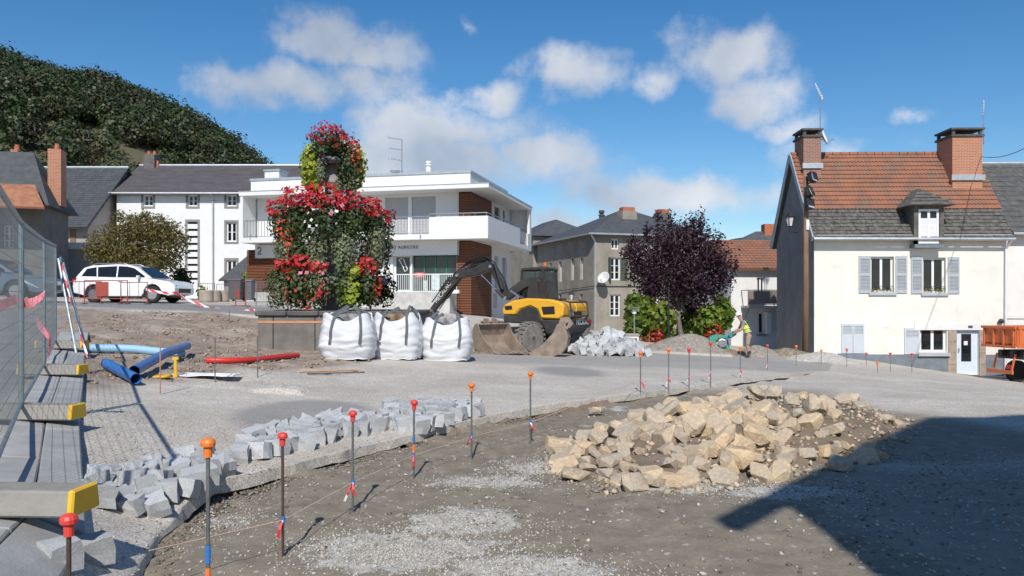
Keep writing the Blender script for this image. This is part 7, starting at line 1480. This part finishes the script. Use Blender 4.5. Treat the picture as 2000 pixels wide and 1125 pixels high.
def rock_mesh(seed):
    r_ = random.Random(seed); bm = bmesh.new(); sx, sy, sz = 1, r_.uniform(.55, .95), r_.uniform(.28, .66); tw = r_.uniform(-.3, .3)
    for sgnz in (-1, 1):
        n = r_.choice((4, 5, 5, 6)); a0 = r_.uniform(0, 6.28)
        for k in range(n):
            a = a0 + 2 * math.pi * k / n + r_.uniform(-.28, .28); rr = r_.uniform(.42, .56); bm.verts.new((rr * math.cos(a) * sx, rr * math.sin(a) * sy, sgnz * sz * .5 * r_.uniform(.8, 1.1) + tw * .2 * math.cos(a)))
    for k in range(4): a = r_.uniform(0, 6.28); bm.verts.new((.57 * math.cos(a), .57 * math.sin(a) * sy, r_.uniform(-.2, .2) * sz))
    bmesh.ops.convex_hull(bm, input=bm.verts); loose = [v for v in bm.verts if not v.link_faces]; bmesh.ops.delete(bm, geom=loose, context='VERTS')
    bmesh.ops.dissolve_limit(bm, angle_limit=R(9), verts=bm.verts, edges=bm.edges); es = [e for e in bm.edges if len(e.link_faces) == 2 and e.calc_face_angle(0) > .4]
    bmesh.ops.bevel(bm, geom=es, offset=.018, segments=1, affect='EDGES', profile=.6); bmesh.ops.triangulate(bm, faces=[f_ for f_ in bm.faces if len(f_.verts) > 4])
    for v in bm.verts: v.co += Vector((r_.uniform(-1, 1), r_.uniform(-1, 1), r_.uniform(-1, 1))) * .02
    me = bpy.data.meshes.new('rock'); bm.to_mesh(me); bm.free(); me.materials.append(TANS); return me
ROCK = [rock_mesh(100 + s) for s in range(28)]
def rock(x, y, z, s, rot, k, label, grp):
    o = bpy.data.objects.new('building_stone', ROCK[k % 28]); COL.objects.link(o); o.location = (x, y, z); o.rotation_euler = rot; o.scale = (s, s * rx.uniform(.85, 1.1), s * rx.uniform(.85, 1.15)); return tag(o, label, 'stone', grp)
pl = []; tries = 0
def where(a, b, s):
    return '%s tan stone %s' % ('large' if s > .36 else 'medium-sized' if s > .24 else 'small', ('at the left end of the heap' if a < -.55 else 'at the far right end of the heap' if a > .6 else 'on the near side of the heap' if b < -.4 else 'on the far side of the heap' if b > .45 else 'on the crest of the heap'))
while len(pl) < 240 and tries < 40000:
    tries += 1; a, b = rx.uniform(-1.04, 1.02), rx.uniform(-1.05, 1.0)
    if a * a + b * b > 1.12: continue
    d = ax_ * a * 3.5 + ay_ * b * 1.6; x, y = cxh + d.x, cyh + d.y
    bare = (b < .25) and a > -.1                                   # brown soil shows on the right flank
    if bare and rx.random() < .93: continue
    s = rx.uniform(.18, .36) if rx.random() < .75 else rx.uniform(.10, .18)
    if any((q[0] - x) ** 2 + (q[1] - y) ** 2 < ((s + q[2]) * .275) ** 2 for q in pl): continue
    pl.append((x, y, s)); z = gz(x, y) + max(0, mound_h(x, y)) + s * .13
    rock(x, y, z, s, (rx.uniform(-.6, .6), rx.uniform(-.5, .5), rx.uniform(0, 6.28)), rx.randrange(28), where(a, b, s), 'tan stones heaped on the soil mound')
# a second, looser layer over the crest
for k in range(60):
    a, b = rx.uniform(-.8, .6), rx.uniform(-.55, .8)
    if a > 0 and b < .2: continue
    d = ax_ * a * 3.3 + ay_ * b * 1.5; x, y = cxh + d.x, cyh + d.y; s = rx.uniform(.18, .36); rock(x, y, gz(x, y) + max(0, mound_h(x, y)) + s * .40, s, (rx.uniform(-.8, .8), rx.uniform(-.7, .7), rx.uniform(0, 6.28)), rx.randrange(28), where(a, b, s) + ', lying on others', 'tan stones heaped on the soil mound')
for (u, v, s, lb) in ((1432, 922, .46, 'big squarish tan stone at the front foot of the heap'), (1085, 885, .30, 'flat tan stone at the far left end of the heap'), (1165, 812, .26, 'reddish flat stone lying apart behind the heap'), (1640, 920, .26, 'lone tan stone in the house shadow')):
    p = gp(u, v, 0, 0); rock(p.x, p.y, p.z + s * .3, s, (.1, .05, rx.uniform(0, 3)), rx.randrange(28), lb, None)

# ------------------------------------------------------------------ gravel mounds at the back
def small_mound(name, label, u, v, rx_, ry_, h, m, seed, cat='gravel heap'):
    p = gp(u, v, 0, 0); rows = []
    for i in range(28):
        r_ = []
        for j in range(36):
            a, b = -1.1 + 2.2 * j / 35, -1.1 + 2.2 * i / 27; q = a * a + b * b; x, y = p.x + a * rx_, p.y + b * ry_; hh = h * max(0, 1 - q ** .6) if q < 1 else -.06; r_.append((a * rx_, b * ry_, gz(x, y) - p.z + hh + (.05 * mnoise.noise(Vector((x * 2, y * 2, seed))) + .03 * mnoise.noise(Vector((x * 6, y * 6, seed)))) * (q < 1)))
        rows.append(r_)
    return tag(MB().sheet(rows).build(name, m, smooth=False, loc=p, recalc=False), label, cat)
GRV = mat('heaped_gravel', (.30, .265, .225), .95, .35, 9, .7, 22)
small_mound('gravel_heap', 'grey-brown gravel heap in front of the plum tree', 1352, 686, 1.9, 1.4, .75, GRV, 3)
small_mound('gravel_heap', 'low pale gravel heap at the corner of the cream house', 1608, 704, 1.5, .9, .35, mat('pale_gravel', (.45, .42, .38), .95, .25, 9, .6, 25), 5)
small_mound('rubble_heap', 'low brown rubble at the foot of the wooden pole', 1535, 692, 1.4, .7, .25, mat('rubble_brown', (.26, .21, .15), .95, .4, 7, .7, 22), 7)
small_mound('soil_bank', 'mound of grey soil behind the worker', 1480, 692, .9, .8, .4, GRV, 8)
# ------------------------------------------------------------------ green stone splitter, lamp posts, planter box
GRNM = mat('machine_green', (.06, .30, .23), .5, .15, 4, .05, 30, grime=.25)
D = 32.2; p = at(1404, 693, D); g = gz(p.x, D); t = thing('stone_splitter', 'green steel stone splitter standing beside the worker', 'machine', (p.x, D, g)); s = D / FPX
P = lambda u, v: ((u - 1404) * s, EYE + (HOR - v) * s - g)
def poly(nm, pts, y0, y1, m): return MB().prism([P(*q) for q in pts], 'y', y0, y1).build(nm, m, t, bevel=.015)
poly('frame_post', [(1383, 688), (1395, 688), (1396, 664), (1402, 660), (1420, 660), (1421, 655), (1398, 653), (1386, 656), (1383, 662)], -.25, .05, GRNM); poly('front_leg', [(1412, 661), (1419, 661), (1424, 684), (1417, 685)], -.2, 0.0, GRNM)
poly('base_beam', [(1384, 688), (1420, 690), (1430, 693), (1430, 684), (1420, 682), (1384, 682)], -.5, .3, mat('rusty_beam', (.24, .165, .12), .9, .3, 5, .3)); poly('side_panel', [(1396, 681), (1412, 681), (1406, 667), (1397, 668)], -.12, -.06, mat('pale_panel', (.42, .42, .41), .7))
MB().tube([(*P(1428, 688)[:1], -.45, P(1428, 688)[1]), (*P(1428, 688)[:1], .3, P(1428, 688)[1])], .13, 12).build('roller', mat('rusty_beam', (.24, .165, .12)), t); m = MB(); m.obox((P(1408, 0)[0], -.1, P(0, 666)[1]), (.08, .1, .2)); m.build('blade_holder', DARKM, t)
for (k, q) in enumerate((1386, 1424)): MB().box(P(q, 0)[0] - .07, P(q, 0)[0] + .07, -.45, .25, -.02, P(0, 688)[1]).build('foot', GRNM, t)
p = at(1239, 660, 33.5); g = gz(p.x, 33.5); t = thing('bollard_lamp', 'short modern lamp post with flat disc top left of the plum tree', 'street lamp', (p.x, 33.5, g)); h = at(0, 600, 33.5).z - g
MB().tube([(0, 0, -.05), (0, 0, h - .3)], .035, 10).build('post', METAL, t); MB().lathe([(.05, h - .3), (.09, h - .27), (.09, h - .1), (.05, h - .06)], 12).build('lamp_head', mat('lamp_opal', (.7, .7, .68), .3), t); MB().lathe([(.02, h - .06), (.25, h - .04), (.25, h - .015), (.02, h)], 18).build('disc_top', METAL, t)
p = at(1306, 672, 34.0); g = gz(p.x, 34.0); t = thing('dark_post', 'slim black lamp post left of the plum trunk', 'post', (p.x, 34.0, g)); h = at(0, 560, 34).z - g; MB().tube([(0, 0, -.05), (0, 0, .5), (0, 0, h)], [.06, .045, .035], 10).build('shaft', BLACKP, t); MB().lathe([(.1, 0), (.09, .12), (.05, .2)], 10).build('base', BLACKP, t)
p = at(1233, 690, 31.5); g = gz(p.x, 31.5); t = thing('planter_box', 'pale concrete box at the left end of the planting bed', 'box', (p.x, 31.5, g)); hh = at(0, 652, 31.5).z - g; MB().box(-.25, .3, 0, .5, -.1, hh - .09).build('box_body', WHITE, t, bevel=.01); MB().box(-.28, .33, -.03, .53, hh - .088, hh).build('box_lid', POTM, t, bevel=.01); MB().box(-.18, .22, -.012, -.002, hh - .32, hh - .18).build('slot', BLACKP, t)

# ------------------------------------------------------------------ loose gravel near the viewer
rg = np.random.default_rng(99); P3 = []
def addg(n, fx_, fy_, lo, hi, cond=None):
    x = fx_(n); y = fy_(n); k = np.ones(n, bool) if cond is None else cond(x, y); P3.append(np.stack([x[k], y[k], rg.uniform(lo, hi, k.sum())], -1))
for (cx_, cy_, sx, sy, n) in ((-.75, 5.35, .5, .38, 3000), (-.3, 6.0, .36, .3, 1000), (.1, 4.9, .42, .3, 1200), (-.25, 7.35, .4, .24, 900), (.35, 8.0, .38, .26, 800), (.9, 8.5, .45, .26, 1000), (1.6, 7.2, .6, .22, 1300), (2.6, 6.9, .6, .26, 900), (-2.2, 6.0, .3, .24, 400), (.9, 4.5, .4, .3, 500)):
    addg(n, lambda m: rg.normal(cx_, sx * .8, m), lambda m: rg.normal(cy_, sy * .8, m), .004, .0125, lambda x, y: (x > edge_x(y) + .1) & (y > 3.2))
addg(330, lambda m: rg.uniform(-2.5, 3.0, m), lambda m: rg.uniform(3.6, 12, m), .004, .026, lambda x, y: x > edge_x(y) + .08)
addg(3000, lambda m: rg.uniform(2.2, 8, m), lambda m: rg.uniform(3.4, 9, m), .005, .018)
addg(4200, lambda m: rg.uniform(-5.0, -1.0, m), lambda m: rg.uniform(2.8, 9.5, m), .004, .013, lambda x, y: (x < edge_x(y) + .5) & (x > fence_x(y) + .6))
P3 = np.concatenate(P3); n = len(P3); z = ground_z(P3[:, 0], P3[:, 1]); base = np.array([(1, 0, 0), (-1, 0, 0), (0, 1, 0), (0, -1, 0), (0, 0, 1), (0, 0, -1)], float); FC8 = np.array([(0, 2, 4), (2, 1, 4), (1, 3, 4), (3, 0, 4), (2, 0, 5), (1, 2, 5), (3, 1, 5), (0, 3, 5)])
ang = rg.uniform(0, 6.28, n); B = base[None] * rg.uniform(.6, 1.3, (n, 6, 1)) + rg.normal(0, .18, (n, 6, 3)); c, s_ = np.cos(ang), np.sin(ang); Bx = B[..., 0] * c[:, None] - B[..., 1] * s_[:, None]; By = B[..., 0] * s_[:, None] + B[..., 1] * c[:, None]
V = np.stack([Bx, By, B[..., 2] * .75], -1) * P3[:, 2][:, None, None] + np.stack([P3[:, 0], P3[:, 1], z + P3[:, 2] * .35], -1)[:, None]
F = (FC8[None] + 6 * np.arange(n)[:, None, None]).reshape(-1, 3)
ti = tints(n, rg, .6, 1.3, .05, 6)
tag(link('gravel_stones', npmesh('gravel_stones', V.reshape(-1, 3), F, leafmat('pale_gravel_stone', (.44, .415, .375), .0, rough=.9), False, ti), None), 'loose pale gravel scattered over the dirt in the foreground', 'gravel', kind='stuff')

rg = np.random.default_rng(123); n = 1500; a = rg.uniform(-1.1, 1.05, n); b_ = rg.uniform(-1.15, 1.0, n); k = (a * a + b_ * b_ < 1.2); a, b_ = a[k], b_[k]; n = len(a)
X = cxh + ax_.x * a * 3.5 + ay_.x * b_ * 1.6; Y = cyh + ax_.y * a * 3.5 + ay_.y * b_ * 1.6; Z = np.array([gz(x, y) + max(0, mound_h(x, y)) for x, y in zip(X, Y)]); s = rg.uniform(.012, .05, n) ** 1.0
B = base[None] * rg.uniform(.6, 1.3, (n, 6, 1)) + rg.normal(0, .25, (n, 6, 3)); V = B * s[:, None, None] * np.array([1, 1, .7]) + np.stack([X, Y, Z + s * .3], -1)[:, None]; F = (FC8[None] + 6 * np.arange(n)[:, None, None]).reshape(-1, 3)
tag(link('stone_chips', npmesh('stone_chips', V.reshape(-1, 3), F, leafmat('tan_chips', (.48, .39, .29), .0, rough=.95), False, tints(n, rg, .5, 1.25, .06, 6)), None), 'small tan stone chips strewn over and round the heap', 'stone chips', kind='stuff')
n = 4500; X = rg.uniform(-2.6, 4.5, n); Y = rg.uniform(3.4, 12, n); k = (X > edge_x(Y) + .03) & (fbm(X, Y, 1.2, 3, 90) > -.05); near_ = rg.uniform(0, .35, n) ** 1.6 * 3; X = np.where(rg.random(n) < .4, edge_x(Y) + .04 + near_ * .25, X); X, Y = X[k], Y[k]; n = len(X); Z = ground_z(X, Y); s = rg.uniform(.006, .022, n)
B = base[None] * rg.uniform(.6, 1.3, (n, 6, 1)) + rg.normal(0, .2, (n, 6, 3)); V = B * s[:, None, None] * np.array([1, 1, .7]) + np.stack([X, Y, Z + s * .2], -1)[:, None]; F = (FC8[None] + 6 * np.arange(n)[:, None, None]).reshape(-1, 3)
tag(link('soil_clods', npmesh('soil_clods', V.reshape(-1, 3), F, leafmat('clod_soil', (.21, .18, .14), .0, rough=.95), False, tints(n, rg, .6, 1.2, .05, 6)), None), 'small clods of brown soil lying in the trench', 'soil', kind='stuff')
n = 5200; X = rg.uniform(-12, 0, n); Y = rg.uniform(11, 25, n); zn_ = zones(X, Y, 'L')[:, 1]; k = (zn_ > .5) & (X > fence_x(Y) + .5) & (fbm(X, Y, .7, 3, 95) > -.02); X, Y = X[k], Y[k]; n = len(X); Z = ground_z(X, Y); s = rg.uniform(.012, .055, n)
B = base[None] * rg.uniform(.6, 1.3, (n, 6, 1)) + rg.normal(0, .2, (n, 6, 3)); V = B * s[:, None, None] * np.array([1, 1, .7]) + np.stack([X, Y, Z + s * .2], -1)[:, None]; F = (FC8[None] + 6 * np.arange(n)[:, None, None]).reshape(-1, 3)
tag(link('earth_rubble', npmesh('earth_rubble', V.reshape(-1, 3), F, leafmat('reddish_rubble', (.32, .245, .19), .0, rough=.95), False, tints(n, rg, .5, 1.4, .08, 6)), None), 'reddish brown rubble scattered over the dug earth before the fountain', 'rubble', kind='stuff')
# ------------------------------------------------------------------ the worker
def skin(name, verts, edges, radii, root, m, parent, sub=2):
    me = bpy.data.meshes.new(name); me.from_pydata([tuple(v) for v in verts], edges, []); ob = bpy.data.objects.new(name, me); COL.objects.link(ob)
    ob.modifiers.new('skin', 'SKIN'); sv = me.skin_vertices[0].data
    for i, r in enumerate(radii): sv[i].radius = (r, r) if not isinstance(r, tuple) else r; sv[i].use_root = (i == root)
    sd = ob.modifiers.new('sub', 'SUBSURF'); sd.levels = sub; sd.render_levels = sub
    bpy.context.view_layer.update(); me2 = bpy.data.meshes.new_from_object(ob.evaluated_get(bpy.context.evaluated_depsgraph_get())); bpy.data.objects.remove(ob)
    me2.polygons.foreach_set('use_smooth', [True] * len(me2.polygons)); me2.materials.clear(); me2.name = name; return link(name, me2, m, parent)
D = 31.6; p = at(1462, 697, D); WK = thing('person', 'worker in white helmet and yellow safety vest bending over a hand-held saw', 'person', (p.x, D, gz(p.x, D) - .005), R(172))
SKINM = mat('skin', (.42, .23, .16), .6, .08, 8); VEST = mat('hi_vis_yellow', (.62, .78, .05), .6, .06, 6); SHORTS = mat('beige_work_shorts', (.34, .27, .19), .9, .15, 8, .2); BOOT = mat('dark_boots', (.035, .03, .028), .7, .2); TSH = mat('grey_tshirt', (.20, .20, .21), .9, .1)
V_ = [(0, 0, .95), (.13, 0, 1.2), (.22, 0, 1.40), (.29, 0, 1.50), (.33, 0, 1.57), (.38, 0, 1.70),
      (0.01, .1, .88), (.07, .13, .50), (0, .13, .10), (.17, .16, .045), (0.0, -.1, .88), (.03, -.13, .50), (-.10, -.13, .10), (.08, -.16, .045),
      (.21, .18, 1.38), (.30, .27, 1.12), (.50, .17, 1.00), (.56, .14, .98), (.21, -.18, 1.38), (.34, -.28, 1.13), (.55, -.14, 1.02), (.61, -.11, 1.0)]
E_ = [(0, 1), (1, 2), (2, 3), (3, 4), (4, 5), (0, 6), (6, 7), (7, 8), (8, 9), (0, 10), (10, 11), (11, 12), (12, 13), (2, 14), (14, 15), (15, 16), (16, 17), (2, 18), (18, 19), (19, 20), (20, 21)]
R_ = [(.15, .12), (.15, .12), (.14, .11), .06, .085, .085, .095, .062, .045, .04, .095, .062, .045, .04, .065, .047, .034, .034, .065, .047, .034, .034]
for (hb_, sg) in ((17, 1), (21, -1)):
    hx, hy, hz = V_[hb_]
    for k in range(5):
        dy = (k - 2) * .018; L1 = (.035, .045, .05, .045, .035)[k] * (.8 if k == 4 else 1); i0 = len(V_)
        V_ += [(hx + .02 + L1 * .5, hy + dy, hz - .01), (hx + .02 + L1, hy + dy * .9, hz - .045), (hx + .01 + L1 * .6, hy + dy * .8, hz - .075)]; R_ += [.010, .009, .008]; E_ += [(hb_, i0), (i0, i0 + 1), (i0 + 1, i0 + 2)]
skin('body', V_, E_, R_, 0, SKINM, WK)
skin('tshirt', [(.02, 0, .98), (.13, 0, 1.2), (.22, 0, 1.40), (.26, 0, 1.46), (.21, .18, 1.38), (.255, .23, 1.25), (.21, -.18, 1.38), (.275, -.235, 1.25)], [(0, 1), (1, 2), (2, 3), (2, 4), (4, 5), (2, 6), (6, 7)], [(.16, .13), (.16, .13), (.15, .12), .08, .08, .065, .08, .065], 0, TSH, WK)
skin('safety_vest', [(.0, 0, .92), (.13, 0, 1.2), (.215, 0, 1.38), (.24, 0, 1.43), (.20, .13, 1.40), (.20, -.13, 1.40)], [(0, 1), (1, 2), (2, 3), (2, 4), (2, 5)], [(.19, .15), (.175, .145), (.165, .135), .085, .095, .095], 0, VEST, WK)
m = MB()
for (z, x, r_) in ((1.02, .045, .2), (1.16, .11, .195)):
    pts = [(x + r_ * .78 * math.cos(a), r_ * math.sin(a), z - .35 * r_ * math.cos(a) * .6) for a in np.linspace(0, 2 * math.pi, 19)]; m.tube(pts, .014, 5, cap=False)
m.build('reflective_band', mat('reflective_silver', (.65, .66, .66), .35), WK)
skin('shorts', [(0, 0, .96), (0, 0, .87), (.01, .1, .84), (.05, .125, .62), (.065, .13, .47), (.0, -.1, .84), (.02, -.125, .62), (.03, -.13, .47)], [(0, 1), (1, 2), (2, 3), (3, 4), (1, 5), (5, 6), (6, 7)], [(.165, .135), (.15, .13), .115, .095, .085, .115, .095, .085], 0, SHORTS, WK)
for (a, b, c) in (((.03, .13, .30), (0, .13, .09), (.17, .16, .05)), ((-.04, -.13, .30), (-.10, -.13, .09), (.08, -.16, .05))): skin('boot', [a, b, c], [(0, 1), (1, 2)], [.06, .062, .052], 1, BOOT, WK)
hm = MB(); hm.lathe([(.125, 0), (.15, -.005), (.15, .012), (.128, .02), (.12, .07), (.09, .115), (.045, .14), (.008, .147)], 20); hm.obox((.13, 0, .004), (.09, .16, .012), (0, R(8), 0)); hm.build('helmet', mat('helmet_white', (.82, .82, .82), .35), WK, smooth=False, loc=(.375, 0, 1.695), rot=(0, R(22), 0))
fc = MB(); fc.obox((.462, 0, 1.635), (.035, .03, .05), (0, R(20), 0)); fc.obox((.42, .085, 1.64), (.05, .02, .06)); fc.obox((.42, -.085, 1.64), (.05, .02, .06)); fc.build('nose_and_ears', SKINM, WK, bevel=.01)
ey = MB()
for y in (-.03, .03): ey.obox((.452, y, 1.66), (.012, .022, .012))
ey.obox((.447, 0, 1.59), (.012, .05, .008)); ey.build('eyes_and_mouth', mat('dark_features', (.05, .03, .025), .6), WK)
c0 = Vector(WK.location); rz = Matrix.Rotation(R(172), 3, 'Z'); sp = c0 + rz @ Vector((.62, 0, .93)); SW = thing('disc_cutter', 'petrol cut-off saw held low by the worker', 'saw', sp, R(172))
m = MB(); m.obox((0, 0, -.02), (.3, .16, .18), (0, R(35), 0)); m.build('engine', mat('saw_teal', (.05, .25, .22), .5), SW, bevel=.03)
m = MB(); m.tube([(-.08, -.12, .07), (-.02, -.13, .1), (0, 0, .1), (-.02, .13, .1), (-.08, .14, .06)], .016, 8); m.tube([(-.2, 0, .1), (-.1, 0, .08)], .018, 8); m.build('handle', BLACKP, SW)
MB().bar((.08, -.06, -.08), (.36, -.06, -.34), .05, .07).build('arm', mat('saw_blue', (.06, .12, .3), .5), SW); MB().lathe([(.03, -.012), (.17, -.003), (.17, .003), (.03, .012)], 24, (.38, -.02, -.36), 'y').build('cutting_disc', METAL, SW); m = MB(); m.prism([(.25, -.3), (.3, -.2), (.4, -.17), (.5, -.22), (.54, -.3), (.47, -.27), (.4, -.24), (.33, -.26)], 'y', -.06, .03); m.build('disc_guard', mat('guard_white', (.7, .7, .7), .5), SW)
